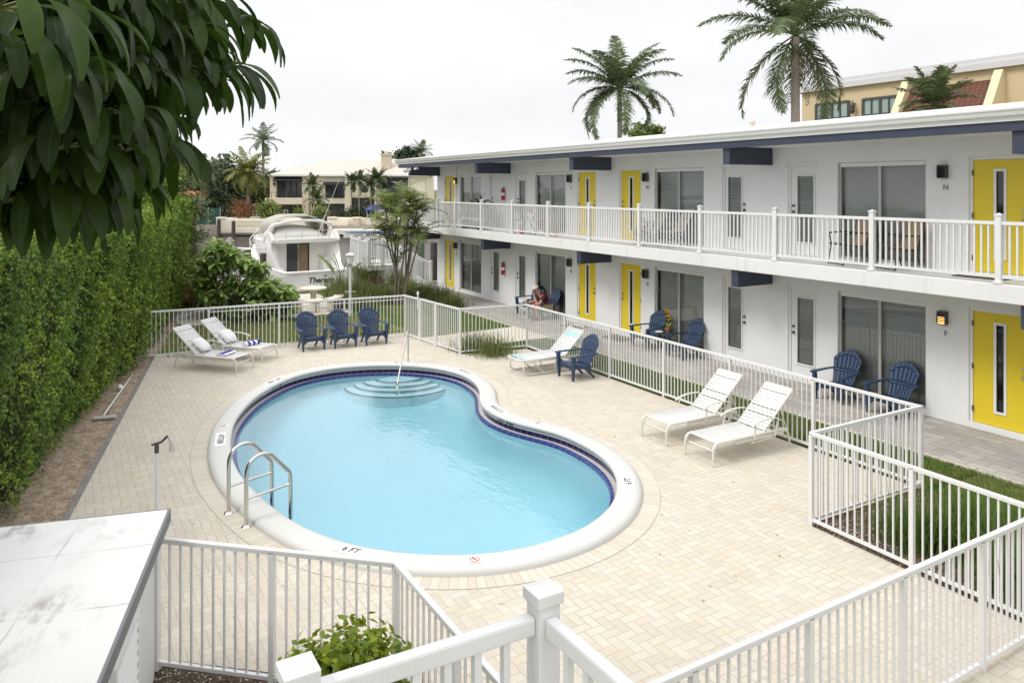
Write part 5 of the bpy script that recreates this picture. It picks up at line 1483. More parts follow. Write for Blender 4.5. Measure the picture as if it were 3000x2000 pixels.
n_ = 90
q_ = np.stack([rng.uniform(-21, -4, n_), rng.uniform(.5, 10.5, n_), np.full(n_, .008)], 1)
def inpool(a, b):
    k = np.argmin(np.hypot(POOL[:, 0]-a, POOL[:, 1]-b)); return (np.array((a, b)) - POOL[k]) @ PN[k] > -.3
inp = np.array([not inpool(a, b) and (b > 2 - (a + 21.6)*.195 + .15) for a, b, _ in q_])
q_ = q_[inp]; v, f = leafmesh(q_, .045*(.5 + rng.random(len(q_))), .02, np.tile(np.array((0, 0, 3.)), (len(q_), 1)), .5)
tag(npmesh('fallen_leaves', v, f, leafmat('fallen_leaf', (.09, .05, .02), (.3, .2, .07), .7, .1)), kind='stuff')
# clumps of long grass
def clump(label, x, y, r, h, n, mat=L_tuft, lean=1.0, wd=.012, grp='long grass clumps', name='grass_clump'):
    o = thing(name, label, 'grass clump', (x, y, 0), 0, grp)
    P = rng.normal(size=(n, 3))*np.array((r*.33, r*.33, 0))
    bladeobj('blades', [blades(P, h, wd, lean)], mat, o)
    return o
tall = 'tall grass clumps in the mulch bed'
for x, y, h, lab in ((-5.35, 8.95, .62, 'tall grass clump nearest the mulch corner, behind the short fence run'), (-4.75, 9.35, .75, 'tall dense grass clump, second from the mulch corner'), (-4.2, 8.85, .70, 'tall grass clump close to the fence, third from the mulch corner'),
                     (-3.75, 9.5, .78, 'tall grass clump behind the near right gate'), (-3.1, 9.0, .72, 'tall grass clump right of the near gate at the photo edge'), (-4.5, 10.0, .5, 'lower grass clump at the lawn edge behind the tall ones'),
                     (-3.3, 10.0, .6, 'grass clump at the lawn edge near the right photo edge'), (-2.4, 9.4, .7, 'grass clump at the far right, partly outside the photo'), (-5.1, 9.75, .55, 'grass clump at the lawn side of the mulch corner')):
    clump(lab, x, y, .62, h, 520, L_grass, 1.0, .013, tall)
for x, y, h, lab in ((-17.1, 9.6, .62, 'wispy long grass inside the fence return by the gate path'), (-17.95, 9.45, .6, 'long grass tuft right of the back gate, behind its fence')):
    clump(lab, x, y, .75, h, 460, L_tuft, 1.0, .012, 'wispy grass tufts by the gate')

# ---------------------------------------------------------------- plumeria behind the back fence
pc = at(700, 915, 25.3); PB_ = Vector((pc.x, pc.y, 0))
pm_ = thing('plumeria_tree', 'rounded plumeria tree with big glossy leaves behind the back fence', 'tree', PB_)
tr = MB()
rt = W(1, 0, 0); fd = W(0, 1, 0)
forks = [(0, 0)]
def limb(a, b, c, r0, r1): tr.tube([a, a.lerp(b, .5) + Vector((0, 0, .05)), b, c], [r0, (r0+r1)/2, r1, r1*.7], 7)
tips_ = []
for k in range(12):
    a = k/12*6.28 + .2; o1 = Vector((0, 0, .35 + .2*(k % 3)))
    b = rt*(math.cos(a)*.7) + fd*(math.sin(a)*.5) + Vector((0, 0, 1.15 + .25*(k % 2)))
    c_ = rt*(math.cos(a)*.85) + fd*(math.sin(a)*.6) + Vector((0, 0, 1.5))
    limb(o1, b, c_, .055, .03); tips_.append(c_)
tr.tube([(0, 0, 0), (.02, .03, .4), (0, 0, .8)], [.12, .09, .07], 9)
tr.build('trunk', M_bark, pm_, smooth=60)
lv = []
def pleaf(base, d, L, Wd):
    v, f = leaflet(base, d, L, Wd, .5 + .5*rng.random(), rng.normal(0, .3)); lv.append((v, f))
def plum_rosette(c, n=15):
    for k in range(n):
        a = 2*PI*k/n*1.62 + rng.random(); el = rng.uniform(-.55, .9)
        pleaf(np.array(c), np.array((math.cos(a)*math.cos(el), math.sin(a)*math.cos(el), math.sin(el))), rng.uniform(.26, .40), rng.uniform(.09, .125))
# outline of the crown surveyed in the photo: (px, py) of rosettes
for px, py in ((592,775),(640,735),(640,720),(610,800),(575,830),(680,745),(700,760),(720,790),(740,800),(660,790),(620,840),(590,870),(650,870),(690,830),(720,850),(760,830),(780,860),(800,880),(820,900),(840,860),(845,905),(790,910),(750,890),(700,890),(740,930),(790,940),(820,935),(660,910),(690,930),(632,770),(760,790),(800,835),(770,920),(730,960),(590,830),(560,800),(845,880)):
    for q in range(8):
        p = at(px + (6 if px < 640 else -8) + rng.normal(0, 12), py - 6 + rng.normal(0, 11), 24.7 + .22*q + rng.normal(0, .15)); plum_rosette(p - PB_, 12)
V, Fq = merge(lv); npmesh('crown', V, Fq, L_plum, pm_, smooth=True)

# ---------------------------------------------------------------- fronds
def frond(base, d, L, droop, n=24, ll=.42, lw=.03, vshape=.5, hang=.5, rach=None, rr=.02):
    d = Vector(d).normalized(); hz = Vector((d.x, d.y, 0))
    hz = hz.normalized() if hz.length > 1e-3 else Vector((1, 0, 0))
    el = math.asin(max(-1, min(1, d.z))); p = Vector(base); pts = []; dirs = []
    k = 10
    for i in range(k+1):
        pts.append(p.copy()); t = hz*math.cos(el) + Vector((0, 0, math.sin(el))); dirs.append(t)
        p = p + t*(L/k); el -= droop/k*(.5 + 1.0*i/k)
    if rach is not None: rach.tube(pts, list(np.linspace(rr, rr*.25, k+1)), 5, cap=False)
    V, Fq = [], []
    for i in range(n):
        f = .12 + .88*(i+.5)/n; q = f*k; a = min(int(q), k-1); u = q - a
        c = pts[a].lerp(pts[a+1], u); t = dirs[a]; side = t.cross(Vector((0, 0, 1))).normalized(); up = side.cross(t)
        l = ll*(math.sin(PI*min(1, .18 + f*.80))**.6)*(.62 + .55*random.random())
        for s_ in (-1, 1):
            hj = hang*random.uniform(.4, 1.5); dr = (side*s_*random.uniform(.75, 1.05) + t*random.uniform(.35, .8) + up*(vshape*random.uniform(.1, .9)) + Vector((0, 0, -hj*.35))).normalized()
            d2 = (dr + Vector((0, 0, -hj))).normalized()
            w = t*lw*.5
            m1 = c + dr*l*.5; e = m1 + d2*l*.5
            b_ = len(V); V += [c - w*.7, c + w*.7, m1 + w, m1 - w, e]
            Fq += [(b_, b_+1, b_+2, b_+3), (b_+3, b_+2, b_+4, b_+4)]
    return np.array([tuple(v) for v in V]), np.array(Fq)
def palm(label, base, height, fl, nf, mat, seed, droop=(1.0, 1.9), ll=.5, lw=.04, tr=.14, lean=(0, 0), shaft=0, dead=0, nleaf=26, el=(-.5, 1.35), hang=.5, grp=None, name='palm_tree', fronds=None, trmat=None):
    random.seed(seed)
    o = thing(name, label, 'palm', base, 0, grp)
    top = Vector((lean[0], lean[1], height))
    m = MB(); k = 8
    m.tube([Vector((lean[0]*(i/k)**2, lean[1]*(i/k)**2, height*i/k)) for i in range(k+1)], [tr*(1.35 if i == 0 else 1 - .35*i/k) for i in range(k+1)], 9); m.build('trunk', trmat or M_trunk, o, smooth=60)
    parts, ra = [], MB()
    fl_list = fronds or [(random.random()*6.28 if nf < 6 else 2*PI*(i*.382), el[0] + (el[1]-el[0])*((i+.5)/nf)**.85) for i in range(nf)]
    for i, (a, e) in enumerate(fl_list):
        e += random.uniform(-.1, .1)
        parts.append(frond(top + Vector((0, 0, .1)), (math.cos(a)*math.cos(e), math.sin(a)*math.cos(e), math.sin(e)), fl*random.uniform(.85, 1.1), random.uniform(*droop)*max(.35, 1.15 - .62*max(0, e)), nleaf, ll, lw, .4, hang, ra, .03*fl/3))
    ra.build('frond_stalks', L_palmd if mat is L_palmd else mat, o)
    bladeobj('crown', parts, mat, o)
    if shaft: MB().tube([top - Vector((0, 0, shaft)), top + Vector((0, 0, .1)), top + Vector((0, 0, .5))], [tr*.8, tr*.7, tr*.3], 9).build('crown_shaft', L_palm, o, smooth=60)
    if dead:
        ps_ = []; r2 = MB()
        for i in range(dead):
            a = random.random()*6.28; e = random.uniform(-1.3, -.6)
            ps_.append(frond(top - Vector((0, 0, .15)), (math.cos(a)*math.cos(e), math.sin(a)*math.cos(e), math.sin(e)), fl*random.uniform(.45, .7), .6, 18, ll*.8, lw, 0, 1.2, r2, .03))
        bladeobj('dead_fronds', ps_, L_palmd, o)
    return o
RA = VIEWROT                              # azimuth of the photographer's right
# three palms behind the motel: (azimuth, elevation) of each frond read from the photo
def fz(*L): return [(RA + R(a), R(e)) for a, e in L]
B = W(5.75, 40, 0)
palm('palm tree behind the motel roof, left one with arching green fronds and green shaft', B, 9.6, 3.5, 0, L_palm, 3, (1.5, 2.1), .78, .062, .17, shaft=1.7, nleaf=84, hang=.55, grp='palms behind the motel',
     fronds=fz((170, 62), (165, 40), (200, 22), (185, 5), (155, 55), (10, 50), (25, 62), (-10, 30), (15, 12), (-30, 5), (5, -15), (175, -20), (215, -25), (150, -5), (340, -20), (100, 80), (250, 45), (285, 20), (90, 30), (60, 50), (120, 15), (270, -15), (230, 60), (310, 55), (45, 20)))
B = W(10.6, 28, 0)
palm('tall palm behind the motel, its crown cut by the top of the photo', B, 10.0, 3.7, 0, L_palm, 5, (1.1, 1.7), .82, .065, .22, dead=12, nleaf=84, hang=.5, grp='palms behind the motel',
     fronds=fz((175, 30), (160, 48), (190, 12), (5, 32), (20, 48), (-15, 18), (150, -35), (205, -45), (30, -30), (-20, -38), (90, 60), (270, 40), (240, 20), (300, 25), (120, 30), (60, 28), (170, 62), (10, 66), (200, 58), (330, 55), (255, 70)))
pr = W(0, 0, 0)
B = W(18.6, 33, 0)
palm('small palm in front of the yellow building behind the motel', B, 7.9, 2.0, 22, L_palm, 8, (.9, 1.5), .55, .07, .12, nleaf=40, el=(-.35, 1.35), hang=.4, grp='palms behind the motel')

# ---------------------------------------------------------------- tree crowns
def tree(label, base, h, crown, n, leaf, mat, seed, name='tree', grp=None, trunk=.18, nl=14):
    """crown: list of (dx, dy, z, rx, rz) lobes in view-aligned metres"""
    rs = np.random.default_rng(seed)
    o = thing(name, label, 'tree', base, 0, grp)
    P, Nn = [], []
    wts = np.array([c[3]**2*c[4] for c in crown]); wts = wts/wts.sum()
    tm = MB(); top = Vector((0, 0, h*.45))
    tm.tube([(0, 0, -.1), (0.02, 0, h*.2), top], [trunk*1.3, trunk, trunk*.7], 8)
    for (dx, dy, z, rx, rz), w in zip(crown, wts):
        c = W(dx, dy, 0); c.z = z
        tm.tube([top, top.lerp(c, .6) + Vector((0, 0, .2)), c], [trunk*.6, trunk*.35, trunk*.1], 6)
        k = int(n*w)
        nc = max(8, int(rx*nl))
        cd = unit(rs.normal(size=(nc, 3))); cr = .55 + .5*rs.random((nc, 1))
        cc_ = cd*cr*np.array((rx, rx, rz))
        idx = rs.integers(0, nc, k)
        sp = .24*(rx + rz)/2
        p = cc_[idx] + rs.normal(size=(k, 3))*sp*np.array((1, 1, .7))
        P.append(p + np.array(c)); Nn.append(unit(p)*.7 + np.array((0, 0, .4)))
    P = np.concatenate(P); Nn = np.concatenate(Nn)
    v, f = leafmesh(P, leaf*(.7 + .6*rs.random(len(P))), leaf*.5, Nn, .9)
    npmesh('crown', v, f, mat, o)
    tm.build('trunk', M_bark, o, smooth=60)
    return o
# grey green tree beyond the end of the hedge
p = at(425, 640, 28.3); p.z = 0
tree('grey green tree rising beyond the far end of the hedge', p, 5.8, [(.6, .6, 4.9, .85, .9), (1.15, .4, 3.9, .8, .9), (1.55, .3, 3.0, .65, .8), (.2, .7, 4.0, 1.0, 1.0), (.7, .5, 2.8, .9, .9), (1.75, .2, 2.2, .45, .6), (1.3, .3, 1.5, .5, .6)], 13000, .13, L_tree2, 11)
p = at(395, 600, 26.5); p.z = 0
tree('light green bushy tree beside the hedge end, behind the umbrella leaves', p, 5.2, [(0, .5, 4.2, 1.2, 1.1), (-1., 1.0, 4.6, 1.2, 1.1), (.8, .3, 3.6, .8, .8)], 7000, .15, L_hedge, 12)
# dark trees along the far bank, left
def far(px, py, Y): q = at(px, py, Y); return q
ft = 'dark trees along the far bank'
for i, (px, top_, Y, wd, lab) in enumerate(((585, 500, 112, 5.5, 'dark tree mass behind the orange roofed cottage'), (650, 470, 110, 5.0, 'dark tree between the coconut palm and the yellow palm'), (700, 495, 104, 4.2, 'dark green tree right behind the yellow green palm trunk'),
                                        (760, 520, 112, 4.5, 'dark tree left of the cream house'), (800, 500, 122, 5.0, 'bright green tree peeking over the left end of the cream house'), (530, 475, 120, 6.0, 'dark tree at far left across the canal'), (470, 480, 118, 6.0, 'dark tree across the canal, mostly behind the hedge'),
                                        (640, 560, 101, 3.6, 'low dark palm like thicket behind the green screen fence'), (690, 590, 99, 3.0, 'low dark foliage left of the black slat fence'))):
    b_ = far(px, 551, Y); tz = far(px, top_, Y).z; b_.z = -.25
    hh = tz + .25
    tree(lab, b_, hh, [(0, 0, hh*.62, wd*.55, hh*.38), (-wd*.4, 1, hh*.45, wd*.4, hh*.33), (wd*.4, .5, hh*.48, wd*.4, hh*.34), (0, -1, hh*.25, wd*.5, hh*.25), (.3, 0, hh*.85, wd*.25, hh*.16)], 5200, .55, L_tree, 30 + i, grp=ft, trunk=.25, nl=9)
b_ = far(1195, 551, 150); b_.z = -.25
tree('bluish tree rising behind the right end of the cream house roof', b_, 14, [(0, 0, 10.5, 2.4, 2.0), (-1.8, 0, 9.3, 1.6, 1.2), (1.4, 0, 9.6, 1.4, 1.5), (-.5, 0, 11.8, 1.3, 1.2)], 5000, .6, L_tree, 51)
b_ = far(1235, 551, 150); b_.z = -.25
palm('far palm beside the bluish tree behind the cream house', b_, 11.5, 3.2, 16, L_palm, 52, ll=1.0, lw=.14, tr=.2, nleaf=20)
b_ = far(1895, 551, 54); b_.z = 0
tree('broad leaved green treetop showing just above the motel roof', b_, 9.2, [(0, 0, 8.2, 1.1, .75), (.8, 0, 8.0, .8, .7), (-.7, 0, 8.1, .7, .5), (.3, .2, 8.7, .5, .5)], 1500, .36, L_areca, 53)
n_ = 9000
X_ = rng.uniform(-150, -18, n_); hh = 6 + 2.5*np.sin(X_*.21) + 1.6*np.sin(X_*.57 + 1) + 1.2*np.sin(X_*1.3)
P = np.array([tuple(W(x, y, z)) for x, y, z in zip(X_, rng.uniform(132, 139, n_), hh*rng.random(n_)**.7)])
v, f = leafmesh(P, 1.5*(.6 + .8*rng.random(n_)), .8, np.tile(np.array(W(0, -1, .6)), (n_, 1)), .9)
tag(npmesh('far_tree_belt', v, f, L_tree), kind='stuff')
# palms across the canal
pf = 'palms across the canal'
for i, (px, pyc, Y, fl, mat, lab, tr_, nf, pyb) in enumerate(((590, 515, 98, 3.6, L_palm, 'coconut palm in front of the orange roofed cottage', .16, 22, 620), (727, 508, 95, 3.7, L_palmy, 'yellow green palm with thick grey trunk near the dock', .26, 26, 628),
        (771, 418, 118, 3.6, L_palm, 'tall royal palm left of the cream house', .28, 15, 560), (915, 545, 97, 1.9, L_palm, 'small palm at the left bay of the cream house', .09, 18, 640), (929, 588, 96, 1.9, L_palm, 'short palm below the small one at the left bay', .08, 16, 640),
        (1030, 535, 97, 1.8, L_palm, 'slender palm left of the round window', .08, 16, 632), (1052, 532, 96.5, 1.8, L_palm, 'slender leaning palm just left of the round window', .08, 15, 632), (1086, 548, 97, 1.9, L_palm, 'small palm right of the round window with drooping fronds', .09, 16, 632),
        (1105, 528, 98, 2.1, L_palm, 'fuller palm by the right balcony of the cream house', .10, 20, 632))):
    b_ = far(px, pyb, Y); z0 = -.2; b_.z = z0; hz = far(px, pyc, Y).z - z0
    palm(lab, b_, hz, fl, nf, mat, 60 + i, (1.3, 2.2), fl*.26, .13 if mat is L_palmy else .10, tr_, shaft=1.2 if i == 2 else 0, nleaf=34, hang=.9 if mat is L_palmy else .65, grp=pf, el=(-.6 if mat is L_palmy else -.45, 1.3))
b_ = far(535, 551, 104); b_.z = -.25
palm('dark far palm at the left edge above the hedge', b_, 7.2, 3.0, 16, L_palm, 77, ll=.8, lw=.12, tr=.18, nleaf=18, grp=pf)

# ---------------------------------------------------------------- cream house across the canal
HO = W(0, 100, 0)
house = thing('canal_house', 'cream two storey house with pale metal hip roof across the canal', 'house', HO, VIEWROT)
def hx(zx): return -32.82 + .00814*zx
def hz(zy): return 9.43 - .00814*zy
GZ = -.1
m = MB()
m.box(hx(60), hx(165), 0, .5, GZ, hz(405)); m.box(hx(585), hx(690), 0, .5, GZ, hz(405)); m.box(hx(165), hx(585), 0, .5, hz(890), hz(780))
m.box(hx(165), hx(585), .5, .7, GZ, hz(405)); m.box(hx(165), hx(585), 0, .5, hz(440), hz(405))
m.box(hx(690), hx(760), .8, 1.3, GZ, hz(405)); m.box(hx(760), hx(1280), .8, 1.3, hz(880), hz(790)); m.box(hx(760), hx(1280), .8, 1.3, hz(520), hz(420)); m.box(hx(760), hx(940), .8, 1.3, hz(790), hz(520))
m.box(hx(1280), hx(1375), .3, 1.3, GZ, hz(420))
m.box(hx(1375), hx(1770), .8, 1.3, hz(780), hz(420)); m.box(hx(1770), hx(1870), .3, 1.3, GZ, hz(420))
m.box(hx(1870), hx(2600), .3, .8, hz(1150), hz(880)); m.box(hx(2320), hx(2600), .3, .8, hz(880), hz(420)); m.box(hx(1870), hx(2320), .3, .8, hz(450), hz(420))
m.box(hx(62), hx(2600), 1.31, 12, GZ, hz(410))
m.build('wall', M_house, house)
MB().box(hx(28), hx(640), -1.3, -.001, hz(888), hz(785)).build('balcony', M_house, house, bevel=.08)
MB().box(hx(1860), hx(2600), -.6, .298, hz(885), hz(788)).build('balcony', M_house, house, bevel=.08)
def win(x0, x1, y0, y1, dep, n, lab=None):
    f = MB(); a, b2 = hx(x0), hx(x1); c, d = hz(y1), hz(y0)
    for i in range(n+1): q = a + (b2-a)*i/n; f.box(q-.05, q+.05, dep-.06, dep, c, d)
    f.box(a, b2, dep-.061, dep-.001, d-.1, d); f.box(a, b2, dep-.061, dep-.001, c, c+.1)
    o = f.build('window', M_awning, house)
    MB().quad((a, dep-.02, c), (b2, dep-.02, c), (b2, dep-.02, d), (a, dep-.02, d)).build('pane', M_hglass, o)
win(166, 584, 440, 780, .49, 4); win(166, 584, 890, 1170, .49, 2); win(941, 1279, 520, 790, 1.29, 4); win(761, 1279, 880, 1160, 1.29, 4); win(1376, 1769, 780, 1150, 1.29, 3); win(1871, 2319, 450, 790, .79, 4)
m = MB(); cxx, czz = hx(1600), hz(640); m.M = Matrix.Translation((cxx, .79, czz)) @ Matrix.Rotation(PI/2, 4, 'X'); m.lathe([(.50, 0), (.5, .02)], n=24); m.build('round_window', M_hglass, house)
m = MB(); m.box(hx(1876), hx(2318), .0, .29, hz(540), hz(455)); m.build('awning', M_awning, house)
for x0, x1, y0, y1, d0 in ((140, 590, 437, 510, -.9), (925, 1282, 521, 576, -.1)):
    m = MB(); a, b2 = hx(x0), hx(x1)
    m.add([(a, d0+.9, hz(y0)), (b2, d0+.9, hz(y0)), (b2, d0, hz(y1-15)), (a, d0, hz(y1-15)), (a, d0, hz(y1)), (b2, d0, hz(y1)), (a, d0+.9, hz(y1)), (b2, d0+.9, hz(y1))], [(0, 1, 2, 3), (3, 2, 5, 4), (0, 3, 4, 6), (1, 7, 5, 2)])
    m.build('awning', M_awning, house)
for x0, x1, yy, za in ((62, 638, -1.25, 785), (1866, 2590, -.55, 788)):
    m = MB()
    for k in range(5): m.bar((hx(x0), yy, hz(za) + .12 + .19*k), (hx(x1), yy, hz(za) + .12 + .19*k), .03)
    for q in np.linspace(hx(x0), hx(x1), 9): m.bar((q, yy, hz(za)), (q, yy, hz(za)+.9), .04)
    m.build('balcony_railing', M_awning, house)
# hipped roofs
ez, ey = hz(405), -.7
m = MB()
rl, rr_, rz_, ry = hx(790), hx(2010), hz(118), 5.5
L0, R0, B0 = hx(330), hx(2600), 13
m.add([(L0, .4, ez), (R0, .4, ez), (R0, B0, ez), (L0, B0, ez), (rl, ry, rz_), (rr_, ry, rz_)], [(0, 1, 5, 4), (1, 2, 5), (2, 3, 4, 5), (3, 0, 4)])
wa = hx(440)
m.add([(hx(55), ey, ez+.002), (hx(745), ey, ez+.002), (wa, 3.6, hz(232)), (hx(745), 9, ez+.002), (hx(55), 9, ez+.002)], [(0, 1, 2), (1, 3, 2), (3, 4, 2), (4, 0, 2)])
wb = hx(2230)
m.add([(hx(1780), -.1, ez+.002), (hx(2660), -.1, ez+.002), (wb, 3.6, hz(205)), (hx(2660), 9, ez+.002), (hx(1780), 9, ez+.002)], [(0, 1, 2), (1, 3, 2), (3, 4, 2), (4, 0, 2)])
rf = m.build('roof', M_metalroof, house)
m = MB(); m.box(hx(1838), hx(1990), 2.2, 3.6, hz(300), hz(45)); m.box(hx(1825), hx(2003), 2.1, 3.7, hz(70), hz(45)+.02); m.lathe([(.28, 0), (.28, .3), (.15, .42)], (hx(1913), 2.9, hz(45)), 10); m.build('chimney', M_housedark, rf)
m = MB(); m.box(hx(50), hx(745), ey-.04, ey+.1, ez-.2, ez-.004); m.box(hx(745), hx(1780), .3, .46, ez-.2, ez-.004); m.box(hx(1780), hx(2660), -.2, 0, ez-.2, ez-.004); m.build('eave_gutter', M_framew, rf)
m = MB(); m.box(hx(118), hx(146), -.12, -.001, hz(580), hz(525)); m.build('wall_lantern', M_lampb, house)

# terrace, dock and things on the far bank (positions in metres right / ahead)
def vbox(m, X0, X1, Y0, Y1, z0, z1):
    m.M = Matrix.Rotation(VIEWROT, 4, 'Z'); m.box(X0, X1, Y0, Y1, z0, z1); m.M = None
def fx(px, Y): return (px - CX)*Y/F
def fz_(py, Y): return H - (py - YH)*Y/F
m = MB(); vbox(m, fx(640, 93), fx(1215, 93), 92.3, 99.7, -.2, fz_(640, 93)); struct(m.build('terrace', M_deckwood))
dk = thing('house_dock', 'cream boarded dock with picket railing below the canal house', 'dock', (0, 0, 0))
m = MB(); zt = fz_(668, 90); zb = fz_(680, 90)
vbox(m, fx(655, 90), fx(870, 90), 88.5, 92.2, zb, zt); vbox(m, fx(870, 90), fx(950, 90), 89.5, 92.2, zb, zt); vbox(m, fx(975, 90), fx(1200, 90), 88.5, 92.2, fz_(685, 90), fz_(672, 90)); m.build('deck', M_deckwood, dk)
m = MB(); m.M = Matrix.Rotation(VIEWROT, 4, 'Z')
zr0, zr1 = zt, fz_(645, 90)
for a, b2, sol in ((655, 702, 1), (702, 808, 0), (808, 870, 1)):
    x0, x1 = fx(a, 90), fx(b2, 90)
    if sol: m.box(x0, x1, 88.55, 88.65, zr0, zr1)
    else:
        m.box(x0, x1, 88.5, 88.7, zr1-.12, zr1); m.box(x0, x1, 88.55, 88.65, zr0, zr0+.15)
        for q in np.arange(x0, x1, .19): m.box(q, q+.09, 88.56, 88.64, zr0+.15, zr1-.12)
m.box(fx(870, 90), fx(950, 90), 89.6, 89.7, zr0-.3, zr1)
m.box(fx(950, 90), fx(1010, 90), 91.6, 91.8, -.6, .5)
m.build('railing', M_deckwood, dk)
for px in (660, 700, 748, 820, 880, 930): m = MB(); q = fx(px, 90); vbox(m, q-.12, q+.12, 88.6, 88.9, -2, zb); m.build('pile', M_piling, dk)
m = MB(); vbox(m, fx(655, 90), fx(905, 90), 88.55, 88.9, zb-.25, zb-.01); m.build('dock_beam', M_woodgrey, dk)
for i, px in enumerate((648, 1030, 1060, 1040)):
    pass
for px, y0, Y, lab in ((649, 636, 91, 'tan pillar at the left end of the dock'), (973, 636, 92, 'tan stone pillar on the canal terrace, left of two'), (1045, 636, 92, 'tan stone pillar on the canal terrace, right of two')):
    o = thing('terrace_pillar', lab, 'pillar', W(fx(px, Y), Y, 0), VIEWROT, 'tan pillars on the far bank')
    h_ = fz_(y0, Y); MB().box(-.38, .38, -.38, .38, -1.0, h_-.15).build('shaft', M_housedark, o); MB().box(-.5, .5, -.5, .5, h_-.15, h_).build('cap', M_deckwood, o)
for px, y0, Y, lab, mt in ((641, 640, 88, 'dark piling at the left end of the far dock', M_piling), (684, 645, 87.5, 'dark tall piling in front of the far dock railing', M_piling), (953, 628, 86, 'black piling with pointed cap right of the boat canopy', M_piling), (937, 665, 86.5, 'short brown piling behind the boat canopy', M_woodgrey)):
    q = W(fx(px, Y), Y, 0); o = thing('piling', lab, 'piling', q, 0, 'mooring pilings'); h_ = fz_(y0, Y)
    MB().lathe([(.24, -2.2), (.22, h_-.25)], n=10).build('post', mt, o, smooth=40); MB().lathe([(.25, h_-.25), (.25, h_-.2), (0.02, h_)], n=10).build('cap', M_piling, o)
# cottage with the orange roof, green screen, slat fence
ct = thing('cottage', 'small cream cottage with orange tile roof at far left', 'house', W(fx(590, 104), 104, 0), VIEWROT)
a, b2 = fx(560, 104) - fx(590, 104), fx(640, 104) - fx(590, 104)
MB().box(a-4, b2, 0, 8, -.2, fz_(584, 104)).build('wall', M_house, ct)
m = MB(); m.add([(a-4.5, -.7, fz_(582, 104)), (b2+.5, -.7, fz_(582, 104)), (b2+.5, 4, fz_(560, 104)), (a-4.5, 4, fz_(560, 104)), (a-4.5, 8.7, fz_(582, 104)), (b2+.5, 8.7, fz_(582, 104))], [(0, 1, 2, 3), (3, 2, 5, 4)]); m.build('roof', M_orangetile, ct)
MB().box(a-4.5, b2+.5, -.78, -.701, fz_(588, 104), fz_(581, 104)).build('fascia', M_framew, ct)
gf = thing('screen_fence', 'dark green windscreen fence below the orange roofed cottage', 'fence', W(fx(600, 96), 96, 0), VIEWROT)
x0 = fx(540, 96) - fx(600, 96); x1 = fx(646, 96) - fx(600, 96)
m = MB(); m.grid([[(x, .05*math.sin(x*3), z) for x in np.linspace(x0, x1, 30)] for z in (-.35, fz_(609, 96))]); m.build('screen', M_greenscreen, gf)
for q in np.linspace(x0, x1, 4): MB().bar((q, -.08, -.4), (q, -.08, fz_(608, 96)+.05), .07).build('post', M_frame, gf)
m = MB(); vbox(m, fx(520, 94), fx(642, 94), 92, 96, -.4, -.28); struct(m.build('far_grass_bank', M_lawn))
sf = thing('slat_fence', 'black horizontal slat fence left of the cream house', 'fence', W(fx(765, 99), 99, 0), VIEWROT)
x0, x1 = fx(640, 99) - fx(765, 99), fx(788, 99) - fx(765, 99)
m = MB()
for k in range(11): z = -.2 + .24*k; m.box(x0, x1, -.03, .03, z, z+.19)
m.build('slats', M_dark, sf)
for q in np.linspace(x0, x1, 6): MB().box(q-.06, q+.06, .04, .14, -.3, 2.5).build('post', M_dark, sf)
# far shrubs and furniture
def farshrub(label, px, py, Y, r, mat, n=500, potm=None, leaf=.35):
    b_ = W(fx(px, Y), Y, fz_(py, Y)); o = thing('shrub' if not potm else 'potted_plant', label, 'shrub', b_, 0, 'garden plants on the far bank')
    P = rng.normal(size=(n, 3))*np.array((r*.42, r*.42, r*.36)) + np.array((0, 0, r*.75)); v, f = leafmesh(P, leaf, leaf*.4, unit(P)*.6); npmesh('foliage', v, f, mat, o)
    if potm: MB().lathe([(r*.35, 0), (r*.5, r*.55), (r*.45, r*.55), (0, r*.5)], n=12).build('pot', potm, o, smooth=40)
farshrub('reddish croton shrub on the terrace by the yellow palm', 712, 645, 94, 1.7, L_croton, 900)
farshrub('bright fern like plant left of the cream house window', 785, 640, 94, 1.5, L_areca, 700, leaf=.6)
farshrub('small fern plant behind the boat canopy, at the house', 877, 632, 96, .7, L_areca, 250)
farshrub('potted fern with blue pot right of the boat canopy', 938, 645, 93, 1.1, L_areca, 500, pm('blue_glazed_pot', (.03, .22, .32), .3), .5)
farshrub('low dark shrubs at the foot of the slender palms', 1040, 645, 97, 1.2, L_tree, 900)
farshrub('low round shrub right of the slender palms', 1075, 645, 97, 1.1, L_tree, 700)
farshrub('low shrub under the round window', 1005, 648, 98, .9, L_tree, 500)
pu = thing('patio_umbrella', 'open blue patio umbrella on the far terrace', 'umbrella', W(fx(1105, 94), 94, 0))
zt_ = fz_(596, 94); m = MB(); m.add([(0, 0, zt_)] + [(1.75*math.cos(k*PI/4), 1.75*math.sin(k*PI/4), zt_-.75 + (0 if k % 2 else .0)) for k in range(8)], [(0, 1+k, 1+(k+1) % 8) for k in range(8)]); m.build('canopy', M_umb, pu, solid=.03)
MB().tube([(0, 0, 0), (0, 0, zt_)], .04, 6).build('pole', M_frame, pu)
def farchair(label, px, Y, mat, cat='chair'):
    o = thing('patio_chair', label, cat, W(fx(px, Y), Y, fz_(640, 93)), VIEWROT + .4, 'garden chairs on the far terrace')
    m = MB(); m.box(-.25, .25, -.25, .25, .40, .45); m.build('seat', mat, o)
    m = MB(); m.tube([(-.25, .25, .42), (-.24, .36, .95), (0, .38, 1.02), (.24, .36, .95), (.25, .25, .42)], .03, 6); m.build('backrest', mat, o)
    for x, y in ((-.22, -.22), (.22, -.22), (-.22, .22), (.22, .22)): MB().bar((x, y, 0), (x, y, .42), .04).build('leg', mat, o)
farchair('white patio chair left of the bright fern on the far terrace', 747, 93.5, M_gel)
farchair('pale patio chair beside the white one on the far terrace', 757, 93.2, M_frame)
farchair('red patio chair in front of the black slat fence', 776, 96, M_red)
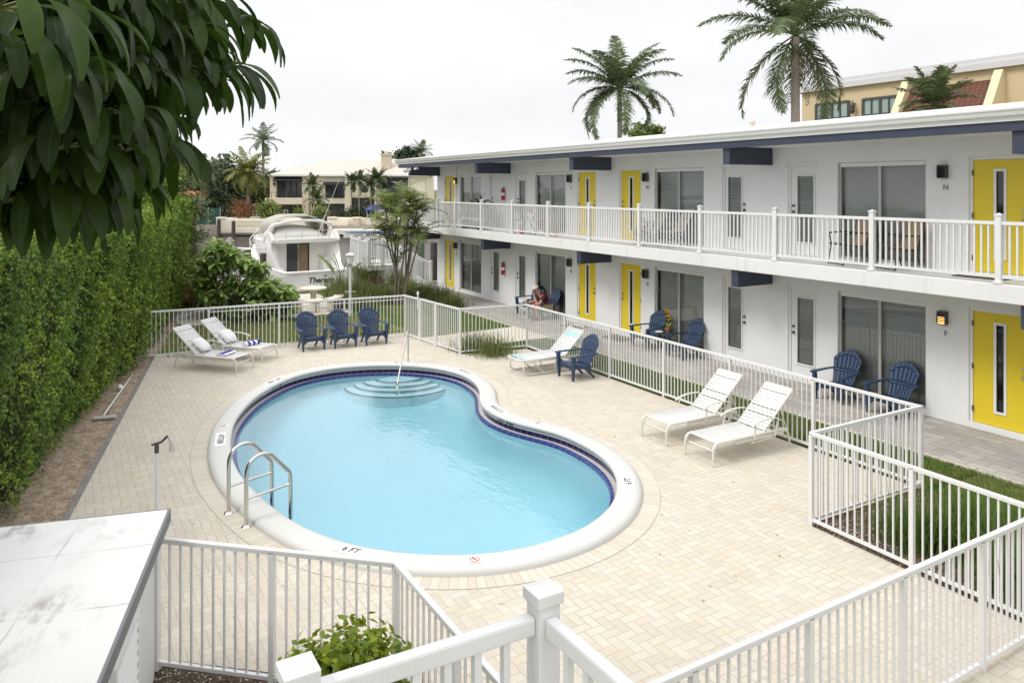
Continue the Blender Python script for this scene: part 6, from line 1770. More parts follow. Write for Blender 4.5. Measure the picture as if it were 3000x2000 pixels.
farchair('white chair before the lower left window of the house', 838, 95, M_gel)
farchair('white chair at the right end of the far terrace', 1082, 93.5, M_gel)
# small white dinghy seen past the palm clump
sk = thing('skiff', 'small white and blue skiff moored at the far right dock', 'boat', W(fx(1085, 84), 84, WZ), VIEWROT + PI)
m = MB(); m.grid([[(x, s_*w, z) for s_, w, z in ((-1, w0, .75 + .2*(x > 2)), (-1, w0*.7, .1), (1, w0*.7, .1), (1, w0, .75 + .2*(x > 2)))] for x, w0 in ((-2.5, .9), (0, 1.0), (2, .8), (3, .05))]); m.build('hull', M_gel, sk, smooth=50)
m = MB(); m.prism([(-2.5, -.9), (0, -1.0), (2, -.8), (3, 0), (2, .8), (0, 1.0), (-2.5, .9)], .7, .78); m.build('cover', pm('blue_boat_cover', (.06, .14, .35), .8), sk)

# ---------------------------------------------------------------- yellow building behind the motel
YV = 38.; YX = -29.8
yb = thing('yellow_building', 'yellow stucco building with brown tile mansard behind the motel', 'building', (YX, YV, 0))
MB().box(0, 60, 0, 20, -.1, 10.05).build('wall', M_yb, yb)
MB().box(-.25, 60, -.25, 20, 10.05, 10.35).build('cornice', M_cornice, yb); MB().box(-.12, 60, -.12, 20, 10.35, 10.62).build('parapet', M_cornice, yb)
def sx(px): 
    q = (px*1.2755-CX)/F; return YV*(SD*q-CD)/(SD+CD*q) - YX
def wn_(x0, x1, z0, z1):
    f = MB()
    n = 4
    for i in range(n+1): q = x0 + (x1-x0)*i/n; w_ = .07 if i in (0, 2, 4) else .035; f.box(q-w_, q+w_, -.1, -.002, z0, z1)
    f.box(x0, x1, -.102, -.004, z1-.08, z1+.03); f.box(x0, x1, -.102, -.004, z0-.03, z0+.08)
    o = f.build('window', M_lampb, yb); MB().quad((x0, -.03, z0), (x1, -.03, z0), (x1, -.03, z1), (x0, -.03, z1)).build('pane', M_winteal, o)
wn_(sx(1876), sx(1950), 8.35, 9.30); wn_(sx(1984), sx(2064), 8.35, 9.30)
xa, xb_ = sx(2086), sx(2300)
m = MB(); m.add([(xa, -2.1, 6.4), (xb_, -2.1, 6.4), (xb_, -.02, 9.55), (xa, -.02, 9.55)], [(0, 1, 2, 3)]); m.build('tile_mansard', M_browntile, yb)
for q in (xa, xb_):
    m = MB(); m.add([(q-.2, -2.35, 6.3), (q-.2, -.001, 6.3), (q-.2, -.001, 9.95), (q-.2, -.25, 9.95), (q+.2, -2.35, 6.3), (q+.2, -.001, 6.3), (q+.2, -.001, 9.95), (q+.2, -.25, 9.95)], [(3, 2, 1, 0), (4, 5, 6, 7), (0, 4, 7, 3), (3, 7, 6, 2), (0, 1, 5, 4)]); m.build('mansard_wall', M_ybtrim, yb)
m = MB(); q = sx(1965); m.lathe([(.05, -.35), (.13, -.2), (.16, .15), (.10, .25), (.02, .4)], (q, -.3, 8.85), 8); m.bar((q, -.3, 9.1), (q, 0, 9.1), .05); m.build('wall_lantern', M_lampb, yb)

# ---------------------------------------------------------------- motor yacht moored behind the garden
BY = 40.
bs = BY/F
def bX(zx): return (680 + zx*.1913 - CX)*bs          # zoomed survey of the stern -> metres
def bZ(zy): return H - (620 + zy*.1913 - YH)*bs
X0 = bX(1300)
boat = thing('motor_yacht', 'white flybridge motor yacht moored stern first behind the garden', 'boat', W(X0, BY, WZ), PI - math.atan2(SD, CD) + R(33))
HB = 1.72
st_ = [(0, HB, 1.22), (1.5, HB+.10, 1.25), (2.62, HB+.14, 1.30), (4, HB+.2, 1.4), (7, HB+.05, 1.7), (9.5, 1.0, 2.0), (11, .35, 2.2), (11.6, .03, 2.3)]
m = MB(); rows = []
for x, hb, sh_ in st_:
    k = min(1, (11.7 - x)/4)
    rows.append([(x, -hb, sh_), (x, -hb*.985, sh_*.75), (x, -hb*(.93 if x < 5 else .85*k + .05), .25), (x, -hb*.75*k, -.05), (x, 0, -.4*k - .02), (x, hb*.75*k, -.05), (x, hb*(.93 if x < 5 else .85*k + .05), .25), (x, hb*.985, sh_*.75), (x, hb, sh_)])
rows[0] = [(-.12*(1.22 - z)/1.2, y, z) for x, y, z in rows[0]]
m.grid(rows)
m.add(rows[0], [tuple(range(9))])
m.build('hull', M_gel, boat, smooth=35)
m = MB()                                   # rounded bulwark round the cockpit and the foredeck
m.tube([(2.6, -HB-.02, 1.30), (.3, -HB-.0, 1.22), (.06, -HB+.12, 1.20), (0, -HB+.4, 1.20), (0, HB-.4, 1.20), (.06, HB-.12, 1.20), (.3, HB, 1.22), (2.6, HB+.02, 1.30)], .085, 10)
m.add([(x, s_*hb, z - .02) for x, hb, z in st_ for s_ in (-1, 1)], [(2*i, 2*i+2, 2*i+3, 2*i+1) for i in range(2, 7)])
m.build('deck', M_gel, boat, smooth=40)
m = MB(); m.box(-.75, .02, -HB+.12, HB-.12, .10, .22); m.build('swim_platform', M_gel, boat, bevel=.05)
m = MB(); m.box(.3, 2.6, -HB+.1, HB-.1, .45, .5); m.build('cockpit_floor', M_gel, boat)
# house: aft bulkhead with sliding door, sides that sweep forward
zb = bZ(505) - WZ                           # underside of the flybridge deck
ca = 2.6
m = MB()
m.grid([[(x, -w1, 1.2 + .06*x), (x, -w1*.98, 1.9), (x + sl, -w2, zb), (x + sl, w2, zb), (x, w1*.98, 1.9), (x, w1, 1.2 + .06*x)] for x, w1, w2, sl in ((ca, 1.42, 1.38, 0), (5.5, 1.5, 1.4, 0), (7.6, 1.35, 1.2, -.9), (9., .8, .6, -1.8))])
m.add([(ca, -1.42, .5), (ca, 1.42, .5), (ca, 1.38, zb), (ca, -1.38, zb)], [(0, 1, 2, 3)])
m.build('cabin', M_gel, boat, smooth=30)
yl = lambda zx: (bX(1125) - bX(zx))         # + is to port, the left in the photo
dt = bZ(530) - WZ; db = .55
dw = MB(); dw.box(ca-.05, ca-.012, yl(1240), yl(880), db, dt); d_ = dw.build('cabin_door', M_rubber, boat)
MB().box(ca-.062, ca-.051, yl(1046), yl(888), db+.06, dt-.05).build('door_glass', M_smoke, d_)
m = MB(); n = 18
m.grid([[(ca-.066 - .02*(i % 2), yl(1060) + (yl(1212) - yl(1060))*i/n, z) for i in range(n+1)] for z in (db+.06, dt-.05)]); m.build('curtain', M_tan, d_)
MB().box(ca-.075, ca-.051, yl(1058), yl(1048), db, dt).build('door_rail', M_chrome, d_)
# side wings that flare from the flybridge down to the bulwarks
for s_ in (-1, 1):
    m = MB()
    rows = []
    for t, x, y, z, k in ((0, 2.0, 1.88, zb+.04, .5), (.25, 1.85, 1.92, zb-.3, .42), (.5, 1.65, 1.88, 2.05, .36), (.8, 1.3, 1.80, 1.55, .32), (1, .7, 1.74, 1.2, .3)):
        rows.append([(x, s_*y, z), (x+.5, s_*(y+.03), z), (x+3.4, s_*(y+.02), z + .1), (x+3.4, s_*1.2, z), (2.7, s_*1.3, z), (x+.3, s_*(y-k), z)])
    m.grid(rows, closed=True); m.add(rows[0], [tuple(range(6))]); m.build('side_wing', M_gel, boat, smooth=45)
m = MB()
for i in range(4): m.box(1.3 + .32*i, 1.62 + .32*i, -1.62, -.98, .5, .85 + .30*i)
m.build('steps', M_gel, boat, bevel=.05)
# flybridge deck, coaming, arch
m = MB(); rows = []
for x, w in ((1.75, 1.60), (1.85, 1.82), (2.4, 1.92), (5, 1.95), (7, 1.6), (8.2, .6)):
    rows.append([(x, -w, zb+.06), (x, -w*.97, zb), (x, w*.97, zb), (x, w, zb+.06), (x, w*.96, zb+.20), (x, -w*.96, zb+.20)])
m.grid(rows, closed=True); m.add(rows[0], [(0, 1, 2, 3, 4, 5)]); m.add(rows[-1], [(5, 4, 3, 2, 1, 0)]); m.build('flybridge_deck', M_gel, boat, smooth=40)
m = MB(); rows = []
for x, w, hh in ((3.3, 1.25, .10), (3.4, 1.45, .42), (4.5, 1.4, .68), (5.8, 1.1, .7), (6.8, .7, .2)):
    rows.append([(x, w*math.sin(a), zb + .18 + hh*max(0, math.cos(a))**.5) for a in np.linspace(-PI/2, PI/2, 13)])
m.grid(rows); m.add(rows[0], [tuple(range(13))]); m.build('console_cover', M_gel, boat, smooth=60)
za = bZ(165) - WZ
m = MB(); pts = [(3.3, 1.82, zb+.1), (2.95, 1.80, zb+.5), (2.55, 1.62, zb+.95), (2.35, 1.25, za-.12), (2.3, .6, za), (2.3, -.6, za), (2.35, -1.25, za-.12), (2.55, -1.62, zb+.95), (2.95, -1.80, zb+.5), (3.3, -1.82, zb+.1)]
P_ = []
for i in range(len(pts)-1):
    for t in np.linspace(0, 1, 6, endpoint=False):
        a, b2, c, d = (Vector(pts[max(i-1, 0)]), Vector(pts[i]), Vector(pts[i+1]), Vector(pts[min(i+2, len(pts)-1)]))
        P_.append(.5*(2*b2 + (c-a)*t + (2*a-5*b2+4*c-d)*t*t + (3*b2-a-3*c+d)*t**3))
P_.append(Vector(pts[-1])); n = len(P_)
m.tube(P_, [.07 + .16*abs(2*i/(n-1) - 1)**3 for i in range(n)], 10); m.build('radar_arch', M_gel, boat, smooth=60)
for s_ in (-1, 1):
    m = MB(); rows = []
    for x, z, w in ((3.9, zb+.15, .16), (3.2, zb+.62, .15), (2.2, zb+.55, .13), (1.72, zb+.2, .1)): rows.append([(x, s_*1.9, z), (x, s_*(1.9-w), z), (x, s_*(1.9-w), zb+.05), (x, s_*1.9, zb+.05)])
    m.grid(rows, closed=True); m.add(rows[0], [(0, 1, 2, 3)]); m.add(rows[-1], [(3, 2, 1, 0)]); m.build('coaming', M_gel, boat, smooth=40)
zt_ = bZ(78) - WZ
m = MB(); rows = []
for x, w, z in ((3.2, 1.42, zt_-.06), (4.2, 1.45, zt_+.02), (5.4, 1.45, zt_-.02), (6.3, 1.4, zt_-.12)):
    rows.append([(x + .15*(i in (0, 10)), w*u, z - .55*abs(u)**5 - .06*u*u - (.5 if abs(u) == 1 else 0)) for i, u in enumerate((-1, -.99, -.93, -.75, -.4, 0, .4, .75, .93, .99, 1))])
m.grid(rows); m.build('bimini_top', M_canvas, boat, smooth=60, solid=.03)
m = MB()
for s_ in (-1, 1):
    m.tube([(3.3, s_*1.42, zt_-.5), (4.2, s_*1.75, zb+.3)], .02, 6); m.tube([(6.2, s_*1.4, zt_-.6), (4.6, s_*1.75, zb+.3)], .02, 6); m.tube([(4.3, s_*1.43, zt_-.4), (4.4, s_*1.75, zb+.3)], .016, 6)
m.build('bimini_frame', M_frame, boat)
m = MB()
for z in (.42, .66): m.tube([(2.0, 1.35, zb+z), (1.9, 1.0, zb+z), (1.9, -1.2, zb+z), (2.0, -1.5, zb+z)], .016, 6)
for y in (1.1, .2, -.7, -1.35): m.tube([(1.9, y, zb+.2), (1.9, y, zb+.66)], .016, 6)
m.build('aft_rail', M_frame, boat)
m = MB()
for s_ in (-1, 1):
    q = [(6 + 1.1*i, s_*(1.85 - .11*i*i*.85 if i < 4 else .55 if i == 4 else .1), 2.25 + .16*i) for i in range(6)]
    m.tube(q, .02, 6); m.tube([(x, y, z-.32) for x, y, z in q], .012, 6)
    for x, y, z in q: m.tube([(x, y, z), (x-.05, y, z-.75)], .016, 6)
m.build('bow_rail', M_gel, boat)
m = MB(); m.tube([(3.2, -1.1, zb+.3), (2.7, -2.2, zt_+2.0)], [.02, .008], 6); m.build('antenna', M_gel, boat)
zn = bZ(1050) - WZ
fr_ = frame((-.12*(1.22 - zn)/1.2 - .012, yl(1300)+.42, zn), (0, -1, 0), (.1, 0, 1))
text('Therapy', .42, fr_, M_black, 'boat_name', boat, .003, shear=.28, bold=.010)
m = MB(); m.box(-.03, .0, yl(1365)+.3, yl(1320)+.3, bZ(998)-WZ, bZ(978)-WZ); m.build('vent_port', M_rubber, boat)
m = MB(); m.box(-.02, -.001, yl(1170)+.3, yl(1015)+.3, bZ(990)-WZ, bZ(975)-WZ); m.build('name_bar', M_gutter, boat)

# small boat and lift at the far left of the canal garden
wk = thing('small_boat', 'small white boat with rail at the left, mostly hidden by the plumeria', 'boat', W(-14.6, 38.5, WZ), PI - math.atan2(SD, CD) + R(70))
m = MB(); m.grid([[(x, s_*w, z) for s_, w, z in ((-1, w0, .9), (-1, w0*.8, .1), (1, w0*.8, .1), (1, w0, .9))] for x, w0 in ((-2.5, 1.0), (0, 1.1), (2, .9), (3.2, .05))]); m.add([(-2.5, -1, .9), (-2.5, 1, .9), (0, 1.1, .92), (2, .9, .95), (3.2, 0, 1), (2, -.9, .95), (0, -1.1, .92)], [tuple(range(7))]); m.build('hull', M_gel, wk, smooth=40)
m = MB(); m.tube([(-1.6, -.9, .9), (-1.6, -.9, 2.6), (-1.6, .9, 2.6), (-1.6, .9, .9)], .04, 6); m.tube([(.4, -.9, .9), (.4, -.9, 2.6), (.4, .9, 2.6), (.4, .9, .9)], .04, 6); m.tube([(-1.6, 0, 2.6), (.4, 0, 2.6)], .04, 6); m.build('canopy_frame', M_gel, wk)
# mooring pilings on this side
pg = 'mooring pilings'
def pile(label, px, ptop, Y, r, mat, cap=None, base=None):
    q = at(px, ptop, Y); h_ = q.z; q.z = 0; o = thing('piling', label, 'piling', q, 0, pg)
    MB().lathe([(r, WZ-1), (r*.97, h_-(.0 if not cap else r*1.2))], n=12).build('post', mat, o, smooth=40)
    if cap: MB().lathe([(r*1.1, h_-r*1.35), (r*1.15, h_-r*1.2), (.02, h_)], n=12).build('cap', cap, o)
pile('green piling with grey pointed cap in the canal left of the yacht', 673, 692, 47, .27, M_pilegreen, M_woodgrey)
pile('dark wood piling left of the yacht, the one nearer the plumeria', 726, 732, 38.5, .17, M_piling)
pile('dark wood piling right beside the yacht cabin', 771, 742, 38, .17, M_piling)
pile('green grey piling under the left corner of the white platform', 1045, 768, 36.5, .17, M_pilegreen)
pile('grey green piling seen right of the palm clump, near the motel corner', 1233, 695, 40, .20, M_pilegreen)
pile('brown piling close to the far corner of the motel', 1272, 710, 37.5, .20, M_piling)
pile('piling with grey cap behind the yacht arch', 960, 683, 52, .28, M_woodgrey, M_woodgrey)

# ---------------------------------------------------------------- white raised platform with stairs by the canal
pf_ = thing('viewing_platform', 'white raised deck with picket railing and stairs beside the canal', 'deck platform', (0, 0, 0))
A_, B_, Cc = at(1030, 760, 35.2), at(1079, 776, 32.6), at(1162, 765, 33.2)
D_ = A_ + (Cc - B_)
zf = .98
poly = [(p.x, p.y) for p in (A_, B_, Cc, D_)]
m = MB(); m.prism(poly[::-1] if (Vector(poly[1])-Vector(poly[0])).to_3d().cross((Vector(poly[2])-Vector(poly[1])).to_3d()).z < 0 else poly, zf-.22, zf); m.build('floor_slab', M_slab, pf_)
P4 = [Vector((x, y, 0)) for x, y in poly]
for i, (a, b2) in enumerate(((P4[0], P4[1]), (P4[1], P4[2]), (P4[3], P4[0]))):
    d = (b2-a); n = 2
    for k in range(n):
        q0, q1 = a + d*k/n, a + d*(k+1)/n
        m = MB(); panel(m, q0, q1, zf, 1.06, .09, .115, .03, .055, .05); m.build('picket_panel', M_whitevinyl, pf_)
        m = MB(); post_mesh(m, q0.x, q0.y, zf, 1.13, .11); m.build('post', M_whitevinyl, pf_)
mp0 = (P4[1] + P4[2])*.5 + (P4[3]-P4[2])*.15
MB().box(-.16, .16, -.16, .16, -.05, zf-.22).build('pillar', M_wallold, pf_).location = mp0
# stairs going down to the right along the canal
s0, s1 = P4[2] + (P4[3]-P4[2])*.3, at(1262, 842, 33.4); s1.z = 0
w_ = (P4[3]-P4[2]).normalized()
m = MB()
for k in range(8):
    t0, t1 = k/8, (k+1)/8; a = s0.lerp(s1, t0); b2 = s0.lerp(s1, t1); z = zf*(1 - t1) + .02
    m.add([(*a.xy, z), (*b2.xy, z), (*(b2 + w_*1.0).xy, z), (*(a + w_*1.0).xy, z), (*a.xy, z-.16), (*b2.xy, z-.16), (*(b2 + w_).xy, z-.16), (*(a + w_).xy, z-.16)], [(0, 1, 2, 3), (0, 4, 5, 1), (1, 5, 6, 2), (2, 6, 7, 3), (3, 7, 4, 0)])
m.bar(s0 + Vector((0, 0, zf-.12)), s1 + Vector((0, 0, -.05)), .06, .26)
m.build('stairs', M_slab, pf_)
m = MB()
for sd2 in (Vector((0, 0, 0)), w_):
    a, b2 = s0 + sd2, s1 + sd2
    m.bar(a + Vector((0, 0, zf+1.0)), b2 + Vector((0, 0, 1.0)), .055, .05); m.bar(a + Vector((0, 0, zf+.1)), b2 + Vector((0, 0, .1)), .05, .04)
    for k in range(1, 26): q = a.lerp(b2, k/26); z = zf*(1-k/26); m.bar(q + Vector((0, 0, z+.1)), q + Vector((0, 0, z+.98)), .028)
m.build('stair_railing', M_whitevinyl, pf_)
for t in (.0, .5, 1.0):
    q = s0.lerp(s1, t); m = MB(); post_mesh(m, q.x, q.y, zf*(1-t)-.02, 1.12, .11); m.build('post', M_whitevinyl, pf_)

# ---------------------------------------------------------------- garden lamp, concrete table and benches
q = at(1026, 925, 25.6); gl = thing('garden_lamp', 'white garden lamp post with frosted lantern by the back fence', 'lamp post', (q.x, q.y, 0))
ht = at(1026, 764, 25.6).z
MB().tube([(0, 0, 0), (0, 0, ht-.22)], .045, 10).build('pole', M_white, gl, smooth=40)
m = MB(); rv = W(1, 0, 0); m.bar(rv*-.19 + Vector((0, 0, ht-1.05)), rv*.19 + Vector((0, 0, ht-1.05)), .02); m.build('cross_bar', M_white, gl)
MB().lathe([(.03, ht-.24), (.05, ht-.22), (.05, ht-.1), (.10, ht-.09)], n=12).build('collar', M_frame, gl, smooth=40)
MB().lathe([(.11, ht-.09), (.125, ht+.18)], n=12).build('lantern', M_lantern, gl, smooth=40)
MB().lathe([(.16, ht+.18), (.17, ht+.2), (.06, ht+.27), (0, ht+.28)], n=12).build('lantern_cap', M_white, gl, smooth=40)
tq = at(918, 845, 27.2)
tb = thing('stone_table', 'round cast concrete table on the canal patio', 'table', (tq.x, tq.y, 0))
MB().lathe([(0, .69), (.40, .69), (.47, .71), (.48, .745), (.46, .765), (0, .77)], n=28).build('tabletop', M_cast, tb, smooth=40)
MB().lathe([(.24, 0), (.22, .08), (.11, .2), (.10, .5), (.16, .66), (.2, .69)], n=16).build('pedestal', M_cast, tb, smooth=40)
bg_ = 'curved concrete benches round the stone table'
def stonebench(label, a0):
    o = thing('stone_bench', label, 'bench', (tq.x, tq.y, 0), VIEWROT + a0, bg_)
    m = MB(); rows = []
    for a in np.linspace(R(-32), R(32), 11):
        c, s_ = math.cos(a), math.sin(a)
        rows.append([(r*c, r*s_, z) for r, z in ((.72, .36), (.72, .44), (.75, .46), (1.05, .46), (1.08, .44), (1.08, .36))])
    m.grid(rows, closed=True); m.add(rows[0], [(0, 1, 2, 3, 4, 5)]); m.add(rows[-1], [(5, 4, 3, 2, 1, 0)]); m.build('seat', M_cast, o, smooth=40)
    for a in (R(-22), R(22)):
        c, s_ = math.cos(a), math.sin(a); m = MB(); m.bar((.9*c, .9*s_, 0), (.9*c, .9*s_, .36), .22, .14, up=(-s_, c, 0)); m.build('leg', M_cast, o, bevel=.02)
stonebench('curved concrete bench left of the round stone table', R(180)); stonebench('curved concrete bench in front of the stone table, behind the fence', R(-88)); stonebench('curved concrete bench right of the round stone table', R(-12))
bd = thing('lawn_sign', 'white wooden stand lying on the patio by the hedge', 'stand', G(540, 930), VIEWROT)
m = MB(); m.bar((0, -.3, .03), (.2, .35, .25), .28, .03); m.bar((-.12, -.32, .0), (-.12, -.28, .12), .03); m.build('board', M_gel, bd)

# ---------------------------------------------------------------- garden planting by the canal
gp = 'wispy ornamental grasses by the canal'
for px, py, Y, h, lab in ((1005, 878, 29.0, .85, 'ornamental grass right of the stone table, before the yacht stern'), (985, 872, 30.3, 1.0, 'ornamental grass overlapping the end of the yacht name'), (1045, 878, 29.5, .95, 'ornamental grass right of the garden lamp'),
                     (1085, 880, 29, .85, 'ornamental grass left of the palm clump base'), (1075, 838, 33.0, 1.5, 'taller grass under the white platform, left of its pillar'), (1165, 845, 32, 1.2, 'grass right of the platform pillar'),
                     (1180, 878, 29, .8, 'ornamental grass behind the palm clump base'), (1130, 885, 28.5, .8, 'ornamental grass in front of the platform pillar'), (1290, 880, 28.8, .75, 'ornamental grass beside the walkway near the far yellow door'), (1240, 878, 30, .8, 'ornamental grass below the platform stairs'), (1325, 890, 27.5, .6, 'ornamental grass at the lawn edge, nearest the far window'),
                     (1010, 885, 27.6, .7, 'ornamental grass behind the garden lamp post'), (1060, 895, 27, .65, 'ornamental grass along the back fence left of the gate'), (575, 890, 28.0, 1.3, 'reddish grass at the end of the hedge'), (600, 895, 27.5, 1.0, 'grass tuft behind the orange deck chair')):
    p = at(px, py, Y); clump(lab, p.x, p.y, .75, h, 420, L_tuft, 1.2, .022, gp, 'ornamental_grass')
p = at(1000, 822, 31); bp_ = thing('bird_of_paradise', 'big leaved bird of paradise plant beside the yacht stern', 'plant', (p.x, p.y, 0)); lv = []; sk_ = MB()
for a, e, L, Wd in ((150, 60, 1.2, .30), (60, 75, .9, .2), (200, 80, .9, .22), (120, 78, 1.0, .26), (20, 55, .8, .22)):
    d = rt*math.cos(R(a))*math.cos(R(e)) + fd*.2*math.cos(R(a)) + Vector((0, 0, math.sin(R(e)))); d.normalize(); b0_ = Vector((0, 0, .3)) + d*.45
    sk_.tube([(0, 0, 0), b0_], .02, 5); v, f = leaflet(np.array(b0_), np.array(d), L, Wd, .35, .5); lv.append((v, f))
V, Fq = merge(lv); npmesh('leaves', V, Fq, L_plum, bp_, smooth=True); sk_.build('stalks', L_plum, bp_)
p = at(1075, 842, 31); o = thing('shrub', 'dark reddish low shrub under the white platform', 'shrub', (p.x, p.y, 0)); P = rng.normal(size=(400, 3))*np.array((.4, .4, .15)) + np.array((0, 0, .3)); v, f = leafmesh(P, .3, .04, np.array([[0, 0, .2]])); npmesh('foliage', v, f, leafmat('dark_red_leaf', (.03, .02, .018), (.12, .07, .05)), o)
p = at(1195, 850, 30.5); lv = []; ra_ = MB(); o = thing('cycad', 'low palm with feathery fronds at the foot of the palm clump', 'plant', (p.x, p.y, 0))
random.seed(5)
for k in range(12): a = k*2.4; e = .3 + .6*random.random(); lv.append(frond((0, 0, .2), (math.cos(a)*math.cos(e), math.sin(a)*math.cos(e), math.sin(e)), 1.1, 1.2, 18, .32, .035, .5, .2, ra_, .012))
bladeobj('fronds', lv, L_areca, o); ra_.build('frond_stalks', L_areca, o)
# palm clump with several slim stems in front of the platform
p = at(1165, 868, 28.2); ac = thing('palm_clump', 'clump of slim stemmed palms in front of the far end of the motel', 'palm', (p.x, p.y, 0))
random.seed(21); lv = []; ra_ = MB()
for px, py, dY in ((1135, 575, -.2), (1180, 540, .2), (1222, 580, .1), (1160, 575, .3), (1195, 585, -.3), (1165, 600, .0), (1195, 560, -.1), (1125, 640, .0), (1150, 650, .3), (1235, 640, -.2), (1200, 640, .1)):
    tp = at(px + random.uniform(-6, 6), py + 45, 28.2 + dY) - p; tp.z = at(px, py + 45, 28.2 + dY).z
    bs_ = rt*random.uniform(-.25, .3) + fd*random.uniform(-.2, .2)
    m = MB(); md_ = bs_.lerp(tp, .5); md_.z = tp.z*.5; m.tube([bs_, bs_.lerp(md_, .5) + (md_-bs_).cross(Vector((0, 0, 1)))*.0, md_ + rt*random.uniform(-.06, .06), tp], [.045, .036, .032, .026], 7); m.build('stem', M_bark, ac, smooth=60)
    for k in range(8):
        a = RA + k*2.39 + random.uniform(-.2, .2); e = random.uniform(-.15, 1.25)
        lv.append(frond(tp, (math.cos(a)*math.cos(e), math.sin(a)*math.cos(e), math.sin(e)), random.uniform(.9, 1.5), random.uniform(.8, 1.6), 24, .40, .034, .5, .25, ra_, .012))
for px, py in ((1085, 680), (1110, 700), (1130, 740), (1225, 720), (1180, 760), (1100, 650), (1200, 690), (1150, 720)):
    tp = at(1165, py + 20, 28.2) - p; tp.z = at(1165, py + 20, 28.2).z; q = at(px, py, 28.1) - p; q.z = at(px, py, 28.1).z
    d = (q - tp) + Vector((0, 0, .5)); lv.append(frond(tp, d, max(.9, d.length*1.2), 1.3, 22, .4, .04, .5, .3, ra_, .012))
bladeobj('crown', lv, L_areca, ac); ra_.build('frond_stalks', L_areca, ac)

# ---------------------------------------------------------------- person sitting on the right of the two far chairs
ps = thing('person', 'seated person in maroon shirt, khaki shorts and pale cap, bent over a phone', 'person', (-20.86, 13.73, .012), R(-14))
def skin(name, pts, edges, mat, parent, root=0, sub=2):
    me = bpy.data.meshes.new(name); me.from_pydata([p[:3] for p in pts], edges, []); me.materials.append(mat)
    o = bpy.data.objects.new(name, me); C.objects.link(o); o.parent = parent
    md = o.modifiers.new('skin', 'SKIN'); md.use_smooth_shade = True
    for i, p in enumerate(pts):
        sv = me.skin_vertices[0].data[i]; r = p[3]; sv.radius = r if isinstance(r, tuple) else (r, r); sv.use_root = i == root
    ss = o.modifiers.new('smooth', 'SUBSURF'); ss.levels = sub; ss.render_levels = sub
    return o
# local frame: -y is forward (towards the pool), x to the viewer's right, seat at z .36
hip = (0, .10, .44); chest = (-.01, -.16, .78); neck = (-.015, -.27, .90); head = (-.02, -.37, 1.00)
pts = [(*hip, (.15, .12)), (0, .0, .60, (.15, .11)), (*chest, (.155, .105)), (*neck, .055), (-.018, -.32, .955, .055), (*head, .088), (-.02, -.40, 1.05, .075),
       # left arm (right in the photo): elbow on the knee, hand at the chin
       (.20, -.15, .80, .06), (.245, -.29, .60, .047), (.235, -.36, .525, .043), (.15, -.44, .66, .037), (.07, -.46, .795, .028), (.055, -.455, .84, (.036, .02)),
       # right arm: forearm along the thigh, phone in the hand
       (-.21, -.15, .80, .06), (-.27, -.30, .60, .046), (-.27, -.36, .555, .042), (-.255, -.52, .535, .033), (-.245, -.62, .54, .026), (-.24, -.67, .545, (.038, .02)),
       # legs
       (.11, .02, .44, .10), (.18, -.20, .45, .085), (.19, -.40, .45, .064), (.19, -.43, .38, .06), (.185, -.40, .24, .052), (.185, -.37, .09, .036), (.185, -.39, .05, .038), (.19, -.50, .035, .034),
       (-.11, .02, .44, .10), (-.18, -.20, .45, .085), (-.20, -.40, .45, .064), (-.20, -.43, .38, .06), (-.21, -.42, .24, .052), (-.215, -.40, .09, .036), (-.215, -.42, .05, .038), (-.225, -.53, .035, .034)]
E_ = [(0, 1), (1, 2), (2, 3), (3, 4), (4, 5), (5, 6), (2, 7), (7, 8), (8, 9), (9, 10), (10, 11), (11, 12), (2, 13), (13, 14), (14, 15), (15, 16), (16, 17), (17, 18), (0, 19), (19, 20), (20, 21), (21, 22), (22, 23), (23, 24), (24, 25), (25, 26), (0, 27), (27, 28), (28, 29), (29, 30), (30, 31), (31, 32), (32, 33), (33, 34)]
# fingers
def add_chain(at_i, chain):
    i0 = at_i
    for c in chain: pts.append(c); E_.append((i0, len(pts)-1)); i0 = len(pts)-1
for k, dx in enumerate((-.024, -.008, .008, .024)):
    l = (.055, .062, .058, .046)[k]
    add_chain(12, [(.055 + dx, -.462, .865, .009), (.052 + dx*.9, -.455 - .01, .865 + l*.6, .008), (.045 + dx*.8, -.445, .865 + l, .007)])
    add_chain(18, [(-.24 + dx, -.70, .54, .009), (-.24 + dx, -.725, .525 - .004*k, .008), (-.235 + dx*.8, -.70, .505, .007)])
add_chain(12, [(.028, -.45, .84, .010), (.018, -.45, .868, .008)]); add_chain(18, [(-.205, -.67, .56, .010), (-.20, -.70, .572, .008)])
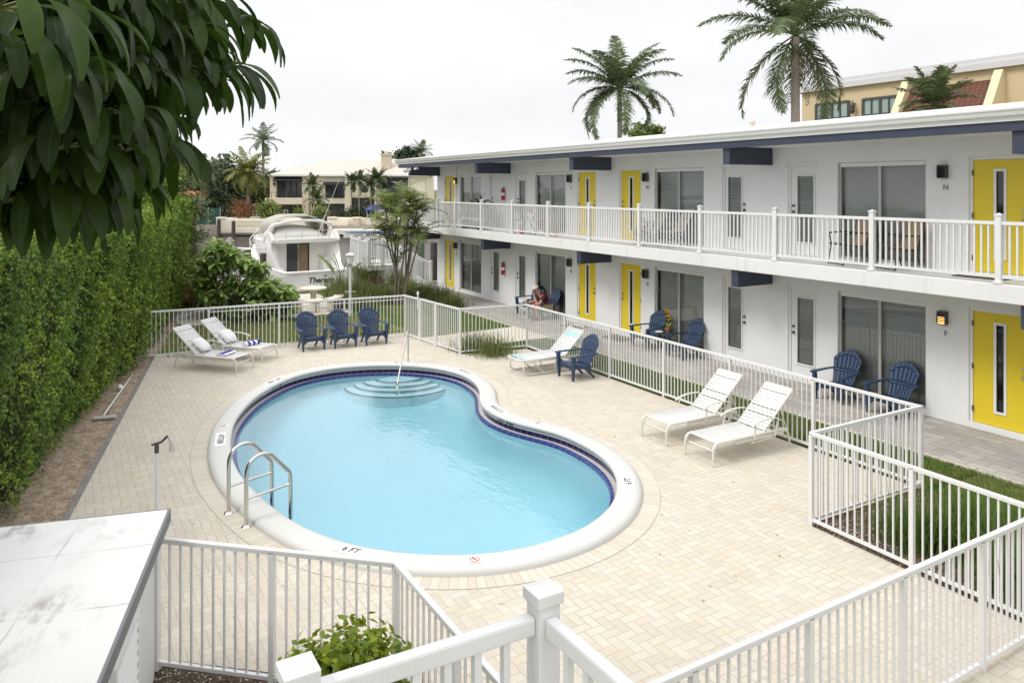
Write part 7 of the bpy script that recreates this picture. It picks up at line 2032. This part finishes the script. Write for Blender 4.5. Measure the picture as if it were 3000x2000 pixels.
# face: nose, brow, ears
add_chain(5, [(-.02, -.462, .985, .016)])
body = skin('body', pts, E_, M_skin, ps)
sh_ = [(0, .09, .47, (.165, .135)), (0, .0, .60, (.17, .125)), (-.01, -.15, .77, (.172, .12)), (-.014, -.215, .862, (.115, .09)), (-.015, -.262, .905, (.066, .062)), (.20, -.145, .80, .082), (.24, -.26, .64, .066), (-.21, -.145, .80, .082), (-.262, -.27, .64, .066)]
skin('shirt', sh_, [(0, 1), (1, 2), (2, 3), (3, 4), (2, 5), (5, 6), (2, 7), (7, 8)], M_maroon, ps)
skin('shorts', [(0, .09, .43, (.17, .13)), (.12, .02, .44, .115), (.185, -.20, .45, .10), (.19, -.33, .452, .088), (-.12, .02, .44, .115), (-.185, -.20, .45, .10), (-.20, -.33, .452, .088)], [(0, 1), (1, 2), (2, 3), (0, 4), (4, 5), (5, 6)], M_khaki, ps)
m = MB(); hc = Vector((-.02, -.385, 1.035)); m.M = Matrix.Translation(hc) @ Matrix.Rotation(R(28), 4, 'X')
rows = [[(.105*math.cos(e)*math.sin(a), -.118*math.cos(e)*math.cos(a) + .005, .098*math.sin(e)) for a in np.linspace(0, 2*PI, 25)] for e in np.linspace(-.12, 1.5, 8)]
m.grid(rows)
m.grid([[(.085*math.sin(a)*k, -.11 - (k2)*math.cos(a)*.9 - .0, -.012 - .10*k2*k2*3) for a in np.linspace(-1.2, 1.2, 11)] for k, k2 in ((1.05, 0.0), (1.0, .05), (.85, .09))])
m.build('cap', M_capc, ps, smooth=60, solid=.004)
m = MB(); m.M = Matrix.Translation((-.02, -.43, .955)); m.lathe([(.0, -.045), (.045, -.03), (.06, .0), (.055, .02)], n=12); m.build('beard', pm('dark_beard', (.06, .03, .02), .9, .2), ps, smooth=60)
for sx_ in (-1, 1):
    m = MB(); m.tube([(-.02 + sx_*.088, -.365, .985), (-.02 + sx_*.093, -.36, 1.0), (-.02 + sx_*.09, -.355, 1.015)], [.012, .016, .012], 6); m.build('ear', M_skin, ps, smooth=60)
for x, y in ((.187, -.44), (-.22, -.47)):
    m = MB(); m.grid([[(x + .045*math.sin(a)*w, yy, .0 + h*max(0, math.cos(a))**.6) for a in np.linspace(-1.57, 1.57, 9)] for yy, w, h in ((y+.10, .7, .09), (y+.06, .85, .12), (y-.02, 1, .09), (y-.1, 1.05, .065), (y-.15, .7, .045))]); m.build('shoe', M_rubber, ps, smooth=60)
ph = thing('phone', 'dark phone held in the right hand of the seated person', 'phone', (0, 0, 0))
q = Matrix.Translation(ps.location) @ Matrix.Rotation(R(-14), 4, 'Z')
m = MB(); m.M = Matrix.Translation((-.24, -.715, .565)) @ Matrix.Rotation(R(38), 4, 'X'); m.box(-.036, .036, -.06, .075, -.004, .004); m.build('case', M_rubber, ph, bevel=.003)
ph.matrix_world = q
